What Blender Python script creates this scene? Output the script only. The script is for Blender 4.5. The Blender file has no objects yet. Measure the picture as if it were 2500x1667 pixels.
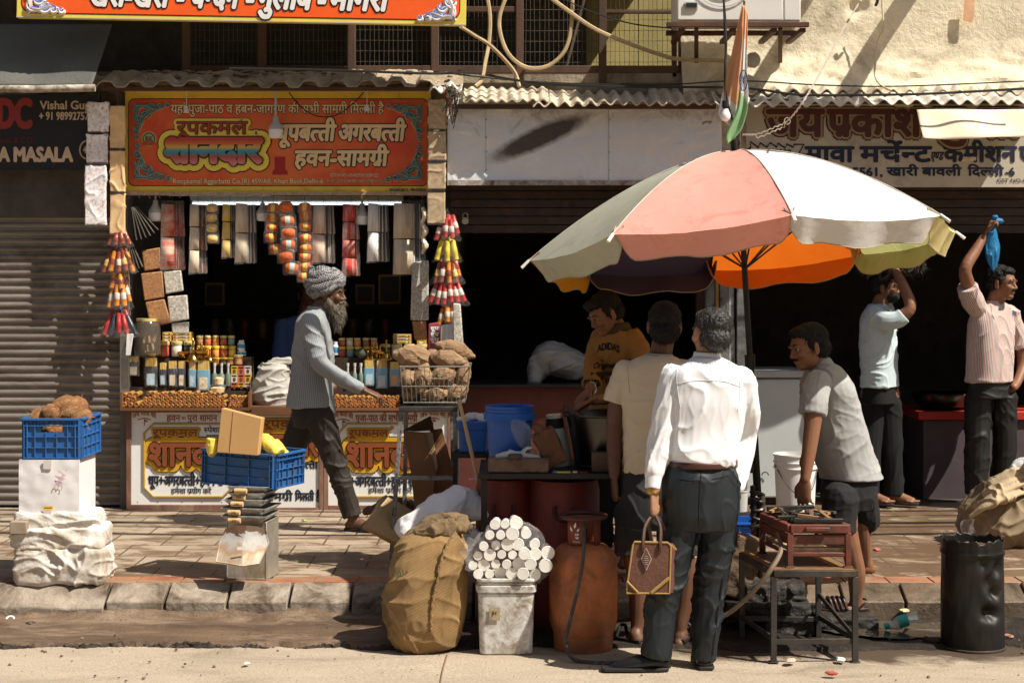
import bpy, bmesh, math, random
import numpy as np
from mathutils import Vector, Matrix, noise, Quaternion
from mathutils.bvhtree import BVHTree
V = Vector
R = math.radians
rnd = random.Random(7)
COL = bpy.context.scene.collection
SC = bpy.context.scene
# ---------------------------------------------------------------- camera, sky, sun, exposure
F, CX, HY, H = 4039.0, 1250.0, 666.0, 1.88      # focal length / centre / horizon in photo pixels, eye height in m
cam_d = bpy.data.cameras.new('camera')
cam = bpy.data.objects.new('camera', cam_d)
COL.objects.link(cam)
cam.location = (0, 0, H)
cam.rotation_euler = (R(90), 0, 0)
cam_d.sensor_width = 36
cam_d.lens = F / 2500 * 36
cam_d.shift_y = -(833.5 - HY) / 2500
cam_d.clip_end = 300
cam_d.clip_start = 0.1
cam_d.dof.use_dof = True
cam_d.dof.focus_distance = 8.4
cam_d.dof.aperture_fstop = 7.0
SC.camera = cam
SUN_L = V((-0.66, 0.37, -1.0)).normalized()
w = bpy.data.worlds.new('World')
SC.world = w
w.use_nodes = True
nt = w.node_tree
sky = nt.nodes.new('ShaderNodeTexSky')
sky.sky_type = 'NISHITA'
sky.sun_disc = False
sky.sun_elevation = math.asin(-SUN_L.z)
sky.sun_rotation = math.atan2(-SUN_L.x, -SUN_L.y)
sky.dust_density = 3.0
nt.links.new(sky.outputs[0], nt.nodes['Background'].inputs[0])
nt.nodes['Background'].inputs[1].default_value = 0.052
sun_d = bpy.data.lights.new('sun', 'SUN')
sun_d.energy = 5.0
sun_d.angle = R(0.5)
sun_d.color = (1.0, 0.93, 0.82)
sun = bpy.data.objects.new('sun', sun_d)
COL.objects.link(sun)
sun.rotation_euler = SUN_L.to_track_quat('-Z', 'Y').to_euler()
sun.location = (6, -5, 12)
vs = SC.view_settings
vs.view_transform = 'Standard'
vs.look = 'None'
vs.exposure = 0.5
vs.gamma = 1
SC.render.engine = 'CYCLES'
SC.cycles.use_denoising = True
SC.cycles.max_bounces = 6
SC.cycles.transparent_max_bounces = 12
SC.cycles.caustics_reflective = False
SC.cycles.caustics_refractive = False
# ---------------------------------------------------------------- photo pixel + depth -> world
def P(px, py, D):
 return V(((px - CX) * D / F, D, H - (py - HY) * D / F))
def X(px, D): return (px - CX) * D / F
def Z(py, D): return H - (py - HY) * D / F
def S(n, D): return n * D / F
def DG(py, z=0.0): return F * (H - z) / (py - HY)
PV = 0.17      # height of the pavement
# ---------------------------------------------------------------- materials
def rgb(c, k=1.0):
 return (min(c[0] * k, 1), min(c[1] * k, 1), min(c[2] * k, 1), 1)
def newmat(name):
 m = bpy.data.materials.new(name)
 m.use_nodes = True
 n = m.node_tree.nodes
 return m, n, m.node_tree.links, n['Principled BSDF']
MATS = {}
def noise_node(n, l, scale, detail=4, rough=.6, vec=None, dist=0):
 t = n.new('ShaderNodeTexNoise')
 t.inputs['Scale'].default_value = scale
 t.inputs['Detail'].default_value = detail
 t.inputs['Roughness'].default_value = rough
 t.inputs['Distortion'].default_value = dist
 if vec is not None: l.new(vec, t.inputs['Vector'])
 return t.outputs['Fac']
def ramp(n, l, fac, stops):
 r = n.new('ShaderNodeValToRGB')
 e = r.color_ramp.elements
 while len(e) < len(stops): e.new(0.5)
 for i, (p, c) in enumerate(stops):
  e[i].position = p
  e[i].color = c if len(c) == 4 else (*c, 1)
 l.new(fac, r.inputs[0])
 return r.outputs[0]
def mixc(n, l, fac, a, b):
 x = n.new('ShaderNodeMix')
 x.data_type = 'RGBA'
 for s, v in ((0, fac), (6, a), (7, b)):
  if hasattr(v, 'is_output'): l.new(v, x.inputs[s])
  elif s == 0: x.inputs[0].default_value = v
  else: x.inputs[s].default_value = v
 return x.outputs[2]
def coords(n, l, scale=(1, 1, 1), rot=(0, 0, 0)):
 t = n.new('ShaderNodeTexCoord')
 m = n.new('ShaderNodeMapping')
 m.inputs['Scale'].default_value = scale
 m.inputs['Rotation'].default_value = rot
 l.new(t.outputs['Object'], m.inputs[0])
 return m.outputs[0]
def mat(name, col, rough=.8, var=.18, scale=6, bump=.25, bscale=60, metal=0, dirt=None, dscale=5, damt=.5, trans=0, spec=.4,
  stretch=(1, 1, 1), coat=0, transm=0, alpha=1, bstretch=(1, 1, 1), bdist=.004, tcol=None, sheen=0):
 """one plain procedural surface: colour variation, patches of dirt, fine bump"""
 if name in MATS: return MATS[name]
 m, n, l, b = newmat(name)
 v = coords(n, l, stretch)
 f = noise_node(n, l, scale, 5, .65, v)
 c = ramp(n, l, f, [(.3, rgb(col, 1 - var)), (.7, rgb(col, 1 + var))])
 if dirt:
  g = noise_node(n, l, dscale, 8, .72, v, .6)
  k = ramp(n, l, g, [(damt - .08, (0, 0, 0)), (damt + .14, (1, 1, 1))])
  c = mixc(n, l, k, c, (*dirt, 1))
 l.new(c, b.inputs['Base Color'])
 b.inputs['Roughness'].default_value = rough
 b.inputs['Metallic'].default_value = metal
 b.inputs['Specular IOR Level'].default_value = spec
 if coat: b.inputs['Coat Weight'].default_value = coat
 if transm: b.inputs['Transmission Weight'].default_value = transm
 if sheen:
  b.inputs['Sheen Weight'].default_value = sheen
 if alpha < 1: b.inputs['Alpha'].default_value = alpha
 if bump:
  bm = n.new('ShaderNodeBump')
  bm.inputs['Strength'].default_value = bump
  bm.inputs['Distance'].default_value = bdist
  l.new(noise_node(n, l, bscale, 6, .7, coords(n, l, bstretch)), bm.inputs['Height'])
  l.new(bm.outputs[0], b.inputs['Normal'])
 if trans:
  t = n.new('ShaderNodeBsdfTranslucent')
  if tcol: t.inputs[0].default_value = (*tcol, 1)
  else: l.new(c, t.inputs[0])
  x = n.new('ShaderNodeMixShader')
  x.inputs[0].default_value = trans
  l.new(b.outputs[0], x.inputs[1]); l.new(t.outputs[0], x.inputs[2])
  l.new(x.outputs[0], n['Material Output'].inputs[0])
 MATS[name] = m
 return m
def film(name, tint=(1, 1, 1), k=.12, rough=.12, bump=.5):
 """clear crinkled plastic: mostly transparent with glossy glints"""
 if name in MATS: return MATS[name]
 m, n, l, b = newmat(name)
 b.inputs['Base Color'].default_value = (*tint, 1)
 b.inputs['Roughness'].default_value = rough
 b.inputs['Specular IOR Level'].default_value = .8
 t = n.new('ShaderNodeBsdfTransparent')
 x = n.new('ShaderNodeMixShader')
 f = noise_node(n, l, 14, 6, .7, coords(n, l))
 k2 = ramp(n, l, f, [(.35, (k * .35,) * 3), (.75, (k * 1.7,) * 3)])
 l.new(k2, x.inputs[0])
 bm = n.new('ShaderNodeBump')
 bm.inputs['Strength'].default_value = bump
 bm.inputs['Distance'].default_value = .01
 l.new(noise_node(n, l, 30, 4, .6, coords(n, l), 1.5), bm.inputs['Height'])
 l.new(bm.outputs[0], b.inputs['Normal'])
 l.new(t.outputs[0], x.inputs[1]); l.new(b.outputs[0], x.inputs[2])
 l.new(x.outputs[0], n['Material Output'].inputs[0])
 MATS[name] = m
 return m
# ---------------------------------------------------------------- mesh builder
class MB:
 def __init__(s):
  s.v, s.f, s.m, s.mi = [], [], [], 0
 def add(s, vs, fs, mi=None):
  o = len(s.v)
  s.v += [tuple(p) for p in vs]
  s.f += [tuple(i + o for i in f) for f in fs]
  s.m += [s.mi if mi is None else mi] * len(fs)
  return s
 def box(s, c, d, rot=None, mi=None, taper=1.0):
  """box centred on c, size d; taper scales the bottom face"""
  pts = []
  for z in (-1, 1):
   k = taper if z < 0 else 1
   for x, y in ((-1, -1), (1, -1), (1, 1), (-1, 1)):
    p = V((x * d[0] / 2 * k, y * d[1] / 2 * k, z * d[2] / 2))
    if rot is not None: p = rot @ p
    pts.append(p + V(c))
  return s.add(pts, [(3, 2, 1, 0), (4, 5, 6, 7), (0, 1, 5, 4), (1, 2, 6, 5), (2, 3, 7, 6), (3, 0, 4, 7)], mi)
 def bx(s, x0, x1, y0, y1, z0, z1, mi=None):
  return s.box(((x0 + x1) / 2, (y0 + y1) / 2, (z0 + z1) / 2), (abs(x1 - x0), abs(y1 - y0), abs(z1 - z0)), None, mi)
 def bar(s, a, b, wx, wy=None, up=V((0, 0, 1)), mi=None):
  """rectangular bar from a to b"""
  a, b = V(a), V(b)
  wy = wy or wx
  d = b - a
  t = d.normalized()
  if abs(t.dot(up)) > .98: up = V((0, 1, 0))
  x = t.cross(up).normalized(); y = x.cross(t)
  M = Matrix((x, t, y)).transposed()
  return s.box((a + b) / 2, (wx, d.length, wy), M, mi)
 def tube(s, path, r, n=8, cap=True, mi=None, closed=False):
  path = [V(p) for p in path]
  k = len(path)
  rs = r if isinstance(r, (list, tuple)) else [r] * k
  vs = []
  ref = None
  for i, p in enumerate(path):
   if closed: t = path[(i + 1) % k] - path[i - 1]
   else: t = path[min(i + 1, k - 1)] - path[max(i - 1, 0)]
   t.normalize()
   if ref is None:
    ref = V((0, 0, 1)) if abs(t.z) < .9 else V((1, 0, 0))
   x = (ref - t * ref.dot(t)).normalized()
   ref = x
   y = t.cross(x)
   for j in range(n):
    a = 2 * math.pi * j / n
    vs.append(p + (x * math.cos(a) + y * math.sin(a)) * rs[i])
  fs = []
  for i in range(k if closed else k - 1):
   for j in range(n):
    a, b = i * n + j, i * n + (j + 1) % n
    c, d = ((i + 1) % k) * n + (j + 1) % n, ((i + 1) % k) * n + j
    fs.append((a, b, c, d))
  if cap and not closed:
   fs.append(tuple(range(n - 1, -1, -1)))
   fs.append(tuple(range((k - 1) * n, k * n)))
  return s.add(vs, fs, mi)
 def lathe(s, prof, c=(0, 0, 0), n=24, axis=None, mi=None, mis=None, jit=0):
  """prof: (radius, height) pairs"""
  M = Matrix.Identity(3) if axis is None else V((0, 0, 1)).rotation_difference(V(axis)).to_matrix()
  c = V(c)
  o = len(s.v)
  vs = []
  for r, h in prof:
   for j in range(n):
    a = 2 * math.pi * j / n
    q = r * (1 + jit * (rnd.random() - .5))
    vs.append(c + M @ V((q * math.cos(a), q * math.sin(a), h)))
  s.v += [tuple(p) for p in vs]
  for i in range(len(prof) - 1):
   for j in range(n):
    s.f.append((o + i * n + j, o + i * n + (j + 1) % n, o + (i + 1) * n + (j + 1) % n, o + (i + 1) * n + j))
    s.m.append(mis[i] if mis else (s.mi if mi is None else mi))
  for i, fl in ((0, True), (len(prof) - 1, False)):
   if prof[i][0] > 1e-5:
    idx = [o + i * n + j for j in range(n)]
    s.f.append(tuple(reversed(idx)) if fl else tuple(idx))
    s.m.append((mis[min(i, len(mis) - 1)] if mis else (s.mi if mi is None else mi)))
  return s
 def ell(s, c, r, rot=None, n=14, k=9, mi=None, nz=0, ns=8.0):
  vs, fs = [], []
  c = V(c)
  for i in range(k + 1):
   t = math.pi * i / k
   for j in range(n):
    a = 2 * math.pi * j / n
    d = V((math.sin(t) * math.cos(a), math.sin(t) * math.sin(a), math.cos(t)))
    q = 1.0
    if nz: q += nz * noise.noise(V(d) * 1.7 + c * ns)
    p = V((d.x * r[0] * q, d.y * r[1] * q, d.z * r[2] * q))
    if rot is not None: p = rot @ p
    vs.append(c + p)
  for i in range(k):
   for j in range(n):
    fs.append((i * n + j, (i + 1) * n + j, (i + 1) * n + (j + 1) % n, i * n + (j + 1) % n))
  return s.add(vs, fs, mi)
 def prism(s, pts, O, A, B, N, d, mi=None):
  """polygon pts (a, b) on the plane O, A, B, thickened by d along N"""
  O, A, B, N = V(O), V(A), V(B), V(N)
  k = len(pts)
  f = [O + A * a + B * b for a, b in pts]
  g = [p + N * d for p in f]
  fs = [tuple(range(k - 1, -1, -1)), tuple(range(k, 2 * k))]
  fs += [(i, (i + 1) % k, (i + 1) % k + k, i + k) for i in range(k)]
  return s.add(f + g, fs, mi)
 def grid(s, fn, nu, nv, mi=None):
  vs = [fn(i / nu, j / nv) for j in range(nv + 1) for i in range(nu + 1)]
  fs = [(j * (nu + 1) + i, j * (nu + 1) + i + 1, (j + 1) * (nu + 1) + i + 1, (j + 1) * (nu + 1) + i) for j in range(nv) for i in range(nu)]
  return s.add(vs, fs, mi)
WL = {}
def tag(o, label=None, cat=None, group=None, kind=None):
 if label: o['label'] = label
 if cat: o['category'] = cat
 if group: o['group'] = group
 if kind: o['kind'] = kind
 return o
def thing(name, label, cat, loc=(0, 0, 0), group=None):
 o = bpy.data.objects.new(name, None)
 o.empty_display_size = .05
 COL.objects.link(o)
 o.location = loc
 WL[o] = V(loc)
 return tag(o, label, cat, group)
def link(o, parent=None):
 COL.objects.link(o)
 if parent is not None:
  o.parent = parent
  o.location = -WL[parent]
 WL[o] = V((0, 0, 0))
 return o
def obj(name, mb, mats, parent=None, label=None, cat=None, group=None, kind=None, smooth=None, bevel=0, solid=0, sub=0):
 me = bpy.data.meshes.new(name)
 me.from_pydata(mb.v, [], mb.f)
 for m in (mats if isinstance(mats, (list, tuple)) else [mats]): me.materials.append(m)
 if any(mb.m): me.polygons.foreach_set('material_index', mb.m)
 if smooth is not False:
  me.polygons.foreach_set('use_smooth', [True] * len(mb.f))
  if smooth is None: me.set_sharp_from_angle(angle=R(38))
 me.validate()
 o = bpy.data.objects.new(name, me)
 link(o, parent)
 if solid:
  k = o.modifiers.new('thickness', 'SOLIDIFY'); k.thickness = solid; k.offset = 0
 if bevel:
  k = o.modifiers.new('bevel', 'BEVEL'); k.width = bevel; k.segments = 2; k.limit_method = 'ANGLE'; k.angle_limit = R(40)
 if sub:
  k = o.modifiers.new('sub', 'SUBSURF'); k.levels = sub; k.render_levels = sub
 return tag(o, label, cat, group, kind)
def dup(o, loc=None, rot=None, label=None, parent=None, scale=None):
 c = o.copy()
 COL.objects.link(c)
 if parent is not None: c.parent = parent
 if loc is not None: c.location = loc
 if rot is not None: c.rotation_euler = rot
 if scale is not None: c.scale = scale if isinstance(scale, (tuple, list)) else (scale,) * 3
 if label: c['label'] = label
 for ch in list(o.children): dup(ch, parent=c)
 WL[c] = V(c.location)
 return c
def cr(pts, n=6):
 """Catmull-Rom through pts (Vectors or tuples of any length)"""
 pts = [np.array(p, float) for p in pts]
 q = [2 * pts[0] - pts[1]] + pts + [2 * pts[-1] - pts[-2]]
 out = []
 for i in range(1, len(q) - 2):
  for k in range(n):
   t = k / n
   a, b, c, d = q[i - 1:i + 3]
   out.append(.5 * (2 * b + (c - a) * t + (2 * a - 5 * b + 4 * c - d) * t * t + (3 * b - a - 3 * c + d) * t ** 3))
 out.append(pts[-1])
 return out
def curve(pts, n=6): return [V(p) for p in cr(pts, n)]
def rot2(a): return Matrix.Rotation(a, 3, 'Z')
def fbm(p, s=1.0, o=4):
 return noise.fractal(V(p) * s, 1.0, 2.0, o)
# ---------------------------------------------------------------- lettering: painted words as thin meshes (Devanagari is laid out by hand:
# i = short-i sign before its consonant, ~ = half form of the letter before it, ^ = rakar stroke, ` = reph hook)
GL = {}
def glyph(ch):
 if ch in GL: return GL[ch]
 def bake(t):
  cu = bpy.data.curves.new('lettering', 'FONT')
  cu.body = t
  cu.size = 1
  cu.resolution_u = 3
  o = bpy.data.objects.new('lettering', cu)
  COL.objects.link(o)
  dg = bpy.context.evaluated_depsgraph_get()
  me = o.evaluated_get(dg).to_mesh()
  vs = [(p.co.x, p.co.y) for p in me.vertices]
  fs = [tuple(p.vertices) for p in me.polygons]
  o.evaluated_get(dg).to_mesh_clear()
  bpy.data.objects.remove(o)
  bpy.data.curves.remove(cu)
  return vs, fs
 vs, fs = bake(ch)
 n0 = max(p[0] for p in bake('H')[0])
 adv = max(p[0] for p in bake(ch + 'H')[0]) - n0
 GL[ch] = (vs, fs, adv)
 return GL[ch]
def clip_right(vs, fs, xc):
 nv, nf = [], []
 for f in fs:
  poly = [vs[i] for i in f]
  out = []
  for i, a in enumerate(poly):
   b = poly[(i + 1) % len(poly)]
   if a[0] <= xc: out.append(a)
   if (a[0] <= xc) != (b[0] <= xc):
    t = (xc - a[0]) / (b[0] - a[0])
    out.append((xc, a[1] + (b[1] - a[1]) * t))
  if len(out) > 2:
   nf.append(tuple(range(len(nv), len(nv) + len(out))))
   nv += out
 return nv, nf
def layout(s, dev=True):
 """-> [(verts, faces)] in em units, total width"""
 out, x, i = [], 0.0, 0
 while i < len(s):
  ch = s[i]
  nx = s[i + 1] if i + 1 < len(s) else ''
  if ch == ' ':
   x += .26; i += 1; continue
  if dev and ch == 'i': ch = '\u093f'
  if dev and ch == '^':
   out.append(([(x - .05, .26), (x - .13, .26), (x - .36, .06), (x - .29, 0.0), (x - .05, .17)], [(0, 1, 2, 3, 4)])); i += 1; continue
  if dev and ch == '`':
   h = [(-.10, .60), (-.02, .60), (-.03, .70), (.0, .76), (.08, .80), (.05, .87), (-.05, .84), (-.11, .74)]
   out.append(([(x - .06 + a, b) for a, b in h], [tuple(range(8))])); i += 1; continue
  vs, fs, adv = glyph(ch)
  if dev and nx == '~':
   adv -= .17
   vs, fs = clip_right(vs, fs, adv)
   i += 1
  out.append(([(a + x, b) for a, b in vs], fs))
  x += adv
  i += 1
 return out, x
def write(mb, s, layers, O, A, B, N, wd, ht, dev=True, shear=0, arc=None, mid=False, mono=None):
 """write s from the base point O along A, up B; wd x ht metres; layers = [(material, weight in em, lift)]"""
 O, A, B, N = V(O), V(A), V(B), V(N)
 parts, w0 = layout(s, dev)
 sx, sy = wd / w0, ht / (.595 if dev else .66)
 for mi, bold, lift in layers:
  k = 22 if bold > .15 else (10 if bold > .05 else (6 if bold else 1))
  q = 0
  for gi, (vs, fs) in enumerate(parts):
   for j in range(k):
    a = 2 * math.pi * j / k
    dx, dy = (bold * math.cos(a) * sy, bold * math.sin(a) * sy) if bold else (0, 0)
    pts = []
    for x, y in vs:
     u, v = x * sx + dx + y * sy * shear, y * sy + dy
     if arc:
      t = (u / wd - .5)
      v += arc * (1 - 4 * t * t) * ht
     pts.append(O + A * u + B * v + N * (lift + ((gi % 4) * k + j) * 1.5e-5))
    mb.add(pts, fs, mi)
XA, ZA, NF = V((1, 0, 0)), V((0, 0, 1)), V((0, -1, 0))
def wpx(mb, s, layers, x0, x1, yb, yt, D, **k):
 """write between photo columns x0..x1, from base row yb to top row yt, on the frontal plane at depth D"""
 write(mb, s, layers, P(x0, yb, D), XA, ZA, NF, S(x1 - x0, D), S(yb - yt, D), **k)
def swirl(mb, mi, c, sx, sy, D, lift, r=.006):
 """knotted corner ornament drawn as flattened coils; sx, sy mirror it"""
 c = V(c)
 def pt(a, b): return c + XA * (a * sx) + ZA * (b * sy) + NF * lift
 for (u, v, q, t0, t1) in ((.055, .055, .05, 0, 5.6), (.13, .035, .034, 1, 6.6), (.035, .13, .034, 3, 8.6), (.19, .02, .016, 0, 6.2), (.02, .19, .018, 0, 6.2), (.09, .09, .03, 2, 7.5), (.025, .245, .014, 1, 6), (.245, .014, .012, 1, 7)):
  mb.tube([pt(u + q * (1 - .1 * k / 14) * math.cos(t0 + (t1 - t0) * k / 14), v + q * (1 - .35 * k / 14) * math.sin(t0 + (t1 - t0) * k / 14)) for k in range(15)], [r * (.5 + .5 * math.sin(math.pi * (k + .8) / 15.6)) for k in range(15)], 5, mi=mi)
 mb.tube([pt(.0, .0), pt(.04, .03), pt(.09, .02), pt(.16, .05), pt(.22, .03)], [r * .4, r, r * 1.2, r, r * .4], 5, mi=mi)
 mb.tube([pt(.0, .0), pt(.03, .04), pt(.02, .09), pt(.05, .16), pt(.03, .22)], [r * .4, r, r * 1.2, r, r * .4], 5, mi=mi)
# ---------------------------------------------------------------- ground
def road_mat():
 m, n, l, b = newmat('road_dusty_concrete')
 v = coords(n, l)
 a = ramp(n, l, noise_node(n, l, 1.2, 8, .7, coords(n, l, (1, 2.4, 1)), .8), [(.28, (.26, .205, .145)), (.46, (.43, .35, .255)), (.7, (.52, .43, .32))])
 s = ramp(n, l, noise_node(n, l, 90, 3, .7, v), [(.35, (.42, .42, .42)), (.6, (1, 1, 1))])
 mx = n.new('ShaderNodeMix'); mx.data_type = 'RGBA'; mx.blend_type = 'MULTIPLY'; mx.inputs[0].default_value = .6
 l.new(a, mx.inputs[6]); l.new(s, mx.inputs[7])
 # damp soil creeping out from the gutter on the right
 d = noise_node(n, l, 1.6, 8, .7, v, 1.0)
 sep = n.new('ShaderNodeSeparateXYZ'); t = n.new('ShaderNodeTexCoord'); l.new(t.outputs['Object'], sep.inputs[0])
 ma = n.new('ShaderNodeMapRange'); ma.inputs[1].default_value = 7.72; ma.inputs[2].default_value = 8.5; l.new(sep.outputs['Y'], ma.inputs[0])
 mb_ = n.new('ShaderNodeMapRange'); mb_.inputs[1].default_value = .2; mb_.inputs[2].default_value = 1.0; l.new(sep.outputs['X'], mb_.inputs[0])
 mu = n.new('ShaderNodeMath'); mu.operation = 'MULTIPLY'; l.new(ma.outputs[0], mu.inputs[0]); l.new(mb_.outputs[0], mu.inputs[1])
 ad = n.new('ShaderNodeMath'); ad.operation = 'ADD'; l.new(mu.outputs[0], ad.inputs[0]); l.new(d, ad.inputs[1])
 k = ramp(n, l, ad.outputs[0], [(.82, (0, 0, 0)), (1.0, (1, 1, 1))])
 c = mixc(n, l, k, mx.outputs[2], (.085, .06, .04, 1))
 l.new(c, b.inputs['Base Color'])
 r = ramp(n, l, k, [(0, (.9,) * 3), (1, (.45,) * 3)])
 l.new(r, b.inputs['Roughness'])
 bm = n.new('ShaderNodeBump'); bm.inputs['Strength'].default_value = .55; bm.inputs['Distance'].default_value = .012
 l.new(noise_node(n, l, 45, 8, .75, v), bm.inputs['Height']); l.new(bm.outputs[0], b.inputs['Normal'])
 return m
def ground_fn(x0, x1, y0, y1, z, amp, sc):
 return lambda u, v: V((x0 + (x1 - x0) * u, y0 + (y1 - y0) * v, z + amp * fbm((x0 + (x1 - x0) * u, y0 + (y1 - y0) * v, 3), sc, 4)))
m = MB(); m.add([(-60, -40, -.012), (60, -40, -.012), (60, 60, -.012), (-60, 60, -.012)], [(0, 1, 2, 3)])
obj('ground', m, mat('ground_earth', (.3, .24, .17), .95), kind='structure')
m = MB(); m.grid(ground_fn(-4.2, 4.2, 5.0, 9.1, 0, .007, 1.5), 120, 60)
obj('road', m, road_mat(), kind='structure')
m = MB()
for k in range(1):
 m.tube(curve([(P(1075, 1690, 7.4).x, 7.3, -.001), (P(1075, 1667, 7.6).x, 7.6, -.001), (P(1082, 1630, 7.9).x, 7.85, -.001), (P(1092, 1600, 8.2).x, 8.15, -.001)]), .0045, 4)
obj('road_crack', m, mat('crack_dark', (.2, .13, .08), .9), kind='structure')
# gutter: damp silt between kerb and road with a broken asphalt lip
dirt_m = mat('gutter_silt', (.135, .085, .052), .62, .5, 2.2, .9, 55, dirt=(.36, .265, .18), dscale=2.4, damt=.585, stretch=(.8, 2, 1), bdist=.015)
def gut_edge(x):
 return 8.30 + .07 * fbm((x, 0, 0), .9, 3) + .05 * fbm((x, 5, 0), 5, 3) - (.12 if x > -.6 else 0) * 0
def gut(x0, x1):
 def fn(u, v):
  x = x0 + (x1 - x0) * u
  e = gut_edge(x)
  y = e + (8.985 - e) * v
  z = .022 + .012 * fbm((x, y, 0), 2.5, 4) + (.0 if v > .02 else -.03) + max(0, (v - .80) / .2) ** 2 * (.035 + .05 * fbm((x, 3, 0), 4.5, 4))
  return V((x, y + (.02 * fbm((x * 9, y, 1), 2, 2) if v < .05 else 0), z))
 return fn
m = MB(); m.grid(gut(-4.2, -.35), 300, 40)
obj('gutter', m, dirt_m, kind='structure')
m = MB(); m.grid(lambda u, v: V((-3.6 + 3.3 * u, gut_edge(-3.6 + 3.3 * u) - .012 + (.02 + .035 * max(0, fbm((u * 9, 8, 0), 2, 4) + .35)) * v + .012 * fbm((u * 60, v * 2, 3), 2, 3), -.006 + math.sin(math.pi * v) * (.016 + .034 * fbm((u * 7, 4, 0), 2, 3) + .022 * fbm((u * 60, v * 2, 1), 2, 3)))), 420, 6)
obj('road_edge', m, mat('broken_asphalt', (.045, .036, .028), .8, .5, 20, 1, 60, bdist=.012), kind='structure')
wet_m = mat('wet_black_soil', (.026, .019, .013), .5, .5, 3, 1.0, 50, dirt=(.12, .085, .055), dscale=3, damt=.6, bdist=.02)
def gut2(u, v):
 x = -.4 + 4.6 * u
 e = 8.22 + .16 * fbm((x, 2, 0), 1.4, 4)
 y = e + (9.06 - e) * v
 return V((x, y, .012 + .016 * fbm((x, y, 0), 3.2, 5) + (-.02 if v < .03 else 0)))
m = MB(); m.grid(gut2, 220, 50)
obj('gutter_mud', m, wet_m, kind='structure')
pud = newmat('puddle_water'); pb = pud[3]
pb.inputs['Base Color'].default_value = (.075, .06, .042, 1); pb.inputs['Roughness'].default_value = .04; pb.inputs['Specular IOR Level'].default_value = .9
m = MB()
c0 = P(2215, 1535, 8.62)
m.add([(c0.x + .42 * math.cos(a) * (1 + .2 * fbm((math.cos(a), math.sin(a), 0), 1.7)), c0.y + .2 * math.sin(a) * (1 + .3 * fbm((math.cos(a), math.sin(a), 4), 2)), .024) for a in [i * 2 * math.pi / 40 for i in range(40)]], [tuple(range(40))])
obj('water_puddle', m, pud[0], kind='structure')
# pavement: large slabs, red band along the kerb
def slab_mat():
 m, n, l, b = newmat('pavement_slabs')
 br = n.new('ShaderNodeTexBrick')
 br.inputs['Scale'].default_value = 1
 br.inputs['Brick Width'].default_value = .34
 br.inputs['Row Height'].default_value = .40
 br.inputs['Mortar Size'].default_value = .006
 br.inputs['Color1'].default_value = (.40, .315, .225, 1); br.inputs['Color2'].default_value = (.29, .225, .155, 1); br.inputs['Mortar'].default_value = (.07, .045, .028, 1)
 mp = coords(n, l); l.new(mp, br.inputs['Vector'])
 f = noise_node(n, l, 2.2, 8, .72, coords(n, l, (1, 2.2, 1)), 1.2)
 sp = n.new('ShaderNodeSeparateXYZ'); l.new(mp, sp.inputs[0])
 rg = n.new('ShaderNodeMapRange'); rg.inputs[1].default_value = .9; rg.inputs[2].default_value = 2.2; rg.inputs[4].default_value = .10; l.new(sp.outputs['X'], rg.inputs[0])
 ad = n.new('ShaderNodeMath'); l.new(f, ad.inputs[0]); l.new(rg.outputs[0], ad.inputs[1]); f = ad.outputs[0]
 c = mixc(n, l, ramp(n, l, f, [(.46, (0, 0, 0)), (.58, (.9, .9, .9))]), br.outputs['Color'], (.145, .088, .050, 1))
 f2 = noise_node(n, l, 30, 5, .7, mp)
 c = mixc(n, l, ramp(n, l, f2, [(.55, (0, 0, 0)), (.8, (.5, .5, .5))]), c, (.12, .08, .05, 1))
 l.new(c, b.inputs['Base Color'])
 l.new(ramp(n, l, f, [(.46, (.85,) * 3), (.58, (.30,) * 3)]), b.inputs['Roughness'])
 bm = n.new('ShaderNodeBump'); bm.inputs['Strength'].default_value = .6; bm.inputs['Distance'].default_value = .008
 h = n.new('ShaderNodeMath'); h.operation = 'MULTIPLY_ADD'; h.inputs[1].default_value = .4
 iv = n.new('ShaderNodeMath'); iv.operation = 'SUBTRACT'; iv.inputs[0].default_value = 1; l.new(br.outputs['Fac'], iv.inputs[1])
 l.new(noise_node(n, l, 35, 6, .7, mp), h.inputs[0]); l.new(iv.outputs[0], h.inputs[2]); l.new(h.outputs[0], bm.inputs['Height'])
 l.new(bm.outputs[0], b.inputs['Normal'])
 return m
m = MB(); m.bx(-6, 6, 9.13, 17, -.01, PV - .004)
m2 = MB(); m2.grid(ground_fn(-6, 6, 9.30, 17, PV, .004, 1.1), 90, 60)
obj('pavement', m2, slab_mat(), kind='structure')
obj('pavement_base', m, mat('ground_earth', (.3, .24, .17)), kind='structure')
m = MB()
rx = -6
while rx < 6:
 wd = .245
 m.bx(rx + .004, rx + wd - .004, 9.135, 9.305, PV - .02, PV + .004 + .003 * rnd.random())
 rx += wd
obj('pavement_red_strip', m, mat('red_pavers', (.33, .11, .05), .6, .3, 5, .5, 60, dirt=(.28, .2, .13), dscale=3.2, damt=.47), kind='structure', bevel=.004)
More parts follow.
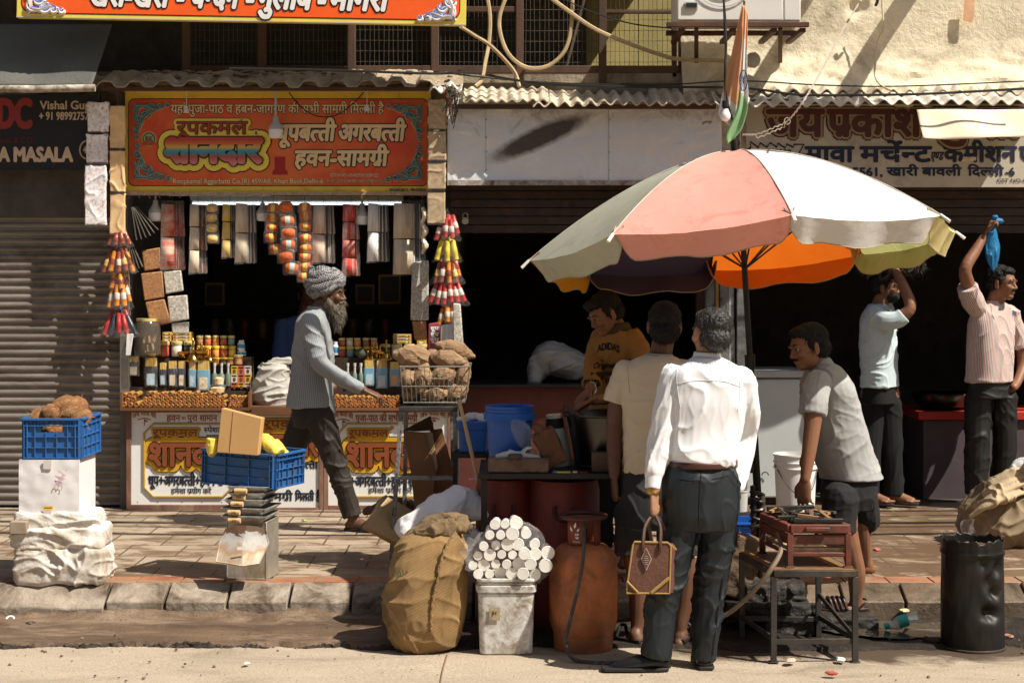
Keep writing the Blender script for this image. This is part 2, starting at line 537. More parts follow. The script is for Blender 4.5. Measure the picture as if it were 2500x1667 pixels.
# kerb stones, chamfered
kerb_m = mat('kerb_stone', (.38, .32, .25), .85, .25, 4, .9, 40, dirt=(.10, .07, .045), dscale=4.0, damt=.47, bdist=.01)
kerb_w = mat('kerb_stone_wet', (.17, .125, .085), .32, .4, 4, .8, 40, dirt=(.06, .045, .03), dscale=3.0, damt=.52, bdist=.01)
m = MB()
kx = X(-110, 9.0)
for wd_px in (370, 145, 152, 150, 150, 150, 150, 150, 150, 150, 150, 150, 150, 150, 150, 150, 150, 150, 150, 150):
 wd = S(wd_px, 9.0)
 j = .006 * (rnd.random() - .5)
 y0 = 8.955 + j
 rough_k = wd_px > 300
 a, b_ = kx + .008, kx + wd - .008
 nseg = 8
 prof = [(y0, -.02), (y0, .10 if not rough_k else .07), (y0 + (.165 if not rough_k else .13), PV + .002), (9.14, PV + .002), (9.14, -.02)]
 vs, fs = [], []
 for i in range(nseg + 1):
  x = a + (b_ - a) * i / nseg
  for q, (yy, zz) in enumerate(prof):
   g = .018 if rough_k else .005
   vs.append((x, yy + (g * fbm((x, zz * 3, q), 6, 3) if q < 3 else 0), zz + (g * fbm((x, yy, q + 9), 5, 3) if 0 < q < 3 else 0)))
 np_ = len(prof)
 for i in range(nseg):
  for q in range(np_ - 1):
   fs.append((i * np_ + q, (i + 1) * np_ + q, (i + 1) * np_ + q + 1, i * np_ + q + 1))
 fs += [tuple(range(np_)), tuple(reversed([nseg * np_ + q for q in range(np_)]))]
 m.add(vs, fs, 1 if a > .75 else 0)
 kx += wd
obj('kerb', m, [kerb_m, kerb_w], kind='structure', bevel=.006)
# ---------------------------------------------------------------- the building
FD = 12.05           # depth of the shop fronts
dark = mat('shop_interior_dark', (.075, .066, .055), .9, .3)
conc = mat('stained_concrete', (.30, .25, .18), .9, .3, 3, .9, 30, dirt=(.06, .045, .03), dscale=2.2, damt=.55, bdist=.015)
yel = mat('yellow_lime_plaster', (.66, .57, .36), .9, .16, 2.2, .7, 22, dirt=(.36, .27, .13), dscale=1.5, damt=.62, bdist=.012)
wood = mat('old_timber', (.085, .047, .029), .8, .4, 4, .6, 40, stretch=(1, 1, .15))
steel_d = mat('dark_rusty_steel', (.05, .035, .028), .6, .4, 8, .5, 60, metal=.3, dirt=(.12, .06, .03), dscale=6, damt=.6)
B = thing('shop_building', 'old two storey shop building with dirty yellow plaster, wire mesh balcony and dark shop openings', 'building', (0, FD, PV))
m = MB()
xl, xr = -5.2, 5.2
# dividing walls, back walls and ceilings of the shops
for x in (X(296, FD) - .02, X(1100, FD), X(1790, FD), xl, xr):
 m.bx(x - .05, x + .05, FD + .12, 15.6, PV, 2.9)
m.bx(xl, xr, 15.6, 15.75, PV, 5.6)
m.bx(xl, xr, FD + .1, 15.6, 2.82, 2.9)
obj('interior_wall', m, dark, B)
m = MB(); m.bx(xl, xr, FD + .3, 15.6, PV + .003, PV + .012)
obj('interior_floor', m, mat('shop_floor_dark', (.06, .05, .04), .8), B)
# front beam above the openings, then the upper wall on the right
m = MB()
m.bx(xl, X(1668, FD), FD, FD + .1, 2.66, 3.27)
obj('beam', m, conc, B)
m = MB()
nx, nz = 150, 110
xw0, xw1, zw0, zw1 = X(1662, FD), xr, 2.66, 5.2
hc = P(2090, 20, FD)
def wall_fn(u, v):
 x, z = xw0 + (xw1 - xw0) * u, zw0 + (zw1 - zw0) * v
 d = .008 * fbm((x, z, 0), 1.5, 4)
 q = max(0, min(1, (3.62 - z) / .42))
 d += q * q * .17 + q * .045 * fbm((x * 1.4, z * 3, 7), 3.4, 5)
 hr = ((x - hc.x) ** 2 + (z - hc.z) ** 2) ** .5 + .03 * fbm((x, z, 2), 8, 3)
 d -= .05 * max(0, 1 - hr / .085) ** .6 if hr < .085 else 0
 return V((x, FD + .0 - d, z))
m.grid(wall_fn, nx, nz)
obj('upper_wall', m, mat('yellow_lime_plaster_worn', (.74, .66, .49), .92, .16, 1.6, .8, 26, dirt=(.20, .15, .08), dscale=1.3, damt=.57, bdist=.014), B)
m = MB()
m.bx(xw0, xr, FD + .06, FD + .2, 2.66, 5.2)
obj('wall_core', m, conc, B)
# balcony behind the wire mesh
m = MB()
m.bx(xl, X(1668, FD), FD - .02, 13.9, 3.26, 3.34)
obj('balcony_floor', m, conc, B)
m = MB()
m.bx(X(1560, 13), X(1780, 13), 13.0, 13.1, 3.34, 5.2)
m.bx(X(1430, 13.7), X(1572, 13.7), 13.7, 13.8, 3.34, 5.2)
obj('balcony_wall', m, mat('balcony_plaster', (.40, .33, .13), .9, .2, 3, .5, 40), B)
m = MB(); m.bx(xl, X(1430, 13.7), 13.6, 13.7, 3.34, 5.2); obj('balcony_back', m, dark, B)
m = MB(); m.bx(xl, X(1668, FD), FD, 13.9, 4.5, 4.6); obj('balcony_ceiling', m, conc, B)
m = MB()
for px in (455, 640, 858, 1062, 1269, 1471):
 m.bx(X(px, FD) - .028, X(px, FD) + .028, FD - .03, FD + .04, 3.26, 4.5)
m.bx(X(455, FD), X(1660, FD), FD - .025, FD + .03, 3.33, 3.385)
m.bx(X(1075, FD), X(1262, FD), FD - .02, FD + .02, Z(24, FD) - .02, Z(24, FD) + .02)
m.bx(X(1476, FD), X(1645, FD), FD - .02, FD + .02, Z(30, FD) - .012, Z(30, FD) + .012)
m.bx(X(1640, FD), X(1652, FD), FD - .02, FD + .02, 3.3, 4.5)
obj('window_frame', m, wood, B, bevel=.004)
m = MB()
x = X(462, FD)
i = 0
while x < X(1655, FD):
 q = .006 * math.sin(i * 1.7)
 m.tube([(x, FD + .045, 3.38), (x + q, FD + .045, 3.9), (x + .004, FD + .045, 4.5)], .0016, 4, False)
 x += .0345; i += 1
z = 3.42
while z < 4.5:
 m.tube([(X(462, FD), FD + .049, z), (X(900, FD), FD + .052, z + .004), (X(1300, FD), FD + .047, z - .004), (X(1655, FD), FD + .049, z)], .0016, 4, False)
 z += .077
obj('wire_mesh', m, mat('mesh_wire', (.13, .105, .08), .6, .3, metal=.4), B)
m = MB(); m.bar(P(1380, 178, 12.6), P(1432, -20, 12.6), .10, .02)
tag(obj('plank', m, mat('pale_plank', (.62, .52, .36), .8, .3, 5, stretch=(1, 1, .1)), None, bevel=.003), 'pale weathered plank leaning inside the wire mesh balcony', 'plank')
# pillar between the middle and right shops: flaking painted boards
m = MB()
px0 = [1722, 1744, 1754, 1776, 1790, 1795, 1822]
for i in range(6):
 if i == 4: continue
 m.bx(X(px0[i], FD) + .002, X(px0[i + 1], FD) - .002, FD - .05 - .012 * (i % 3), FD + .05, PV, 2.66, (0, 1, 0, 2, 0, 0)[i])
obj('pillar', m, [mat('flaking_grey_paint', (.16, .16, .155), .8, .4, 4, .6, 40, dirt=(.03, .028, .025), dscale=9, damt=.54),
    mat('ochre_paint', (.30, .17, .04), .8, .3), mat('pale_flaking_paint', (.42, .42, .42), .8, .3, 4, .6, 40, dirt=(.04, .035, .03), dscale=10, damt=.56)], B, bevel=.004)
m = MB(); m.prism([(0, 0), (.05, 0), (.05, .33), (.01, .33), (.0, .2)], P(1799, 712, FD - .066), XA, ZA, NF, .003)
obj('yellow_paint_patch', m, mat('yellow_paint', (.72, .5, .03), .7), B)
m = MB(); m.bx(X(1700, 12.3), X(1722, 12.3), 12.2, 12.35, PV, 2.66)
obj('door_jamb', m, mat('brown_timber', (.075, .04, .02), .8, .4, 4), B)
# metal roller box and slats above the middle opening, above the right one too
m = MB()
for x0, x1 in ((1100, 1720), (1826, 2560)):
 for k in range(6):
  z0 = Z(446, FD) - k * .062
  m.bx(X(x0, FD), X(x1, FD), FD + .03 + .008 * (k % 2), FD + .08, z0 - .055, z0)
obj('shutter_box', m, steel_d, B)
# the closed roller shutter on the left
m = MB()
sx0, sx1 = X(-40, FD), X(298, FD)
def shut(u, v):
 z = PV + .02 + (2.30 - PV) * v
 k = (z / .058) % 1
 d = .010 * math.sin(math.pi * min(1, k / .72)) if k < .72 else -.006
 return V((sx0 + (sx1 - sx0) * u, FD + .02 - d + .002 * fbm((u * 3, z, 0), 2), z))
m.grid(shut, 4, 520)
obj('roller_shutter', m, mat('galvanised_shutter', (.23, .205, .175), .55, .25, 3, .3, 60, metal=.45, dirt=(.10, .075, .055), dscale=2.2, damt=.55, stretch=(.5, 1, 1.5)), B)
m = MB(); m.bx(X(296, FD), X(316, FD), FD - .04, FD + .12, PV, 2.66)
obj('door_post', m, mat('grey_post', (.16, .145, .125), .8, .3, 4, .5), B)
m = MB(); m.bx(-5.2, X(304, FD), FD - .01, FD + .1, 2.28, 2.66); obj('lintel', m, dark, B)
# opposite side of the street: the houses that stand behind the camera and bound the sky
m = MB()
for i in range(9):
 h = 6.5 + 2.2 * rnd.random()
 m.bx(-26 + i * 6, -20.2 + i * 6, -16 - rnd.random(), -12 - .6 * rnd.random(), 0, h)
tag(obj('house_row', m, mat('far_plaster', (.34, .28, .2), .9, .2), bevel=.02), 'row of plastered houses on the other side of the street', 'houses')
# ---------------------------------------------------------------- awnings
def corr(x0, x1, ya, za, yb, zb, pitch, amp, mi=0, n_per=8, trap=False, jit=.0, seed=0, ny=10):
 """corrugated sheet from the wall edge (ya, za) to the street edge (yb, zb)"""
 nu = int((x1 - x0) / pitch * n_per)
 def fn(u, v):
  x = x0 + (x1 - x0) * u
  ph = (x / pitch) % 1
  wv = math.cos(2 * math.pi * ph)
  if trap: wv = max(-1, min(1, wv * 2.2))
  e = jit * fbm((x * 2, seed, 0), 2.2, 3)
  y = ya + (yb - ya) * v + e * v
  z = za + (zb - za) * v + amp * wv + .35 * jit * fbm((x, v * 2, seed + 3), 1.6, 3)
  return V((x, y, z))
 return fn, nu, ny
asb = mat('asbestos_sheet_dusty', (.62, .53, .40), .9, .25, 3, .8, 40, dirt=(.20, .14, .085), dscale=4, damt=.58, bdist=.01)
asb_u = mat('asbestos_sheet_grey', (.66, .62, .54), .9, .2, 3, .7, 40, dirt=(.2, .15, .1), dscale=5, damt=.62)
AW = thing('corrugated_awning', 'rippled dusty sheet awning over the blank white board and the painted merchant sign', 'awning', (X(1800, 11.7), 12.0, 3.2))
m = MB()
fn, a, b_ = corr(X(1130, 11.7), X(1340, 11.7), 12.02, 3.22, 11.66, 3.085, .073, .011, jit=.03, seed=1)
m.grid(fn, a, b_)
fn, a, b_ = corr(X(1300, 11.7), X(1625, 11.7), 12.02, 3.19, 11.60, 3.06, .092, .018, jit=.05, seed=2); m.grid(fn, a, b_)
fn, a, b_ = corr(X(1590, 11.7), X(1775, 11.7), 12.02, 3.215, 11.62, 3.07, .085, .014, jit=.04, seed=3); m.grid(fn, a, b_)
obj('sheet', m, asb, AW, solid=.008)
m = MB()
fn, a, b_ = corr(X(1762, 11.6), X(2560, 11.6), 12.0, 3.245, 11.78, 3.165, .118, .02, jit=.03, seed=4); m.grid(fn, a, b_)
obj('sheet', m, asb, AW, solid=.008)
m = MB()
fn, a, b_ = corr(X(1745, 11.6), X(2130, 11.6), 11.84, 3.155, 11.6, 3.06, .118, .02, jit=.03, seed=5); m.grid(fn, a, b_)
fn, a, b_ = corr(X(2110, 11.6), X(2560, 11.6), 11.84, 3.165, 11.57, 3.07, .118, .02, jit=.03, seed=6); m.grid(fn, a, b_)
obj('sheet', m, asb_u, AW, solid=.008)
m = MB()
m.bx(X(1100, 11.7), X(1750, 11.7), 11.74, 11.8, 3.045, 3.075)
m.bx(X(1745, 11.7), X(2560, 11.7), 11.74, 11.78, 3.08, 3.11)
obj('batten', m, wood, AW)
A2 = thing('shop_awning', 'ribbed metal awning loaded with rubble over the red incense shop sign', 'awning', (X(700, 11.6), 12.0, 3.3))
m = MB()
fn, a, b_ = corr(X(205, 11.8), X(1075, 11.8), 12.04, 3.33, 11.68, 3.213, .205, .02, trap=True, jit=.03, seed=8, n_per=12); m.grid(fn, a, b_)
obj('sheet', m, mat('dusty_metal_sheet', (.40, .33, .235), .85, .3, 3, .8, 30, dirt=(.13, .09, .055), dscale=4, damt=.55, bdist=.012), A2, solid=.006)
m = MB()
fn, a, b_ = corr(X(1048, 11.7), X(1128, 11.7), 12.0, 3.27, 11.62, 3.15, .11, .022, jit=.05, seed=18); m.grid(fn, a, b_)
obj('broken_sheet', m, asb_u, A2, solid=.007)
m = MB()
m.bx(X(250, 11.8), X(1070, 11.8), 11.80, 11.84, 3.18, 3.205)
m.bx(X(250, 11.9), X(1070, 11.9), 11.93, 11.97, 3.22, 3.25)
obj('batten', m, wood, A2)
m = MB()
for i in range(90):
 x = X(330 + 780 * rnd.random(), 11.8); t = rnd.random() ** .6
 y = 11.76 + .26 * t
 q = .006 + .02 * rnd.random() ** 2
 m.ell((x, y, 3.225 + .11 * (y - 11.74) / .3 + .02), (q * 1.7, q * 1.4, q * .5), rot2(rnd.random() * 6), 6, 4, nz=.5)
obj('rubble', m, conc, A2, kind='stuff')
m = MB()
m.grid(lambda u, v: V((X(280 + 850 * u, 11.8), 11.83 + .2 * v, 3.27 + .07 * v + .03 * fbm((u * 9, v * 2, 0), 2, 4) - .05 * (1 - min(1, v * 4)))), 160, 16)
obj('dirt_layer', m, mat('roof_dirt', (.44, .35, .24), .95, .3, 5, 1, 40, bdist=.015), A2)
A3 = thing('tarpaulin_awning', 'grey sloping tarpaulin awning over the closed roller shutter', 'awning', (X(100, 11.4), 12.0, 3.4))
m = MB()
def tarp(u, v):
 p = P(-60 + (300 - 60 * 0) * u * 1.0 + 0, 60, 11.9).lerp(P(-60 + (225 + 60) * u, 208, 11.5), v)
 if u > .5: p.x += (1 - v) * .10 * (u - .5) * 2
 return p + V((0, -.02 * math.sin(math.pi * v), .018 * math.sin(u * 9) * math.sin(math.pi * v) - .03 * math.sin(math.pi * v)))
m.grid(tarp, 40, 30)
obj('sheet', m, mat('grey_tarpaulin', (.10, .104, .092), .75, .2, 2.2, .5, 18, bdist=.02, dirt=(.13, .12, .1), dscale=2, damt=.6), A3, solid=.006)
m = MB()
m.tube([P(-60, 217, 11.48), P(80, 218, 11.48), P(232, 215, 11.48)], .026, 10)
obj('edge_pipe', m, mat('old_white_pipe', (.55, .5, .42), .7, .3, 6, .5, 40, dirt=(.12, .08, .05), dscale=8, damt=.52), A3)
# ---------------------------------------------------------------- signboards and their lettering
def paint(name, c, rough=.55, var=.08, **k): return mat('paint_' + name, c, rough, var, 9, .12, 120, **k)
BLK = paint('black', (.012, .011, .011))
def rrect(x0, x1, z0, z1, r, n=5):
 out = []
 for cx, cz, a0 in ((x1 - r, z1 - r, 0), (x0 + r, z1 - r, 90), (x0 + r, z0 + r, 180), (x1 - r, z0 + r, 270)):
  out += [(cx + r * math.cos(R(a0 + 90 * k / n)), cz + r * math.sin(R(a0 + 90 * k / n))) for k in range(n + 1)]
 return out
O0 = V((0, 0, 0))
def plate(mb, pts, D, lift, th=.001, mi=0):
 mb.prism(pts, V((0, D - lift, 0)), XA, ZA, NF, th, mi)
def pxr(x0, x1, y0, y1, D): return X(x0, D), X(x1, D), Z(y1, D), Z(y0, D)
# orange board overhead, tilted a degree
D = 11.45
ORG = thing('shop_signboard', 'bright orange signboard with yellow border and slanted white Hindi lettering at the photo top', 'sign', P(590, 55, D))
a = R(-1.0)
AX, BX = V((math.cos(a), 0, math.sin(a))), V((-math.sin(a), 0, math.cos(a)))
OB = P(40, 43, D)
k = D / F
m = MB(); m.prism([(0, 0), (1097 * k, 0), (1097 * k, 1.7), (0, 1.7)], OB, AX, BX, V((0, 1, 0)), .07)
obj('board', m, paint('sign_yellow', (.80, .66, .10)), ORG, bevel=.003)
m = MB()
def orr(x0, x1, y0, y1, r, lift, mi): m.prism(rrect(x0 * k, x1 * k, y0 * k, y1 * k, r * k), OB + NF * lift, AX, BX, NF, .001, mi)
orr(11, 1083, 10, 350, 26, .001, 1)
orr(13.5, 1080.5, 12.5, 347, 24, .003, 0)
m.prism([(0, 0), (1097 * k, 0), (1097 * k, .007), (0, .007)], OB + NF * .002, AX, BX, NF, .002, 2)
orm = paint('sign_orange', (.90, .115, .012))
obj('panel', m, [orm, BLK, paint('sign_edge', (.55, .5, .42))], ORG)
m = MB()
def ow(s, x0, x1): write(m, s, [(1, .075, .006), (0, .035, .0105)], OB + AX * ((x0 - 40) * k) + BX * (31.5 * k + 0 * k), AX, BX, NF, (x1 - x0) * k, 52 * k, shear=.18)
for s, x0, x1 in (('खस-खस', 214, 408), ('-', 428, 447), ('चन~दन', 460, 578), ('-', 597, 617), ('गुलाब', 627, 757), ('-', 772, 792), ('मोगरा', 803, 943)): ow(s, x0, x1)
obj('lettering', m, [paint('white', (.82, .82, .8)), BLK], ORG)
for px, sx in ((66, 1), (1112, -1)):
 m = MB()
 c = P(px, 33 + (px - 40) * .0175, D)
 swirl(m, 2, c, sx, 1, D, .006, .019)
 swirl(m, 0, c, sx, 1, D, .012, .008)
 swirl(m, 1, c + V((0, -.004, .012)), sx, 1, D, .014, .005)
 obj('ornament', m, [paint('violet', (.16, .10, .42)), paint('blue', (.08, .2, .55)), paint('ivory', (.8, .74, .7))], ORG)
# red incense shop sign
D = 11.95
RED = thing('shop_signboard', 'faded red sign with beige Hindi lettering and yellow border above the incense stall', 'sign', P(678, 470, D))
m = MB(); m.bx(*pxr(305, 1052, 222, 469, D)[:2], D, D + .04, *pxr(305, 1052, 222, 469, D)[2:])
obj('board', m, paint('border_yellow', (.80, .56, .06), dirt=(.3, .2, .05), dscale=4, damt=.62), RED, bevel=.003)
m = MB()
plate(m, rrect(*pxr(313, 1046, 241, 455, D), .045), D, .001, mi=1)
plate(m, rrect(*pxr(315, 1044, 243, 453, D), .042), D, .003, mi=0)
obj('panel', m, [paint('sign_red', (.66, .075, .025), dirt=(.72, .17, .04), dscale=1.4, damt=.5), BLK], RED)
m = MB()
bei = [(1, .06, .005), (0, .018, .009)]
wpx(m, 'यहां पुजा-पाठ व हबन-जागरण की सभी सामग^ी िमलती है', bei, 418, 937, 277, 258, D)
wpx(m, 'धूपबत~ती', [(1, .085, .005), (0, .04, .010)], 672, 816, 344, 308, D, shear=.12)
wpx(m, 'अगरबत~ती', [(1, .085, .005), (0, .04, .010)], 825, 986, 344, 308, D, shear=.12)
wpx(m, 'हवन-सामग^ी', [(1, .085, .005), (0, .04, .010)], 719, 945, 405, 371, D, shear=.1)
lat = [(1, .05, .005), (0, .018, .008)]
wpx(m, 'Roopkamal Aggarbatti Co,{R} 459/AB, Khari Baoli,Delhi-6.', lat, 422, 793, 448.5, 437, D, dev=False)
wpx(m, 'GSTIN NO:-07ABZPA7102R1Z2', lat, 806, 924, 432, 424.5, D, dev=False)
wpx(m, 'Ph:011-23912144/9811180717/9811112556', [(1, .04, .005), (0, .0, .008)], 798, 945, 446.5, 438.5, D, dev=False)
wpx(m, 'SHYAM ARTS : 9810750431', [(2, .015, .005)], 951, 1042, 467, 460.5, D, dev=False)
# brand words with their yellow clouds
plate(m, rrect(*pxr(428, 610, 296, 332, D), .03), D, .004, .001, 3)
wpx(m, 'रूपकमल', [(1, .21, .006), (3, .18, .012), (1, .05, .018), (4, .012, .024)], 433, 604, 328, 300, D)
wpx(m, 'शानदार', [(1, .285, .006), (3, .255, .014), (1, .105, .022), (5, .07, .030)], 404, 638, 396, 344, D)
for cx, cy, r in ((590, 294, 6), (626, 326, 9)):
 for q, mi_, l_ in ((1.25, 1, .008), (1.0, 3, .011), (.8, 1, .013), (.68, 3, .015)):
  plate(m, [(X(cx, D) + S(r * q, D) * math.cos(t * math.pi / 8), Z(cy, D) + S(r * q, D) * math.sin(t * math.pi / 8)) for t in range(16)], D, l_, .001, mi_)
 wpx(m, 'R', [(1, .03, .018)], cx - r * .3, cx + r * .38, cy + r * .42, cy - r * .42, D, dev=False)
plate(m, [(X(x, D), Z(y, D)) for x, y in ((665, 427), (666, 416), (671, 414), (670, 383), (697, 383), (697, 415), (703, 418), (702, 427))], D, .0045, .001, 6)
grad, gn, gl, gb = newmat('print_gradient')
sp = gn.new('ShaderNodeSeparateXYZ'); tc = gn.new('ShaderNodeTexCoord'); gl.new(tc.outputs['Object'], sp.inputs[0])
mr = gn.new('ShaderNodeMapRange'); mr.inputs[1].default_value = Z(402, D); mr.inputs[2].default_value = Z(340, D); gl.new(sp.outputs['Z'], mr.inputs[0])
gl.new(ramp(gn, gl, mr.outputs[0], [(.05, (.6, .22, .2)), (.3, (.42, .07, .04)), (.42, (.05, .22, .28)), (.55, (.08, .3, .33)), (.68, (.62, .4, .05)), (.8, (.6, .16, .04)), (.95, (.45, .05, .03))]), gb.inputs['Base Color'])
gb.inputs['Roughness'].default_value = .55
obj('lettering', m, [paint('beige', (.78, .58, .30)), BLK, paint('navy', (.02, .03, .07)), paint('cloud_yellow', (.85, .66, .09)), paint('brand_red', (.33, .045, .02)), grad, paint('red_patch', (.36, .02, .018))], RED)
om_ = [paint('teal', (.04, .14, .17)), paint('glow', (.80, .50, .20)), paint('teal_light', (.14, .34, .38))]
for px, py, sx, sy in ((327, 253, 1, -1), (329, 441, 1, 1), (1031, 256, -1, -1), (1030, 443, -1, 1)):
 c = P(px, py, D); m = MB()
 swirl(m, 1, c, sx, sy, D, .006, .013)
 swirl(m, 0, c, sx, sy, D, .016, .009)
 swirl(m, 2, c + V((.0, -.005, .004)), sx, sy, D, .020, .004)
 obj('ornament', m, om_, RED)
m = MB()
c = P(364, 340, D)
for q, mi_, l_ in ((.055, 3, .004), (.047, 2, .006), (.036, 3, .008)):
 plate(m, [(c.x + q * math.cos(t * math.pi / 10), c.z + q * math.sin(t * math.pi / 10)) for t in range(20)], D, l_, .001, mi_)
wpx(m, 'RK', [(2, .05, .012)], 355, 374, 345, 334, D, dev=False)
for i in range(7):
 a = R(20 + 23.3 * i)
 m.ell(c + V((.03 * math.cos(a), -.010, -.045 + .022 * math.sin(a))), (.008, .003, .02), Matrix.Rotation(-(a - R(90)), 3, 'Y'), 8, 5, 4)
obj('emblem', m, [BLK, BLK, paint('teal', (.04, .14, .17)), paint('emblem_yellow', (.55, .42, .09)), paint('lotus_red', (.45, .08, .03))], RED)
m = MB()
m.bx(*pxr(300, 1056, 468, 477, D)[:2], D - .03, D + .04, *pxr(300, 1056, 468, 477, D)[2:])
m.bx(*pxr(300, 1056, 216, 224, D)[:2], D - .02, D + .04, *pxr(300, 1056, 216, 224, D)[2:])
for i in range(30):
 x = X(318 + i * 24.6, D); m.tube([(x, D - .032, Z(475, D)), (x, D - .045, Z(480, D)), (x + .006, D - .04, Z(485, D))], .0016, 4)
obj('batten', m, mat('punched_pale_strip', (.42, .30, .20), .7, .25, 40, .6, 90, dirt=(.1, .06, .04), dscale=60, damt=.6), RED)
# blank sheet metal board
def board_mat():
 m, n, l, b = newmat('dented_white_metal')
 v = coords(n, l)
 c = ramp(n, l, noise_node(n, l, 1.6, 6, .6, v), [(.3, (.74, .77, .79)), (.7, (.84, .86, .87))])
 g = noise_node(n, l, 4.5, 9, .8, v, .8)
 sep = n.new('ShaderNodeSeparateXYZ'); t = n.new('ShaderNodeTexCoord'); l.new(t.outputs['Object'], sep.inputs[0])
 up = n.new('ShaderNodeMapRange'); up.inputs[1].default_value = Z(340, 11.85); up.inputs[2].default_value = Z(250, 11.85); up.inputs[4].default_value = .13; l.new(sep.outputs['Z'], up.inputs[0])
 ad = n.new('ShaderNodeMath'); l.new(g, ad.inputs[0]); l.new(up.outputs[0], ad.inputs[1])
 c = mixc(n, l, ramp(n, l, ad.outputs[0], [(.60, (0, 0, 0)), (.82, (.8, .8, .8))]), c, (.16, .13, .10, 1))
 # the long brown smear
 mp = n.new('ShaderNodeMapping'); mp.vector_type = 'TEXTURE'
 cc = P(1318, 336, 11.85)
 mp.inputs['Location'].default_value = (cc.x, 11.85, cc.z); mp.inputs['Rotation'].default_value = (0, -R(24), 0); mp.inputs['Scale'].default_value = (.47, 1, .095)
 l.new(t.outputs['Object'], mp.inputs[0])
 gr = n.new('ShaderNodeTexGradient'); gr.gradient_type = 'SPHERICAL'; l.new(mp.outputs[0], gr.inputs[0])
 nz = noise_node(n, l, 22, 6, .75, v)
 mu = n.new('ShaderNodeMath'); mu.operation = 'MULTIPLY_ADD'; mu.inputs[1].default_value = .35; l.new(nz, mu.inputs[0]); l.new(gr.outputs['Fac'], mu.inputs[2])
 c = mixc(n, l, ramp(n, l, mu.outputs[0], [(.22, (0, 0, 0)), (.62, (.95, .95, .95))]), c, (.055, .036, .024, 1))
 l.new(c, b.inputs['Base Color'])
 b.inputs['Roughness'].default_value = .36; b.inputs['Metallic'].default_value = .15
 bm = n.new('ShaderNodeBump'); bm.inputs['Strength'].default_value = .5; bm.inputs['Distance'].default_value = .05
 l.new(noise_node(n, l, 3.2, 4, .55, v, 1), bm.inputs['Height']); l.new(bm.outputs[0], b.inputs['Normal'])
 return m
D = 11.85
WB = thing('blank_metal_board', 'blank grey white sheet metal board with a long brown smear, riveted in panels', 'board', P(1420, 450, D))
m = MB()
for x0, x1, dy in ((1092, 1185, .004), (1184, 1487, 0), (1486, 1762, .004)):
 def fn(u, v, x0=x0, x1=x1, dy=dy):
  x, z = X(x0 + (x1 - x0) * u, D), Z(452 - 212 * v, D)
  return V((x, D - dy + .010 * fbm((x * 1.2, z * 2, 1), 2.2, 4), z))
 m.grid(fn, 60, 40)
obj('panel', m, board_mat(), WB, solid=.003)
m = MB()
m.bx(*pxr(1092, 1762, 441, 453, D)[:2], D - .022, D - .016, *pxr(1092, 1762, 441, 453, D)[2:])
for i in range(24):
 m.ell(P(1100 + i * 28, 447, D - .022), (.006, .003, .006), None, 8, 4)
for px in (1187, 1489):
 for py in (255, 292, 336, 372, 415): m.ell(P(px, py, D - .008), (.005, .006, .005), None, 8, 4)
obj('flange', m, mat('flange_metal', (.42, .40, .36), .5, .3, 20, .4, 60, dirt=(.15, .09, .05), dscale=14, damt=.5), WB)
# painted merchant sign
D = 11.85
MS = thing('shop_signboard', 'hand painted cream merchant sign with maroon and navy Hindi lettering beside the flag', 'sign', P(2160, 456, D))
m = MB(); m.bx(X(1822, D), X(2575, D), D, D + .04, Z(457, D), Z(254, D))
obj('board', m, mat('cream_painted_tin', (.52, .47, .38), .6, .12, 4, .2, 50, dirt=(.30, .24, .16), dscale=3, damt=.6), MS)
m = MB()
ttl = [(1, .115, .004), (2, .085, .012), (0, .035, .020)]
wpx(m, 'जय', ttl, 1873, 2008, 333, 273, D); wpx(m, 'प^काश', ttl, 2020, 2248, 333, 273, D); wpx(m, 'गु', ttl, 2282, 2352, 331, 273, D); wpx(m, 'ता', ttl, 2395, 2490, 333, 273, D)
nv = [(3, .045, .004)]
for s, x0, x1 in (('मावा', 1966, 2083), ('मचे`न~ट', 2100, 2272), ('कमीशन', 2305, 2480), ('एजेन~ट', 2490, 2590)): wpx(m, s, nv, x0, x1, 395, 361, D)
wpx(m, 'एण~ड', [(3, .03, .004)], 2271, 2301, 391, 373, D, shear=.2)
wpx(m, '5561,', nv, 2080, 2155, 430, 411, D, dev=False)
for s, x0, x1 in (('खारी', 2165, 2241), ('बावली', 2251, 2346), ('िदल~ली', 2363, 2449)): wpx(m, s, nv, x0, x1, 429, 411, D)
wpx(m, '-6', nv, 2454, 2477, 429, 411, D, dev=False)
wpx(m, 'GST NO-07ABC', [(3, .012, .004)], 2433, 2545, 446, 437, D, dev=False)
wpx(m, '23968350', [(1, .04, .004)], 1849, 1932, 384, 367, D, dev=False)
zz = [(1820, 372), (1833, 360), (1832, 346), (1852, 361), (1856, 349), (1872, 360), (1880, 349), (1897, 360), (1900, 350), (1917, 362), (1921, 352), (1937, 360), (1939, 353), (1963, 353), (1951, 374), (1965, 376), (1940, 392), (1900, 400), (1850, 398), (1822, 388)]
m.tube([P(x, y, D - .004) for x, y in zz], .006, 4, closed=True, mi=3)
obj('lettering', m, [paint('maroon', (.075, .018, .013)), BLK, paint('old_cream', (.36, .25, .14)), paint('navy_ink', (.012, .018, .045))], MS)
D = 11.52
m = MB()
m.grid(lambda u, v: P(2240 + 330 * u + (1 - v) * 14 * (1 - u), 337 - 69 * v + 3 * math.sin(u * 7) * (1 - v), D - .12 + .16 * v) + V((0, .02 * math.sin(u * 11 + v * 2), 0)), 40, 10)
tag(obj('cloth_strip', m, mat('cream_cloth', (.78, .68, .50), .9, .06, 3, .2, 80), solid=.004), 'plain cream cloth strip hanging over the end of the painted merchant sign', 'cloth')
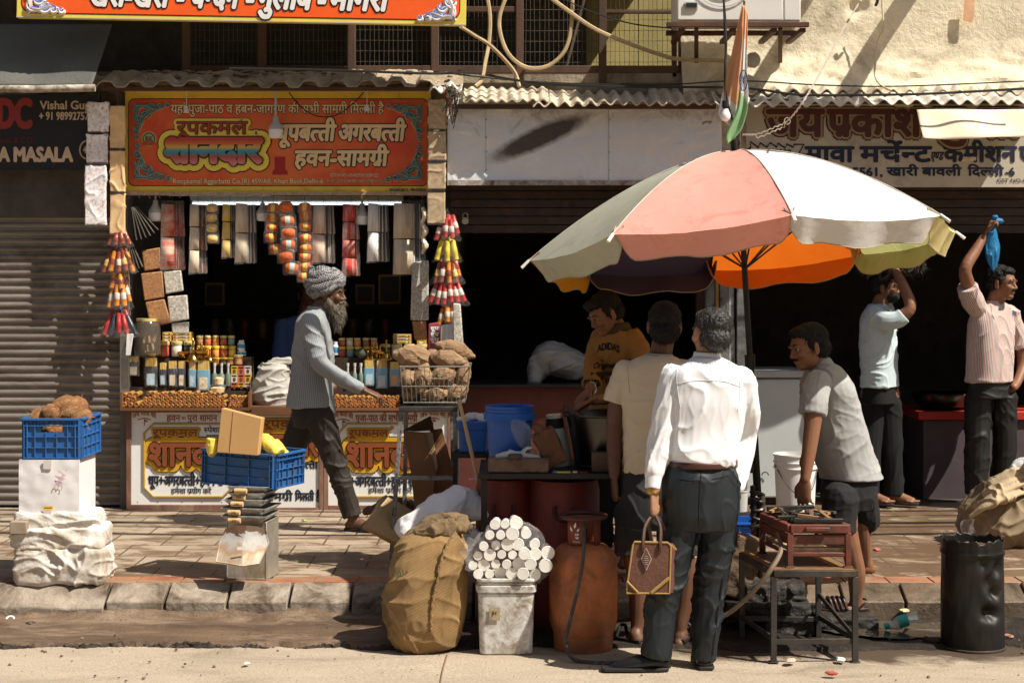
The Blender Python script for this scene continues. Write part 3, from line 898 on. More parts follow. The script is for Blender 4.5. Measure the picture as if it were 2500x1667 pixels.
# black spice shop sign on the left
D = 11.9
BS = thing('shop_signboard', 'black spice shop sign with red initials and cream English lettering above the roller shutter', 'sign', P(110, 412, D))
m = MB(); m.bx(X(-60, D), X(244, D), D, D + .04, Z(414, D), Z(232, D)); obj('board', m, paint('sign_black', (.012, .011, .013), .5), BS)
m = MB()
wpx(m, 'DC', [(0, .05, .002)], -8, 78, 311, 246, D, dev=False)
cw = [(1, .025, .002)]
wpx(m, 'Vishal Gupta', cw, 98, 243, 267, 248, D, dev=False); wpx(m, '+ 91 98992757', cw, 95, 217, 293, 275, D, dev=False)
wpx(m, 'Dayal & CO.', [(2, .01, .002)], -18, 85, 350, 336, D, dev=False); wpx(m, 'A MASALA', [(1, .05, .002)], -3, 177, 394, 362, D, dev=False)
wpx(m, '4', cw, 203, 211, 374, 358, D, dev=False)
m.tube([P(212 + 17 * math.cos(t * .39), 366 + 22 * math.sin(t * .39), D - .003) for t in range(16)], .006, 5, closed=True, mi=1)
obj('lettering', m, [paint('dull_red', (.30, .03, .025)), paint('sign_cream', (.62, .47, .32)), paint('dark_red', (.10, .014, .012))], BS)
# painted counters of the incense shop
D = 11.95
cw_m = mat('counter_white', (.83, .83, .80), .5, .03, 5, .1, 60, dirt=(.58, .50, .38), dscale=2.5, damt=.68)
cf_m = mat('counter_frame', (.20, .10, .07), .7, .3, 5, .4, 40, stretch=(1, 1, .3), dirt=(.35, .25, .16), dscale=6, damt=.58)
lm = [paint('ink', (.014, .02, .035)), BLK, paint('brand_brown', (.24, .062, .02)), paint('brand_yellow', (.68, .36, .02)), paint('brick_red', (.32, .05, .025)), paint('frame_gold', (.46, .30, .06), .4)]
brand = [(1, .205, .004), (3, .18, .010), (1, .06, .016), (2, .032, .022)]
brand2 = [(1, .20, .004), (3, .165, .010), (2, .025, .018)]
def counter(name, label, x0, x1, y0, y1, dep, top):
 t = thing(name, label, 'counter', (X((x0 + x1) / 2, D), D, PV), 'painted counters of the incense shop')
 m = MB(); m.bx(X(x0, D) + .02, X(x1, D) - .02, D, D + .02, Z(y1, D), Z(y0, D)); obj('front_panel', m, cw_m, t)
 m = MB()
 m.bx(X(x0, D) - .015, X(x0, D) + .02, D - .016, D + .05, PV, Z(y0, D)); m.bx(X(x1, D) - .02, X(x1, D) + .01, D - .016, D + .05, PV, Z(y0, D))
 m.bx(X(x0, D) + .02, X(x1, D) - .02, D - .014, D + .05, Z(y1, D) - .05, Z(y1, D)); m.bx(X(x0, D) + .02, X(x1, D) - .02, D + .06, D + .1, PV, Z(y1, D) - .05)
 m.bx(X(x0, D) + .02, X(x1, D) - .02, D + .03, D + dep, Z(y0, D) - .04, Z(y0, D) - .005)
 obj('frame', m, cf_m, t, bevel=.003)
 m = MB(); m.bx(X(x0, D) - .06, X(x1, D) + .015, D - .06, D + dep, Z(y0, D), Z(top, D))
 obj('top', m, mat('counter_top_wood', (.17, .075, .035), .6, .3, 5, .4, 40, stretch=(.2, 1, 1)), t, bevel=.004)
 return t
def octo(m, x0, x1, y0, y1, c):
 p = [(x0 + c, y0), (x1 - c, y0), (x1, y0 + c), (x1, y1 - c), (x1 - c, y1), (x0 + c, y1), (x0, y1 - c), (x0, y0 + c)]
 m.tube([P(x, y, D - .006) for x, y in p], .0085, 6, closed=True, mi=5)
def mata(m, x0, x1, yb):
 wpx(m, 'जय माता की', [(4, .012, .003)], x0, x1, yb, yb - 10, D, arc=.8)
 xm = (x0 + x1) / 2
 m.tube([P(xm - 16 + 32 * t / 8, yb + 3 - 4 * (1 - (t / 4 - 1) ** 2), D - .003) for t in range(9)], .003, 4, mi=4)
 m.tube([P(xm, yb + 1, D - .003), P(xm, yb + 17, D - .003)], .003, 4, mi=4)
 plate(m, [(X(xm + a, D), Z(yb + b, D)) for a, b in ((0, 2), (9, 5), (5, 6), (10, 8), (0, 7))], D, .003, .001, 4)
c1 = counter('painted_counter', 'left white counter lettered in Hindi under the tray of incense rolls, behind the blue crate', 314, 613, 1005, 1231, .55, 997)
m = MB()
mata(m, 324, 381, 1022); wpx(m, 'हवन', [(4, .02, .003)], 407, 440, 1027, 1014, D); wpx(m, 'का', [(4, .01, .003)], 443, 454, 1024, 1017, D); wpx(m, 'पुरा', [(4, .02, .003)], 457, 482, 1027, 1014, D); wpx(m, 'सामान', [(4, .02, .003)], 487, 530, 1027, 1014, D)
octo(m, 352, 567, 1034, 1212, 23)
wpx(m, 'रूपकमल', brand2, 374, 484, 1064, 1048, D); wpx(m, 'शानदार', brand, 364, 556, 1136, 1085, D); wpx(m, 'स~पेशल', [(0, .02, .003)], 498, 543, 1055, 1044, D)
wpx(m, 'सामग^ी', [(0, .02, .003)], 503, 550, 1072, 1062, D)
wpx(m, 'धूप+अगरबत~ती+हवन स', [(0, .035, .003)], 362, 545, 1184, 1163, D); wpx(m, 'हमेशा प^योग करें', [(0, .02, .003)], 418, 516, 1204, 1193, D)
for px in (336, 385, 445, 493, 542): m.ell(P(px, 1225, D - .001), (.004, .002, .004), None, 6, 4, 1)
obj('lettering', m, lm, c1)
c2 = counter('painted_counter', 'narrow middle white counter lettered in Hindi between the two wider ones', 622, 786, 1012, 1238, .55, 990)
m = MB()
wpx(m, 'रूपकमल', brand2, 645, 768, 1044, 1026, D); wpx(m, 'शानदार', brand, 640, 776, 1112, 1064, D)
wpx(m, 'अगरबत~ती', [(0, .035, .003)], 690, 775, 1143, 1125, D); wpx(m, 'सामग^ी', [(0, .035, .003)], 640, 714, 1221, 1204, D); wpx(m, 'िमलती है', [(0, .035, .003)], 721, 782, 1221, 1204, D)
obj('lettering', m, lm, c2)
c3 = counter('painted_counter', 'right white counter lettered in Hindi behind the metal stand and folded cartons', 795, 1100, 1005, 1233, .55, 997)
m = MB()
mata(m, 812, 862, 1024); mata(m, 1026, 1088, 1021); wpx(m, 'पुजा-पाठ की सभी सामग^ी', [(4, .02, .003)], 868, 1019, 1028, 1014, D)
octo(m, 826, 1062, 1034, 1212, 23)
wpx(m, 'रूपकमल', brand2, 852, 948, 1065, 1049, D); wpx(m, 'शानदार', brand, 846, 1040, 1138, 1085, D)
m.tube([P(957 + 4 * math.cos(t * .52), 1044 + 4 * math.sin(t * .52), D - .003) for t in range(12)], .0018, 4, closed=True, mi=4)
wpx(m, 'R', [(4, .03, .003)], 955.4, 959, 1046, 1041.5, D, dev=False)
wpx(m, 'धूप+अगरबत~ती+हवन स', [(0, .035, .003)], 829, 1011, 1186, 1165, D); wpx(m, 'हमेशा प^योग करें', [(0, .02, .003)], 899, 1006, 1203, 1192, D)
obj('lettering', m, lm, c3)
# ---------------------------------------------------------------- figures: closed lofts merged into one surface by a voxel remesh
class Vox:
 def __init__(s): s.mb = MB()
 def limb(s, pts, n=14, flat=1.0, side=None, k=5, open_=False):
  """pts = [(Vector, radius)]; rounded ends; flat squashes across side"""
  a = cr([(*p, r) for p, r in pts], k) if len(pts) > 2 else [np.array((*p, r), float) for p, r in pts]
  c = [V(q[:3]) for q in a]; r = [max(float(q[3]), .002) for q in a]
  t0, t1 = (c[0] - c[1]).normalized(), (c[-1] - c[-2]).normalized()
  f0, f1 = (r[0], r[-1])
  head = [(c[0] + t0 * f0 * math.sin(R(q)), f0 * math.cos(R(q))) for q in (85, 55, 28)]
  tail = [(c[-1] + t1 * f1 * math.sin(R(q)), f1 * math.cos(R(q))) for q in (28, 55, 85)]
  if open_: tail = [(c[-1] + t1 * .004, f1 * .97), (c[-1] + t1 * .004, f1 * .5)]
  ring = head + list(zip(c, r)) + tail
  vs = []
  ref = V(side) if side is not None else None
  for i, (p, q) in enumerate(ring):
   t = (ring[min(i + 1, len(ring) - 1)][0] - ring[max(i - 1, 0)][0]).normalized()
   if ref is None: ref = V((0, 1, 0)) if abs(t.y) < .9 else V((1, 0, 0))
   x = (ref - t * ref.dot(t)).normalized()
   if side is None: ref = x
   y = t.cross(x)
   for j in range(n):
    g = 2 * math.pi * j / n
    vs.append(p + x * (q * math.cos(g)) + y * (q * flat * math.sin(g)))
  fs = [(i * n + j, i * n + (j + 1) % n, (i + 1) * n + (j + 1) % n, (i + 1) * n + j) for i in range(len(ring) - 1) for j in range(n)]
  fs += [tuple(range(n - 1, -1, -1)), tuple(range((len(ring) - 1) * n, len(ring) * n))]
  s.mb.add(vs, fs)
  return s
 def px(s, pts, **k):
  """pts = [(photo x, photo y, depth, radius)]"""
  return s.limb([(P(a, b, c), r) for a, b, c, r in pts], **k)
 def ell(s, c, r, rot=None, n=18, k=12): s.mb.ell(c, r, rot, n, k); return s
 def torso(s, secs, f, up=(0, 0, 1), ex=2.4, n=28, k=5):
  """secs = [(photo x, photo y, depth, half width, half depth)], f = way the chest faces"""
  f = V(f).normalized(); u = V(up); r = f.cross(u).normalized()
  a = cr([(*P(q[0], q[1], q[2]), q[3], q[4]) for q in secs], k)
  vs = []
  for q in a:
   c = V(q[:3])
   for j in range(n):
    g = 2 * math.pi * j / n
    cc, ss = math.cos(g), math.sin(g)
    vs.append(c + r * (q[3] * math.copysign(abs(cc) ** (2 / ex), cc)) + f * (q[4] * math.copysign(abs(ss) ** (2 / ex), ss)))
  fs = [(i * n + j, i * n + (j + 1) % n, (i + 1) * n + (j + 1) % n, (i + 1) * n + j) for i in range(len(a) - 1) for j in range(n)]
  fs += [tuple(range(n - 1, -1, -1)), tuple(range((len(a) - 1) * n, len(a) * n))]
  s.mb.add(vs, fs)
  return s
 def head(s, c, f, up, k=1.0, ears=True, nose=1.0):
  c, f, u = V(c), V(f).normalized(), V(up)
  r = f.cross(u).normalized(); u = r.cross(f).normalized()
  M = Matrix((r, f, u)).transposed()
  def q(a, b, d): return c + (r * a + f * b + u * d) * k
  def e(p, rad, M2=M): s.ell(p, tuple(x * k for x in rad), M2)
  e(q(0, -.012, .036), (.076, .097, .082)); e(q(0, .02, -.03), (.061, .07, .085)); e(q(0, .012, .02), (.069, .082, .07))
  e(q(0, .056, -.086), (.034, .033, .026)); e(q(0, .02, -.07), (.05, .06, .042))
  for g in (-1, 1):
   e(q(g * .036, .062, -.022), (.026, .026, .026))
   e(q(g * .03, .085, .024), (.024, .012, .009))
   if ears:
    Me = M @ Matrix.Rotation(g * R(-24), 3, 'Z')
    e(q(g * .080, -.006, -.006), (.008, .021, .034), Me); e(q(g * .078, .002, -.03), (.008, .012, .014), Me)
  s.limb([(q(0, .082, .02), .009 * k), (q(0, .094, -.004), .009 * k * nose), (q(0, .105 * (.96 + .04 * nose), -.026), .0115 * k * nose)], n=10)
  for g in (-1, 1): e(q(g * .012, .094, -.031), (.010, .012, .009))
  e(q(0, .084, -.054), (.024, .014, .006)); e(q(0, .082, -.066), (.021, .013, .007))
  s.hd = (c, r, f, u, k)
  return s
 def hand(s, w, d, n, t, curl=.6, k=1.0, spread=.0, thumb=.75):
  w, d, n, t = V(w), V(d).normalized(), V(n).normalized(), V(t).normalized()
  s.limb([(w - d * .02 * k, .026 * k), (w + d * .03 * k, .038 * k), (w + d * .085 * k, .041 * k)], flat=.42, side=t, n=16)
  for i, (o, L, rr) in enumerate(((.031, .070, .0088), (.0105, .080, .0092), (-.0105, .074, .0088), (-.0305, .057, .0078))):
   p = w + d * (.090 - .006 * abs(i - 1.2)) * k + t * o * k
   a = (1.5 - i) * spread
   dd = (d + t * a).normalized()
   pts = [(p - dd * .012 * k, rr * k * 1.1), (p, rr * k * 1.08)]
   ax = dd.cross(n)
   for j, fr in enumerate((.42, .32, .26)):
    dd = Quaternion(ax, curl * (.75 + .2 * j) * (1 + .08 * i) / 1.6) @ dd
    p = p + dd * L * fr * k
    pts.append((p, rr * k * (1 - .12 * j)))
   s.limb(pts, n=8, k=3)
  p = w + d * .022 * k + t * .026 * k
  d1 = (d * .75 + t * thumb + n * .35).normalized(); d2 = (d * .95 + t * thumb * .35 + n * .45).normalized()
  s.limb([(p, .015 * k), (p + d1 * .038 * k, .0125 * k), (p + d1 * .038 * k + d2 * .03 * k, .0105 * k), (p + d1 * .038 * k + d2 * .055 * k, .009 * k)], n=8, k=3)
  return s
 def foot(s, a, d, L=.24, k=1.0):
  """a = ankle, d = toes' way on the ground, sole .075 below the ankle"""
  a, d = V(a), V(d).normalized()
  t = d.cross(V((0, 0, 1)))
  z = V((0, 0, -.052 * k))
  s.limb([(a, .036 * k), (a + z * .5 - d * .012, .037 * k)])
  s.limb([(a + z - d * .035 * k, .030 * k), (a + z * .75 + d * .03 * k, .036 * k), (a + z * 1.05 + d * .09 * k, .034 * k), (a + z * 1.2 + d * (L - .095) * k, .024 * k)], flat=1.1, side=t)
  for i in range(5): s.limb([(a + z * 1.25 + d * (L - .10 - .006 * i) * k + t * (i - 2) * .015 * k, .011 * k), (a + z * 1.28 + d * (L - .055 - .010 * i) * k + t * (i - 2) * .0165 * k, .0095 * k)], n=8)
  return s
 def done(s, name, m, parent, voxel=.006, smooth=3, wr=None, label=None, fine=None):
  """wr = [(amplitude, (sx, sy, sz) scale)] cloth folds pushed along the normals"""
  o = obj(name, s.mb, m, None)
  k = o.modifiers.new('r', 'REMESH'); k.mode = 'VOXEL'; k.voxel_size = voxel; k.adaptivity = 0
  if smooth:
   q = o.modifiers.new('s', 'SMOOTH'); q.iterations = smooth; q.factor = .5
  dg = bpy.context.evaluated_depsgraph_get()
  me = bpy.data.meshes.new_from_object(o.evaluated_get(dg))
  old = o.data
  nm = o.name
  del WL[o]
  bpy.data.objects.remove(o); bpy.data.meshes.remove(old)
  me.materials.clear()
  for x in (m if isinstance(m, (list, tuple)) else [m]): me.materials.append(x)
  nv = len(me.vertices)
  co = np.empty(nv * 3, 'f'); me.vertices.foreach_get('co', co); co = co.reshape(-1, 3)
  if wr or fine:
   no = np.empty(nv * 3, 'f'); me.vertex_normals.foreach_get('vector', no); no = no.reshape(-1, 3)
   d = np.zeros(nv, 'f')
   for amp, sc in (wr or []):
    sc = V(sc)
    for i in range(nv):
     p = V(co[i])
     q = noise.noise(p * 2.3 + V((3, 1, 7)))
     p2 = V((p.x * sc.x, p.y * sc.y, p.z * sc.z)) + V((q, -q, q)) * 1.6
     h = max(0, 1 - abs(noise.noise(p2)) * 1.9)
     d[i] += amp * (1.5 * h ** 4 - .35) * (.65 + .7 * noise.noise(p * 3.1))
   if fine:
    for i in range(nv): d[i] += fine[0] * noise.noise(V(co[i]) * fine[1])
   co = co + no * d[:, None]
   me.vertices.foreach_set('co', co.ravel())
  me.polygons.foreach_set('use_smooth', [True] * len(me.polygons))
  me.name = name
  n = bpy.data.objects.new(name, me)
  link(n, parent)
  s.obj = n
  if label: n['label'] = label
  return n
def eyes(vox, parent, look=0):
 c, r, f, u, k = vox.hd
 for g in (-1, 1):
  m = MB()
  p = c + (r * g * .031 + f * .079 + u * .006) * k
  m.ell(p, (.0108 * k,) * 3, None, 10, 6, 0)
  m.ell(p + (f * .0055 + r * look) * k, (.0078 * k,) * 3, None, 8, 5, 1)
  obj('eye', m, [mat('eye_white', (.28, .24, .21), .5, .05, bump=0), mat('eye_dark', (.015, .01, .008), .2, .05, bump=0)], parent)
 m = MB()
 for g in (-1, 1): m.tube([c + (r * g * a + f * b + u * d) * k for a, b, d in ((.012, .093, .026), (.03, .095, .032), (.05, .078, .027))], [.003 * k, .0045 * k, .002 * k], 6)
 obj('eyebrows', m, HAIR, parent)
def hair_cap(vox, parent, m=None, back=1.0, low=0.0, fine=(.004, 95), voxel=.0042, top=1.0, front=.0):
 c, r, f, u, k = vox.hd
 M = Matrix((r, f, u)).transposed()
 h = Vox()
 def q(a, b, d): return c + (r * a + f * b + u * d) * k
 h.ell(q(0, -.022, .046), (.083 * k, .098 * k, .082 * k * top), M, 24, 16)
 h.ell(q(0, -.05, .0 - low), (.078 * k, .068 * k * back, .066 * k), M, 24, 16)
 h.ell(q(0, .035 + front, .085), (.062 * k, .052 * k, .034 * k), M)
 for g in (-1, 1): h.ell(q(g * .07, .005, .022), (.014 * k, .03 * k, .036 * k), M)
 o = h.done('hair', m or HAIR, parent, voxel, 2, [(.003, (70, 70, 22))], fine=fine)
 strands(o, 600, .015, -u * .7 - f * .25, m or HAIR, .0009)
 return o
def strands(o, n, L, down, m_, r=.0011, parent=None, out=.5):
 """short hairs rooted on the surface of o, combed along down"""
 me = o.data; mb = MB(); down = V(down)
 for i in range(n):
  v = me.vertices[rnd.randrange(len(me.vertices))]
  q = V((rnd.random() - .5, rnd.random() - .5, rnd.random() - .5))
  d = (v.normal * out + down + q * .5).normalized(); e = (down + v.normal * out * .2 + q * .4).normalized(); k = L * (.5 + rnd.random())
  mb.tube([v.co, v.co + d * k * .5, v.co + d * k * .5 + e * k * .5], [r, r, r * .4], 3)
 return obj('hair_strands', mb, m_, o)
def fabric(name, c, var=.07, rough=.9, weave=500, dirt=None, damt=.62, dscale=4, trans=0, **k):
 return mat('cloth_' + name, c, rough, var, 4, .25, weave, dirt=dirt, damt=damt, dscale=dscale, bdist=.0015, trans=trans, **k)
def stripes(name, base, cols, pitch, axis=(1, 0, 0), dirt=None):
 """woven stripes across object coordinate axis: cols = [(start, end, colour)] in fractions of the pitch"""
 m, n, l, b = newmat(name)
 t = n.new('ShaderNodeTexCoord')
 d = n.new('ShaderNodeVectorMath'); d.operation = 'DOT_PRODUCT'; d.inputs[1].default_value = V(axis) / pitch
 at = n.new('ShaderNodeAttribute'); at.attribute_name = 'wrap'
 l.new(at.outputs['Fac'], d.inputs[0])
 mu = n.new('ShaderNodeMath'); mu.operation = 'MULTIPLY'; mu.inputs[1].default_value = 1 / pitch; l.new(at.outputs['Fac'], mu.inputs[0])
 fr = n.new('ShaderNodeMath'); fr.operation = 'FRACT'; l.new(mu.outputs[0], fr.inputs[0])
 st = [(0, base)]
 for a, e, c in cols: st += [(a, c), (e, base)]
 r = n.new('ShaderNodeValToRGB'); r.color_ramp.interpolation = 'CONSTANT'
 el = r.color_ramp.elements
 while len(el) < len(st): el.new(.99)
 for i, (p, c) in enumerate(st): el[i].position = p; el[i].color = (*c, 1)
 l.new(fr.outputs[0], r.inputs[0])
 l.new(r.outputs[0], b.inputs['Base Color'])
 b.inputs['Roughness'].default_value = .9
 return m
def wrap_attr(o, bones, centre):
 """per-vertex distance round the nearest bone, for stripes that run along body and sleeves"""
 me = o.data
 nv = len(me.vertices)
 co = np.empty(nv * 3, 'f'); me.vertices.foreach_get('co', co); co = co.reshape(-1, 3).astype(float)
 best = np.full(nv, 1e9); val = np.zeros(nv)
 for a, b, rad, ref in bones:
  a, b = np.array(a, float), np.array(b, float)
  d = b - a; L = np.linalg.norm(d); d /= L
  t = np.clip(((co - a) @ d), 0, L)
  off = co - (a + t[:, None] * d)
  dist = np.linalg.norm(off, axis=1) / rad
  x = np.array(ref, float); x -= d * (x @ d); x /= np.linalg.norm(x); y = np.cross(d, x)
  ang = np.arctan2(off @ y, off @ x)
  k = dist < best
  best[k] = dist[k]; val[k] = (ang * rad + 5)[k]
 at = me.attributes.new('wrap', 'FLOAT', 'POINT')
 at.data.foreach_set('value', val.astype('f'))
def band(c, a, b, h, f, up=(0, 0, 1), n=36, a2=None, b2=None, open_=0, lift=0):
 """elliptical strip (belt, collar); open_ leaves a gap in front"""
 f = V(f).normalized(); u = V(up).normalized(); r = f.cross(u).normalized()
 m = MB()
 def fn(p, q):
  g = math.pi / 2 + open_ / 2 + (2 * math.pi - open_) * p
  A, B_ = a + ((a2 or a) - a) * q, b + ((b2 or b) - b) * q
  return V(c) + r * A * math.cos(g) + f * B_ * math.sin(g) + u * (h * (q - .5) + lift * math.sin(g))
 m.grid(fn, n, 3)
 return m
HAIR = mat('black_hair', (.009, .0075, .0065), .62, .4, 60, .8, 240, bstretch=(1, 1, .2), spec=.25)
def seam(o, pts, D, m_, r=.0018):
 bv = BVHTree.FromPolygons([v.co for v in o.data.vertices], [p.vertices for p in o.data.polygons]); out = []
 for x, y in cr(pts, 8):
  a = V((0, 0, H)); d = (P(x, y, D) - a).normalized(); h = bv.ray_cast(a, d, 30)
  if h[0] is not None: out.append(h[0] - d * r * .4)
 if len(out) > 2:
  m = MB(); m.tube(out, r, 5); obj('seam', m, m_, o)
SKIN = mat('skin_brown', (.23, .105, .055), .5, .12, 8, .2, 160)
SKIN_D = mat('skin_dark_brown', (.13, .06, .034), .5, .12, 8, .2, 160)
SKIN_L = mat('skin_tan', (.36, .19, .115), .5, .12, 8, .2, 160)
for k_ in (SKIN, SKIN_D, SKIN_L):
 b_ = k_.node_tree.nodes['Principled BSDF']; b_.inputs['Subsurface Weight'].default_value = .12; b_.inputs['Subsurface Radius'].default_value = (.02, .008, .004)
LEATHER = mat('black_leather', (.012, .012, .013), .28, .2, 10, .2, 90)
# ---------------------------------------------------------------- 1. man in a white shirt, seen from behind, holding a brown bag
T = thing('person', 'man from behind in a white long sleeved shirt and charcoal trousers, holding a bag', 'person', P(1670, 1630, 7.85))
f = (-.12, 1, 0)
b = Vox()
b.head(P(1735, 815, 7.9), (-.42, .9, -.06), (.10, .05, 1), 1.0)
b.limb([(P(1733, 835, 7.92), .058), (P(1728, 875, 7.92), .062), (P(1727, 905, 7.92), .07)])
b.torso([(1727, 890, 7.9, .12, .07), (1727, 920, 7.9, .17, .09), (1726, 990, 7.9, .16, .105), (1718, 1100, 7.88, .12, .08), (1712, 1200, 7.88, .14, .09), (1712, 1260, 7.88, .13, .08)], f)
b.px([(1642, 925, 7.9, .05), (1628, 1000, 7.88, .047), (1616, 1068, 7.86, .042), (1603, 1130, 7.83, .038), (1596, 1198, 7.80, .029)])
b.px([(1812, 932, 7.9, .045), (1825, 1000, 7.92, .036), (1822, 1060, 7.97, .03), (1811, 1125, 7.95, .028), (1802, 1178, 7.9, .025), (1797, 1200, 7.9, .026)])
b.hand(P(1596, 1202, 7.80), (.05, .02, -1), (.75, .6, -.1), (.45, .85, -.1), 2.1, .95, thumb=.5)
b.px([(1665, 1240, 7.87, .07), (1640, 1400, 7.86, .05), (1612, 1500, 7.84, .045), (1603, 1610, 7.83, .035)]); b.px([(1748, 1240, 7.87, .07), (1738, 1400, 7.88, .05), (1727, 1500, 7.88, .045), (1720, 1610, 7.88, .035)])
body = b.done('body', SKIN_L, T, .0045)
eyes(b, T)
hm = mat('salt_and_pepper_hair', (.016, .014, .013), .5, .4, 60, .6, 220, dirt=(.17, .16, .15), dscale=75, damt=.60, bstretch=(1, 1, .2), stretch=(1, 1, .3))
hair_cap(b, T, hm, back=1.05, low=.022, fine=(.005, 90))
s = Vox()
s.torso([(1727, 872, 7.9, .07, .062), (1727, 890, 7.9, .135, .085), (1727, 915, 7.9, .192, .108), (1728, 975, 7.9, .192, .128), (1723, 1045, 7.9, .178, .128), (1717, 1105, 7.88, .166, .126), (1714, 1133, 7.88, .158, .118)], f)
s.px([(1645, 920, 7.9, .068), (1632, 985, 7.88, .063), (1618, 1065, 7.86, .060), (1606, 1120, 7.84, .055), (1600, 1150, 7.82, .050)])
s.px([(1598, 1166, 7.81, .040), (1594, 1192, 7.80, .038)], open_=True)
s.px([(1810, 928, 7.9, .07), (1824, 990, 7.92, .062), (1821, 1060, 7.98, .056), (1812, 1120, 7.95, .054), (1802, 1170, 7.9, .044), (1800, 1184, 7.88, .042)])
white = fabric('white_cotton', (.74, .745, .76), .02, .85)
so = s.done('shirt', white, T, .006, 4, [(.010, (6, 6, 2.2)), (.006, (9, 9, 6)), (.002, (22, 22, 9))])
wsm = fabric('white_seam', (.56, .57, .60))
for q in ([(1650, 938), (1690, 930), (1728, 929), (1770, 932), (1806, 944)], [(1652, 900), (1652, 930), (1656, 965), (1661, 995)], [(1803, 905), (1806, 940), (1805, 975), (1801, 1005)]): seam(so, q, 7.9, wsm)
obj('collar', band(P(1726, 868, 7.915), .066, .062, .036, f, (.04, -.25, 1), a2=.06, b2=.056), white, T, solid=.008)
# trousers with belt
t = Vox()
t.torso([(1713, 1126, 7.88, .152, .112), (1712, 1165, 7.88, .180, .132), (1711, 1215, 7.88, .188, .138), (1711, 1255, 7.87, .18, .128), (1710, 1290, 7.87, .165, .11)], f)
t.px([(1667, 1240, 7.87, .095), (1652, 1330, 7.86, .09), (1634, 1410, 7.85, .082), (1614, 1470, 7.845, .076), (1608, 1540, 7.84, .074), (1602, 1588, 7.83, .074), (1600, 1600, 7.83, .072)], open_=True)
t.px([(1752, 1240, 7.88, .095), (1746, 1330, 7.88, .088), (1738, 1400, 7.88, .080), (1729, 1480, 7.88, .070), (1722, 1560, 7.88, .066), (1718, 1608, 7.88, .064)], open_=True)
tro = fabric('charcoal_suiting', (.009, .0135, .0165), .2, .55)
to = t.done('trousers', tro, T, .006, 3, [(.010, (5, 5, 4)), (.006, (11, 11, 9))])
for q in ([(1713, 1142), (1709, 1190), (1707, 1240), (1706, 1285)], [(1738, 1170), (1758, 1166), (1780, 1160)], [(1660, 1168), (1680, 1172), (1696, 1172)], [(1800, 1150), (1802, 1230), (1792, 1330), (1770, 1450)]): seam(to, q, 7.9, fabric('dark_seam', (.006, .008, .009)), .0024)
m = MB()
for a, c in (((1736, 1330), (1744, 1590)),):
 m.tube([P(1780, 1290, 7.845), P(1768, 1400, 7.82), P(1752, 1500, 7.82), P(1741, 1600, 7.82)], .004, 5)
obj('crease', m, tro, T)
obj('belt', band(P(1714, 1131, 7.88), .168, .129, .030, f), mat('brown_belt', (.07, .028, .018), .4, .2), T, solid=.006)
m = MB()
m.tube([P(1593, 1199, 7.80) + V((.031 * math.cos(q * .42), .026 * math.sin(q * .42), .003 * math.sin(q * .9))) for q in range(15)], .006, 6, closed=True)
m.lathe([(0, 0), (.014, 0), (.015, .006), (0, .007)], P(1588, 1199, 7.775), 12, (-.5, -.8, .1))
obj('wrist_watch', m, mat('gold_watch', (.55, .34, .08), .3, .15, metal=.9), T)
sh = Vox()
sh.limb([(P(1622, 1618, 7.84), .038), (P(1590, 1612, 7.83), .043), (P(1545, 1620, 7.83), .041), (P(1508, 1626, 7.83), .030), (P(1492, 1630, 7.83), .018)], flat=.85, side=V((0, 1, 0)))
sh.done('shoe', LEATHER, T, .005, 2)
sh = Vox()
sh.limb([(P(1720, 1618, 7.86), .036), (P(1719, 1615, 7.95), .042), (P(1716, 1610, 8.05), .036), (P(1714, 1608, 8.1), .024)], flat=.8, side=V((1, 0, 0)))
sh.done('shoe', LEATHER, T, .005, 2)
m = MB()
m.prism([(-.275, -.03), (-.26, -.045), (-.1, -.048), (0, -.045), (.04, -.035), (.045, 0), (.03, .035), (-.1, .042), (-.24, .04), (-.275, .02)], P(1610, 0, 7.83) * 1 + V((0, 0, .003)) - V((0, 0, P(1610, 0, 7.83).z)), XA, V((0, 1, 0)), ZA, .016)
m.prism([(-.042, -.04), (-.03, -.06), (.03, -.06), (.042, -.04), (.045, .12), (.03, .24), (-.03, .24), (-.045, .12)], V((P(1719, 0, 7.9).x, 7.88, .003)), XA, V((0, 1, 0)), ZA, .016)
obj('shoe_soles', m, mat('shoe_sole', (.02, .018, .016), .6), T, bevel=.003)
# the bag in his hand
G = thing('handbag', 'brown square bag with tan piping and a diamond patch held by the man in white', 'bag', P(1595, 1440, 7.78))
def bag_pt(x, y, d): return P(x, y, 7.72 + d)
m = MB()
bw = [(1549, 1322), (1630, 1324), (1638, 1332), (1634, 1448), (1530, 1447), (1531, 1430), (1545, 1330)]
fr = [bag_pt(x, y, 0) for x, y in bw]; bk = [bag_pt(x + 24, y + (2 if y < 1400 else 0), .115) for x, y in bw]
n_ = len(bw)
m.add(fr + bk, [tuple(range(n_ - 1, -1, -1)), tuple(range(n_, 2 * n_))] + [(i, (i + 1) % n_, (i + 1) % n_ + n_, i + n_) for i in range(n_)])
brn = mat('bag_brown', (.13, .055, .036), .55, .2, 5, .5, 45, dirt=(.20, .09, .05), dscale=7, damt=.66, bdist=.012)
obj('bag_body', m, brn, G, bevel=.006)
m = MB()
for pts in (fr, bk): m.tube(pts, .0048, 6, closed=True)
m.tube([fr[4] + V((.0, -.006, .055)), fr[4] + V((.05, -.006, .004))], .006, 5); m.tube([fr[3] + V((0, -.006, .075)), fr[3] + V((-.085, -.006, .004))], .008, 5)
m.tube([fr[2] + V((.003, .02, -.004)), bk[2] + V((.003, -.01, -.03))], .007, 5)
obj('piping', m, mat('tan_piping', (.34, .21, .07), .6, .15), G)
m = MB()
m.prism([(0, -.055), (.026, 0), (0, .055), (-.026, 0)], bag_pt(1578, 1364, -.006), XA, ZA, NF, .002, 0)
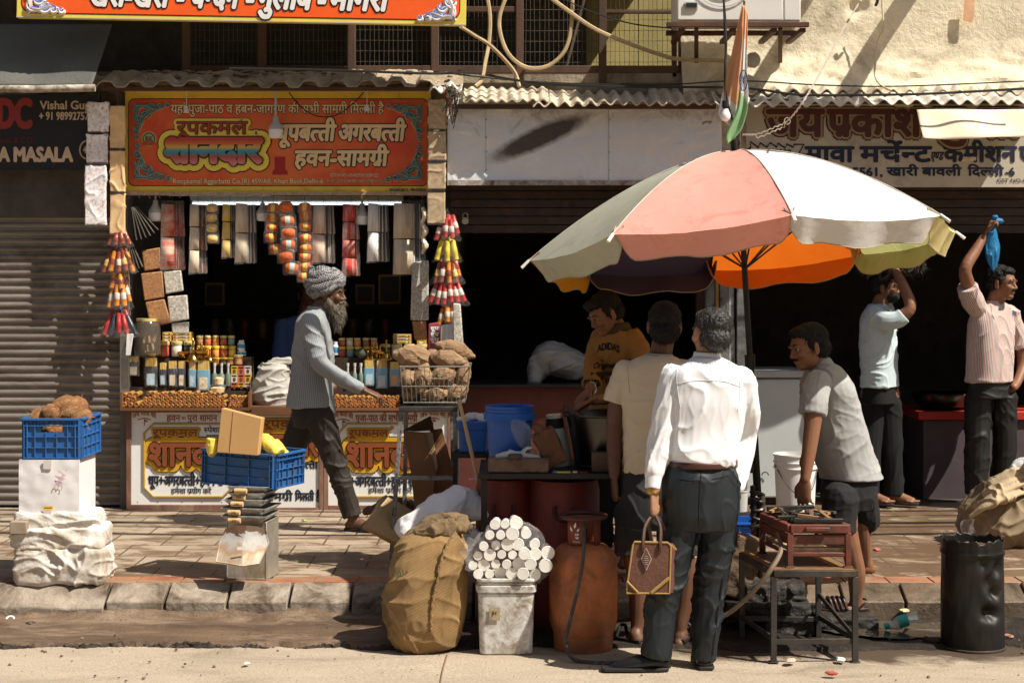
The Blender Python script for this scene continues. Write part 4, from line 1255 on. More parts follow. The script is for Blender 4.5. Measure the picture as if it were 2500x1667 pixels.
m.prism([(0, -.047), (.021, 0), (0, .047), (-.021, 0)], bag_pt(1578, 1364, -.009), XA, ZA, NF, .002, 1)
for i in range(5): m.prism([(-.011 + .002 * abs(i - 2), 0), (.011 - .002 * abs(i - 2), 0), (.011 - .002 * abs(i - 2), .003), (-.011 + .002 * abs(i - 2), .003)], bag_pt(1578, 1368 - (i - 2) * 5, -.012), XA, ZA, NF, .0005, 0)
obj('patch', m, [mat('patch_grey', (.36, .31, .27), .7), brn], G)
hp = P(1596, 1256, 7.79)
m = MB()
for x0, x1, d, c in ((1570, 1612, -.005, 0), (1592, 1632, .105, 0)):
 for xx, off in ((x0, -.008), (x1, .008)):
  m.tube(curve([bag_pt(xx, 1345, d), bag_pt(xx, 1325, d), (bag_pt(xx, 1290, d) * .5 + hp * .5) + V((off * 2, 0, -.025)), hp + V((off, 0, 0))]), .0085, 6)
obj('handle', m, mat('bag_strap', (.075, .036, .024), .5, .2), G)
# ---------------------------------------------------------------- 2. man in a cream t-shirt behind him, from behind, in shorts and sandals
T = thing('person', 'man seen from behind in a cream t-shirt and grey shorts, beside the white shirted man', 'person', P(1600, 1575, 8.4))
f = (-.1, 1, 0)
b = Vox()
b.head(P(1622, 795, 8.42), (.05, 1, -.05), (.02, .0, 1), 1.0)
b.px([(1620, 830, 8.43, .055), (1612, 870, 8.44, .06), (1605, 895, 8.44, .07)])
b.torso([(1600, 885, 8.42, .11, .07), (1595, 920, 8.42, .14, .08), (1592, 1000, 8.42, .14, .09), (1590, 1150, 8.42, .15, .1), (1590, 1230, 8.42, .16, .11)], f)
b.px([(1528, 918, 8.42, .038), (1507, 985, 8.42, .044), (1500, 1045, 8.42, .042), (1499, 1110, 8.40, .037), (1500, 1160, 8.38, .028)])
b.hand(P(1500, 1165, 8.38), (.05, 0, -1), (.9, .2, 0), (-.2, .95, 0), .9)
b.px([(1664, 915, 8.42, .038), (1688, 990, 8.45, .044), (1690, 1060, 8.5, .04), (1680, 1120, 8.5, .034)])
b.px([(1545, 1240, 8.42, .08), (1548, 1350, 8.42, .062), (1558, 1420, 8.42, .05), (1560, 1480, 8.42, .052), (1556, 1530, 8.4, .034), (1552, 1548, 8.38, .034)])
b.px([(1640, 1240, 8.42, .08), (1665, 1350, 8.4, .062), (1676, 1410, 8.4, .055), (1672, 1470, 8.4, .05), (1663, 1520, 8.38, .034), (1661, 1540, 8.38, .034)])
b.foot(P(1552, 1549, 8.38), (-.55, .5, 0)); b.foot(P(1662, 1543, 8.38), (.35, .9, 0))
b.done('body', SKIN_D, T, .0045)
hair_cap(b, T, HAIR, back=1.05, low=.03)
s = Vox()
s.torso([(1606, 868, 8.42, .07, .06), (1600, 882, 8.42, .13, .085), (1594, 908, 8.42, .170, .10), (1594, 980, 8.42, .165, .118), (1595, 1060, 8.42, .158, .118), (1593, 1140, 8.42, .155, .115), (1592, 1152, 8.42, .155, .115)], f)
s.px([(1524, 905, 8.42, .056), (1511, 945, 8.42, .058), (1500, 980, 8.42, .060)], open_=True); s.px([(1668, 903, 8.42, .056), (1682, 945, 8.42, .058), (1690, 985, 8.44, .06)], open_=True)
so = s.done('tshirt', fabric('cream_jersey', (.62, .53, .38), .05), T, .006, 4, [(.007, (4, 4, 8)), (.004, (7, 7, 13))])
for q in ([(1532, 893), (1534, 925), (1538, 960)], [(1660, 893), (1664, 930), (1668, 960)]): seam(so, q, 8.42, fabric('cream_seam', (.45, .38, .26)))
obj('neck_band', band(P(1609, 866, 8.425), .066, .06, .014, f, (.08, -.2, 1)), fabric('grey_rib', (.35, .33, .3)), T, solid=.006)
t = Vox()
t.torso([(1592, 1145, 8.42, .15, .11), (1592, 1200, 8.42, .175, .13), (1593, 1250, 8.42, .18, .13), (1594, 1290, 8.42, .17, .115)], f)
t.px([(1548, 1250, 8.42, .10), (1544, 1310, 8.42, .092), (1542, 1350, 8.42, .088)], open_=True); t.px([(1640, 1250, 8.42, .10), (1658, 1310, 8.41, .09), (1664, 1358, 8.4, .086)], open_=True)
t.done('shorts', fabric('dark_grey_sweat', (.028, .028, .029), .15), T, .006, 3, [(.009, (7, 7, 9))])
m = MB()
for a_, d_ in ((P(1552, 1549, 8.38), V((-.55, .5, 0))), (P(1662, 1543, 8.38), V((.35, .9, 0)))):
 d_ = d_.normalized(); t_ = d_.cross(ZA); o_ = V((a_.x, a_.y, .012 + (0 if a_.x < .8 else .004)))
 m.prism([(-.05, -.035), (-.05, .035), (.05, .04), (.15, .045), (.19, .02), (.19, -.02), (.15, -.045), (.05, -.04)], o_, d_, t_, ZA, .02)
 m.tube(curve([o_ + d_ * .09 + t_ * .045 + ZA * .02, o_ + d_ * .085 + t_ * .02 + ZA * .07, o_ + d_ * .085 - t_ * .02 + ZA * .07, o_ + d_ * .09 - t_ * .045 + ZA * .02]), .01, 6)
obj('sandals', m, mat('dark_rubber', (.02, .016, .014), .6), T, bevel=.003)
# ---------------------------------------------------------------- 3. boy in a mustard t-shirt at the steel pot
T = thing('person', 'boy in a mustard printed t-shirt looking down into the steel pot', 'person', P(1500, 1340, 9.4))
f = (-.55, -.83, 0)
b = Vox()
b.head(P(1478, 768, 9.4), (-.80, -.42, -.42), (-.38, -.1, .9), .98, nose=.9)
b.px([(1493, 778, 9.42, .05), (1508, 800, 9.44, .05), (1512, 830, 9.44, .06)])
b.torso([(1508, 812, 9.42, .09, .06), (1506, 840, 9.42, .13, .08), (1502, 900, 9.42, .125, .085), (1502, 1000, 9.42, .12, .085), (1503, 1080, 9.42, .13, .09)], f)
b.px([(1553, 832, 9.34, .045), (1568, 890, 9.22, .042), (1556, 944, 9.08, .038), (1500, 968, 8.96, .034), (1450, 978, 8.88, .026)])
b.hand(P(1446, 979, 8.87), (-.85, -.2, -.35), (-.2, -.3, -.9), (-.3, -.9, .2), 1.2, .92)
b.px([(1462, 834, 9.5, .045), (1447, 890, 9.4, .04), (1444, 935, 9.2, .036), (1440, 950, 9.05, .027)])
b.hand(P(1437, 953, 9.02), (-.6, -.3, -.7), (.3, -.8, -.4), (.6, -.6, .1), 1.0, .92)
b.px([(1480, 1080, 9.42, .07), (1470, 1180, 9.4, .055), (1468, 1270, 9.4, .04), (1468, 1330, 9.4, .034)]); b.px([(1530, 1080, 9.42, .07), (1535, 1180, 9.4, .055), (1535, 1270, 9.4, .04), (1535, 1330, 9.4, .034)])
b.foot(P(1468, 1342, 9.4), (-.3, -.9, 0)); b.foot(P(1535, 1342, 9.4), (-.3, -.9, 0))
b.done('body', SKIN, T, .0045)
eyes(b, T)
hair_cap(b, T, HAIR, fine=(.009, 60), top=1.08, front=.012)
s = Vox()
s.torso([(1510, 797, 9.42, .055, .05), (1507, 812, 9.42, .105, .075), (1506, 835, 9.42, .155, .096), (1502, 890, 9.42, .150, .102), (1500, 950, 9.42, .147, .104), (1500, 1010, 9.42, .147, .106), (1501, 1060, 9.42, .145, .105)], f)
s.px([(1548, 826, 9.36, .06), (1568, 878, 9.24, .062), (1566, 925, 9.12, .06), (1545, 945, 9.04, .056)], open_=True); s.px([(1464, 826, 9.5, .058), (1450, 880, 9.42, .058), (1446, 925, 9.24, .05), (1444, 938, 9.14, .047)], open_=True)
mus = fabric('mustard_jersey', (.30, .155, .042), .10, dirt=(.36, .19, .04), damt=.58, dscale=5)
tee = s.done('tshirt', mus, T, .006, 4, [(.012, (6, 6, 4)), (.005, (12, 12, 9))])
bv = BVHTree.FromPolygons([v.co for v in tee.data.vertices], [p.vertices for p in tee.data.polygons])
def on_cloth(mb, origin, A, B, N):
 """press flat lettering drawn round the origin onto the shirt"""
 keep = []
 for i, v in enumerate(mb.v):
  h = bv.ray_cast(V(v) + N * .3, -N, .6)
  lift = (V(v) - origin).dot(N)
  mb.v[i] = tuple((h[0] + N * (.0025 + lift)) if h[0] is not None else V(v) - N * .4)
m = MB()
Nn = V((-.12, -1, 0)).normalized(); An = V((1, -.12, 0)).normalized()
def tw(s_, x0, x1, yb, yt, bold=.03, arc=None, shear=0, mi=0):
 o_ = P(x0, yb, 9.3)
 write(m, s_, [(mi, bold, 0.0 if mi == 0 else .002)], o_, An, ZA, Nn, S(x1 - x0, 9.3), S(yb - yt, 9.3), dev=False, arc=arc, shear=shear)
tw('ADIDAS', 1456, 1512, 862, 846, .04, .5)
tw('Originals', 1448, 1503, 898, 886, .03, None, .25)
tw('SINCE 1949', 1432, 1505, 936, 923, .04)
m.prism([(0, 0), (S(60, 9.3), 0), (S(60, 9.3), S(9, 9.3)), (0, S(9, 9.3))], P(1446, 915, 9.3), An, ZA, Nn, .0004, 0)
tw('FROM THE START', 1450, 1502, 912.5, 908, .0, mi=1)
for a_ in (-38, 0, 38): m.prism([(0, 0), (-.012, .022), (0, .045), (.012, .022)], P(1473, 876, 9.3), An * math.cos(R(a_)) - ZA * math.sin(R(a_)) * 1, ZA * math.cos(R(a_)) + An * math.sin(R(a_)), Nn, .0004, 0)
for k_ in range(3): m.prism([(-.02, 0), (.02, 0), (.02, .003), (-.02, .003)], P(1473, 880 + 1.8 * k_, 9.3), An, ZA, Nn, .0004, 0)
on_cloth(m, P(1456, 862, 9.3), An, ZA, Nn)
obj('print', m, [fabric('print_black', (.018, .014, .012)), mus], T)
obj('hood', band(P(1508, 803, 9.42), .078, .075, .05, f, (-.1, .2, 1), a2=.062, b2=.06), fabric('dark_hood', (.06, .045, .02)), T, solid=.014)
t = Vox()
t.torso([(1503, 1040, 9.42, .13, .095), (1503, 1100, 9.42, .145, .11)], f)
t.px([(1480, 1090, 9.42, .08), (1472, 1180, 9.4, .072), (1468, 1320, 9.4, .066)]); t.px([(1530, 1090, 9.42, .08), (1535, 1180, 9.4, .072), (1535, 1320, 9.4, .066)])
t.done('trousers', fabric('black_denim', (.015, .015, .02)), T, .008, 3, [(.008, (8, 8, 9))])
m = MB()
c = P(1444, 949, 9.08)
for q in range(2): m.tube([c + V((.026 * math.cos(t_ * .45), .012 * math.sin(t_ * .45) + .012 * q, .028 * math.sin(t_ * .45) + .008 * q)) for t_ in range(14)], .0035, 6, closed=True)
obj('bracelet', m, mat('steel_ring', (.6, .6, .58), .25, metal=1, bump=0), T)
# ---------------------------------------------------------------- 4. man in a grey polo bending over the burner
T = thing('person', 'man in a grey polo shirt and black printed shorts bending over the red burner', 'person', P(2050, 1500, 8.85))
f = (-.97, -.25, 0)
b = Vox()
b.head(P(1974, 848, 8.8), (-.90, -.28, -.20), (-.20, 0, .97), 1.02)
b.px([(1988, 868, 8.82, .055), (2005, 895, 8.85, .06), (2018, 925, 8.86, .07)])
b.torso([(2010, 905, 8.85, .11, .07), (2020, 950, 8.86, .165, .10), (2035, 1040, 8.88, .155, .11), (2062, 1150, 8.9, .15, .11), (2070, 1220, 8.9, .15, .11)], f)
b.px([(1992, 945, 8.66, .052), (1988, 1000, 8.62, .047), (1982, 1050, 8.60, .043), (1974, 1110, 8.58, .037), (1966, 1168, 8.56, .027)])
b.hand(P(1965, 1172, 8.56), (-.05, 0, -1), (.6, .7, 0), (-.75, .55, 0), .55, 1.0, spread=.1)
b.px([(2035, 945, 9.04, .052), (2010, 1020, 9.05, .047), (1985, 1080, 9.0, .042), (1965, 1130, 8.95, .032)])
b.px([(2055, 1210, 8.78, .085), (2064, 1290, 8.78, .066), (2078, 1340, 8.78, .052), (2090, 1400, 8.8, .05), (2090, 1450, 8.82, .036), (2090, 1472, 8.83, .035)])
b.px([(2095, 1210, 9.02, .085), (2100, 1290, 9.06, .062), (2104, 1330, 9.1, .05), (2108, 1355, 9.14, .04), (2110, 1372, 9.16, .034)])
b.foot(P(2088, 1474, 8.83), (-.95, -.12, 0), .25)
b.foot(P(2112, 1366, 9.42), (-.95, -.2, 0), .25)
b.limb([(P(2104, 1330, 9.1), .045), (P(2112, 1366, 9.42), .034)])
b.done('body', SKIN, T, .0045)
eyes(b, T)
hair_cap(b, T, HAIR, back=1.0, low=.01)
c, r_, f_, u_, k_ = b.hd
m = MB(); m.tube([c + r_ * .03 + f_ * .090 - u_ * .05, c + f_ * .101 - u_ * .046, c - r_ * .03 + f_ * .090 - u_ * .05], [.004, .007, .004], 6)
obj('moustache', m, HAIR, T)
s = Vox()
s.torso([(2004, 888, 8.85, .075, .066), (2012, 905, 8.85, .135, .088), (2020, 945, 8.86, .188, .122), (2034, 1010, 8.88, .180, .142), (2052, 1080, 8.89, .172, .152), (2070, 1140, 8.9, .172, .156), (2080, 1168, 8.9, .176, .158)], f, (-.1, 0, 1))
s.px([(1995, 935, 8.68, .072), (1988, 975, 8.64, .074), (1984, 1010, 8.62, .072)], open_=True); s.px([(2030, 935, 9.02, .07), (2014, 1000, 9.04, .07)])
gm = fabric('grey_marl', (.36, .36, .355), .07, dirt=(.29, .29, .29), damt=.55, dscale=30)
s.done('polo_shirt', gm, T, .006, 4, [(.008, (4, 6, 7)), (.004, (9, 9, 12))])
obj('collar', band(P(2001, 884, 8.85), .074, .07, .045, f, (-.42, 0, .9), a2=.064, b2=.06, open_=.9), gm, T, solid=.008)
t = Vox()
t.torso([(2076, 1155, 8.9, .16, .135), (2072, 1205, 8.9, .165, .14), (2070, 1240, 8.9, .155, .12)], f)
t.px([(2052, 1215, 8.78, .10), (2050, 1260, 8.78, .096), (2052, 1298, 8.78, .092)], open_=True); t.px([(2098, 1215, 9.02, .10), (2106, 1250, 9.06, .095), (2110, 1275, 9.1, .09)], open_=True)
shm = fabric('black_print_shorts', (.013, .013, .014), .2, dirt=(.30, .30, .29), damt=.735, dscale=42)
t.done('shorts', shm, T, .006, 3, [(.008, (7, 7, 3)), (.003, (14, 14, 10))])
m = MB()
for a_, z0 in ((P(2088, 1474, 8.83), .095), ):
 d_ = V((-.95, -.12, 0)).normalized(); t_ = d_.cross(ZA); o_ = V((a_.x, a_.y, z0 - .022))
 m.prism([(-.065, -.035), (-.065, .035), (.05, .042), (.13, .048), (.19, .025), (.19, -.025), (.13, -.048), (.05, -.042)], o_, d_, t_, ZA, .024)
 for q in (.06, .085, .11, .135): m.tube(curve([o_ + d_ * q + t_ * .046 + ZA * .02, o_ + d_ * (q + .012) + t_ * .025 + ZA * .072, o_ + d_ * (q + .012) - t_ * .02 + ZA * .072, o_ + d_ * q - t_ * .046 + ZA * .02]), .011, 6)
 m.tube(curve([o_ - d_ * .0 + t_ * .038 + ZA * .02, o_ - d_ * .05 + t_ * .03 + ZA * .06, o_ - d_ * .05 - t_ * .03 + ZA * .06, o_ - t_ * .038 + ZA * .02]), .007, 6)
obj('sandal', m, mat('dark_brown_leather', (.035, .018, .012), .4), T, bevel=.004)
# ---------------------------------------------------------------- 5. turbaned man walking past the incense stall
T = thing('person', 'bearded man in a checked turban and grey striped shirt walking past the incense stall', 'person', P(790, 1290, 11.0))
f = (1, -.05, 0)
b = Vox()
b.head(P(803, 716, 11.0), (1, -.10, -.10), (.10, 0, 1), 1.03, nose=1.12)
b.px([(794, 735, 11.0, .056), (782, 755, 11.0, .06), (772, 785, 11.0, .07)])
b.torso([(770, 772, 11.0, .11, .07), (765, 800, 11.0, .165, .09), (765, 870, 11.0, .155, .10), (760, 960, 11.0, .145, .10), (760, 1010, 11.0, .15, .10)], f)
b.px([(756, 790, 10.83, .048), (771, 850, 10.8, .044), (784, 888, 10.79, .04), (835, 925, 10.8, .035), (888, 951, 10.84, .027)])
b.hand(P(891, 952, 10.84), (.9, .15, -.42), (-.3, .1, -.95), (.15, .98, .1), .75, 1.0, spread=.12)
b.px([(770, 790, 11.18, .048), (776, 870, 11.2, .042), (800, 930, 11.18, .036), (812, 945, 11.15, .03)])
b.px([(768, 1010, 10.95, .08), (812, 1110, 10.92, .058), (838, 1190, 10.92, .048), (862, 1258, 10.94, .036), (866, 1264, 10.95, .036)])
b.px([(752, 1010, 11.08, .08), (706, 1120, 11.08, .058), (655, 1185, 11.1, .046), (622, 1232, 11.12, .036)])
b.foot(P(864, 1264, 10.95), (.93, -.35, 0)); b.limb([(P(622, 1232, 11.12), .036), (P(612, 1260, 11.12), .034), (P(632, 1284, 11.1), .028)])
b.done('body', SKIN_D, T, .0045)
eyes(b, T)
s = Vox()
sec = [(776, 754, 11.0, .068, .066), (768, 768, 11.0, .135, .09), (763, 792, 11.0, .188, .112), (765, 842, 11.0, .182, .125), (762, 900, 11.0, .178, .136), (759, 955, 11.0, .178, .146), (757, 992, 11.0, .182, .15)]
s.torso(sec, f)
sl = [(757, 788, 10.84, .066), (771, 845, 10.80, .064), (784, 888, 10.78, .060), (832, 923, 10.80, .051), (882, 949, 10.84, .042)]
s.px(sl, open_=True); s.px([(768, 790, 11.17, .064), (776, 870, 11.2, .058), (800, 925, 11.18, .05)])
s.px([(790, 985, 10.99, .085), (796, 1000, 10.99, .07)])
st = stripes('cloth_grey_stripe', (.32, .345, .35), [(.0, .36, (.17, .185, .195))], .0115)
so = s.done('shirt', st, T, .006, 4, [(.010, (4, 4, 3)), (.005, (8, 8, 5))])
wrap_attr(so, [(P(775, 754, 11), P(757, 1010, 11), .16, (0, -1, 0))] + [(P(*sl[i][:3]), P(*sl[i + 1][:3]), .062, (-.3, -1, 0)) for i in range(4)], None)
cl = obj('collar', band(P(777, 756, 11.0), .072, .074, .05, f, (-.25, 0, 1), a2=.062, b2=.062, open_=.7), st, T, solid=.007)
wrap_attr(cl, [(P(775, 730, 11), P(775, 790, 11), .07, (0, -1, 0))], None)
t = Vox()
t.torso([(760, 975, 11.0, .155, .118), (760, 1010, 11.0, .165, .125), (760, 1040, 11.0, .15, .11)], f)
t.px([(772, 1005, 10.94, .102), (798, 1070, 10.92, .092), (814, 1115, 10.92, .081), (836, 1180, 10.92, .068), (854, 1235, 10.93, .064), (860, 1258, 10.93, .066)], open_=True)
t.px([(750, 1008, 11.06, .102), (724, 1072, 11.07, .09), (702, 1125, 11.08, .078), (655, 1185, 11.1, .064), (624, 1228, 11.12, .058)], open_=True)
t.done('trousers', fabric('brown_trousers', (.024, .018, .013), .18, .7), T, .006, 3, [(.009, (5, 5, 7)), (.004, (11, 11, 10))])
chk, cn, cl_, cb = newmat('turban_check')
ck = cn.new('ShaderNodeTexChecker'); ck.inputs['Scale'].default_value = 1; ck.inputs[1].default_value = (.34, .33, .33, 1); ck.inputs[2].default_value = (.022, .02, .024, 1)
cl_.new(coords(cn, cl_, (105, 105, 105), (.3, .35, .2)), ck.inputs['Vector']); cl_.new(ck.outputs[0], cb.inputs['Base Color']); cb.inputs['Roughness'].default_value = .9
m = MB()
tc_ = P(793, 690, 11.0)
Mt = Matrix.Rotation(R(20), 3, 'Y')
for i, (a_, b_, z_, r_, tl) in enumerate(((.098, .088, -.048, .030, 24), (.108, .095, -.018, .034, 20), (.102, .09, .018, .036, 14), (.082, .072, .05, .036, 4), (.05, .045, .072, .034, -10), (.098, .086, .02, .034, -22), (.104, .09, -.02, .032, 32))):
 Mt = Matrix.Rotation(R(-tl), 3, 'Y')
 m.tube([tc_ + Mt @ V((a_ * math.cos(q * .2618), b_ * math.sin(q * .2618), z_ + .006 * math.sin(q * 1.3 + i))) for q in range(24)], [r_ * (1 + .12 * math.sin(q * .8 + i * 2)) for q in range(24)], 10, closed=True)
m.ell(tc_ + V((0, 0, .02)), (.11, .098, .088), None, 20, 12)
m.tube(curve([tc_ + V((-.085, -.03, .06)), tc_ + V((-.10, -.035, .09)), tc_ + V((-.085, -.04, .105)), tc_ + V((-.06, -.045, .10))]), [.012] * 5 + [.01] * 8 + [.006] * 6, 6)
obj('turban', m, chk, T)
bd = Vox()
c, r_, f_, u_, k_ = b.hd
def hq(a_, b_, d_): return c + (r_ * a_ + f_ * b_ + u_ * d_) * k_
for g in (-1, 1): bd.limb([(hq(g * .066, .0, -.02), .012), (hq(g * .064, .02, -.06), .02), (hq(g * .045, .05, -.10), .028)])
bd.limb([(hq(0, .062, -.085), .042), (hq(0, .07, -.13), .042), (hq(0, .072, -.175), .032), (hq(0, .078, -.215), .012)])
bd.limb([(hq(.03, .088, -.055), .006), (hq(0, .102, -.045), .009), (hq(-.03, .088, -.055), .006)])
bo = bd.done('beard', mat('grey_beard', (.20, .17, .125), .8, .4, 40, 1.0, 110, dirt=(.05, .04, .03), dscale=45, damt=.55, bdist=.01, bstretch=(1, 1, .25)), T, .0045, 1, [(.008, (55, 55, 18))], fine=(.005, 70))
strands(bo, 900, .035, (0.2, 0, -1), mat('grey_beard', (.2, .17, .125)), .0009)
m = MB()
a_, d_ = P(864, 1264, 10.95), V((.93, -.35, 0)).normalized(); t_ = d_.cross(ZA); o_ = V((a_.x, a_.y, PV + .006))
m.prism([(-.06, -.03), (-.06, .03), (.05, .042), (.13, .046), (.19, .02), (.19, -.02), (.13, -.046), (.05, -.042)], o_, d_, t_, ZA, .018)
m.tube(curve([o_ + d_ * .06 + t_ * .042 + ZA * .02, o_ + d_ * .10 + t_ * .02 + ZA * .066, o_ + d_ * .10 - t_ * .02 + ZA * .066, o_ + d_ * .06 - t_ * .042 + ZA * .02]), .010, 6)
obj('sandal', m, mat('dark_rubber', (.02, .016, .014), .6), T, bevel=.003)
# ---------------------------------------------------------------- 6. man in a pale blue shirt carrying a bundle on his head
T = thing('person', 'man in a pale blue shirt steadying a bundle on his head with a raised arm', 'person', P(2150, 1222, 12.2))
f = (.85, -.55, 0)
b = Vox()
b.head(P(2160, 702, 12.1), (.93, -.35, -.05), (0, 0, 1), 1.0)
b.px([(2154, 722, 12.1, .055), (2146, 750, 12.1, .06), (2143, 780, 12.1, .07)])
b.torso([(2145, 765, 12.1, .11, .07), (2145, 800, 12.1, .16, .09), (2147, 880, 12.1, .15, .10), (2148, 960, 12.1, .15, .1)], f)
b.px([(2138, 764, 11.95, .052), (2185, 776, 11.88, .05), (2222, 752, 11.84, .043), (2208, 705, 11.9, .04), (2184, 656, 12.0, .029)])
b.hand(P(2182, 653, 12.0), (-.5, .2, .5), (-.4, .2, -.9), (.3, -.9, .2), .5)
b.px([(2160, 770, 12.3, .05), (2150, 720, 12.4, .044), (2130, 680, 12.35, .038), (2128, 660, 12.25, .03)])
b.px([(2125, 960, 12.1, .075), (2122, 1090, 12.1, .05), (2120, 1195, 12.12, .036)]); b.px([(2172, 960, 12.12, .075), (2176, 1090, 12.12, .05), (2180, 1195, 12.14, .036)])
b.foot(P(2120, 1198, 12.12), (.8, -.5, 0)); b.foot(P(2180, 1198, 12.14), (.85, -.5, 0))
b.done('body', SKIN, T, .005)
eyes(b, T)
hair_cap(b, T, HAIR)
c, r_, f_, u_, k_ = b.hd
mk = Vox(); mk.ell(c + f_ * .05 - u_ * .062, (.06, .062, .05), Matrix((r_, f_, u_)).transposed())
mk.done('face_mask', fabric('black_mask', (.02, .02, .022)), T, .006, 2)
s = Vox()
s.torso([(2144, 742, 12.1, .07, .065), (2142, 758, 12.1, .13, .085), (2142, 785, 12.1, .182, .108), (2144, 840, 12.1, .178, .12), (2147, 900, 12.1, .170, .122), (2148, 944, 12.1, .176, .126)], f)
s.px([(2136, 768, 11.96, .072), (2165, 782, 11.90, .072), (2192, 780, 11.87, .066), (2206, 770, 11.86, .062)], open_=True); s.px([(2162, 770, 12.26, .07), (2156, 735, 12.36, .066)])
s.done('shirt', fabric('pale_blue_cotton', (.47, .56, .58), .05), T, .006, 4, [(.010, (5, 5, 5)), (.006, (9, 9, 9))])
t = Vox()
t.torso([(2148, 930, 12.1, .15, .11), (2148, 985, 12.1, .17, .12)], f)
t.px([(2128, 985, 12.1, .095), (2124, 1090, 12.1, .085), (2120, 1205, 12.12, .08)], open_=True); t.px([(2170, 985, 12.12, .095), (2175, 1090, 12.12, .085), (2180, 1205, 12.14, .08)], open_=True)
t.done('trousers', fabric('black_trousers', (.005, .005, .0055), .2), T, .007, 3, [(.008, (6, 6, 4))])
m = MB()
for a_ in (P(2120, 1198, 12.12), P(2180, 1198, 12.14)):
 d_ = V((.85, -.5, 0)).normalized(); t_ = d_.cross(ZA); o_ = V((a_.x, a_.y, PV + .016))
 m.prism([(-.06, -.035), (-.06, .035), (.05, .042), (.13, .046), (.19, .02), (.19, -.02), (.13, -.046), (.05, -.042)], o_, d_, t_, ZA, .02)
obj('sandals', m, mat('dark_rubber', (.02, .016, .014), .6), T, bevel=.003)
bn = Vox(); bn.limb([(P(2120, 648, 12.1), .09), (P(2180, 632, 12.1), .13), (P(2235, 650, 12.1), .08)], flat=.9)
K = bn.done('straw_bundle', mat('dark_straw', (.035, .028, .02), .95, .5, 30, 1, 90, bdist=.02), None, .008, 1, [(.02, (22, 22, 22))])
tag(K, 'dark straw bundle carried on the head of the man in pale blue', 'bundle')
m = MB()
for i in range(45):
 p = P(2110 + 140 * rnd.random(), 635 + 30 * rnd.random(), 12.0)
 m.tube([p, p + V((.05 * (rnd.random() - .5), -.03 * rnd.random(), -.02)), p + V((.14 * (rnd.random() - .5), -.05 * rnd.random(), -.03 - .06 * rnd.random()))], .0016, 3)
obj('loose_straw', m, mat('straw_ends', (.10, .08, .055), .9, .3), K)
# ---------------------------------------------------------------- 7. man in a pink striped shirt holding up a blue bag
T = thing('person', 'man in a pink striped shirt holding a blue plastic bag above his head', 'person', P(2420, 1230, 12.1))
f = (.62, -.78, 0)
b = Vox()
b.head(P(2446, 692, 12.0), (.78, -.62, -.06), (.04, 0, 1), 1.03)
b.px([(2436, 715, 12.02, .058), (2428, 742, 12.04, .062), (2422, 770, 12.05, .07)])
b.torso([(2420, 755, 12.05, .12, .07), (2418, 790, 12.05, .17, .09), (2416, 870, 12.05, .165, .105), (2416, 960, 12.05, .155, .1)], f)
b.px([(2380, 735, 11.95, .054), (2362, 690, 11.85, .050), (2357, 655, 11.80, .044), (2380, 615, 11.84, .039), (2402, 578, 11.88, .028)])
b.hand(P(2405, 574, 11.88), (.4, .0, .85), (.7, -.5, -.3), (-.2, -.9, .2), 1.5)
b.px([(2468, 765, 12.16, .052), (2490, 830, 12.18, .046), (2497, 890, 12.16, .042), (2485, 930, 12.06, .032), (2475, 945, 12.0, .03)])
b.px([(2388, 960, 12.05, .08), (2386, 1090, 12.03, .052), (2382, 1195, 12.05, .036)]); b.px([(2452, 960, 12.08, .08), (2452, 1090, 12.1, .052), (2440, 1195, 12.15, .036)])
b.foot(P(2382, 1198, 12.05), (.3, -.9, 0)); b.foot(P(2440, 1198, 12.15), (.5, -.8, 0))
b.done('body', SKIN, T, .005)
eyes(b, T)
hair_cap(b, T, HAIR, fine=(.007, 60), top=1.05)
c, r_, f_, u_, k_ = b.hd
m = MB(); m.tube([c + r_ * .03 + f_ * .086 - u_ * .05, c + f_ * .102 - u_ * .044, c - r_ * .03 + f_ * .086 - u_ * .05], [.004, .007, .004], 6)
obj('moustache', m, HAIR, T)
s = Vox()
sec = [(2426, 738, 12.04, .07, .065), (2424, 752, 12.05, .135, .088), (2420, 780, 12.05, .195, .112), (2418, 840, 12.05, .192, .134), (2416, 895, 12.05, .186, .142), (2415, 932, 12.05, .190, .142)]
s.torso(sec, f)
sl = [(2384, 752, 11.95, .075), (2368, 720, 11.88, .078), (2362, 700, 11.85, .078)]
s.px(sl, open_=True)
sl2 = [(2462, 765, 12.14, .072), (2484, 815, 12.18, .072), (2492, 850, 12.18, .07)]
s.px(sl2, open_=True)
st2 = stripes('cloth_pink_stripe', (.66, .56, .48), [(.0, .2, (.36, .09, .08)), (.5, .68, (.13, .14, .22))], .024)
so = s.done('shirt', st2, T, .006, 4, [(.010, (5, 5, 4)), (.005, (9, 9, 6))])
wrap_attr(so, [(P(2426, 730, 12.04), P(2410, 960, 12.05), .18, (.6, .7, 0))] + [(P(*q[i][:3]), P(*q[i + 1][:3]), .075, (0, -1, 0)) for q in (sl, sl2) for i in range(2)], None)
cl = obj('collar', band(P(2428, 742, 12.04), .075, .076, .05, f, (.05, -.1, 1), a2=.064, b2=.064, open_=1.1), st2, T, solid=.007)
wrap_attr(cl, [(P(2428, 720, 12.04), P(2428, 760, 12.04), .07, (0, 1, 0))], None)
m = MB(); m.prism([(-.011, -.014), (.011, -.014), (.011, .014), (-.011, .014)], P(2441, 754, 11.88), XA, ZA, NF, .003); m.tube(curve([P(2424, 738, 11.95), P(2436, 748, 11.89), P(2441, 750, 11.885)]), .002, 5)
obj('pendant', m, mat('steel_ring', (.6, .6, .58), .25, metal=1, bump=0), T)
t = Vox()
t.torso([(2416, 915, 12.05, .16, .115), (2416, 970, 12.05, .175, .125)], f)
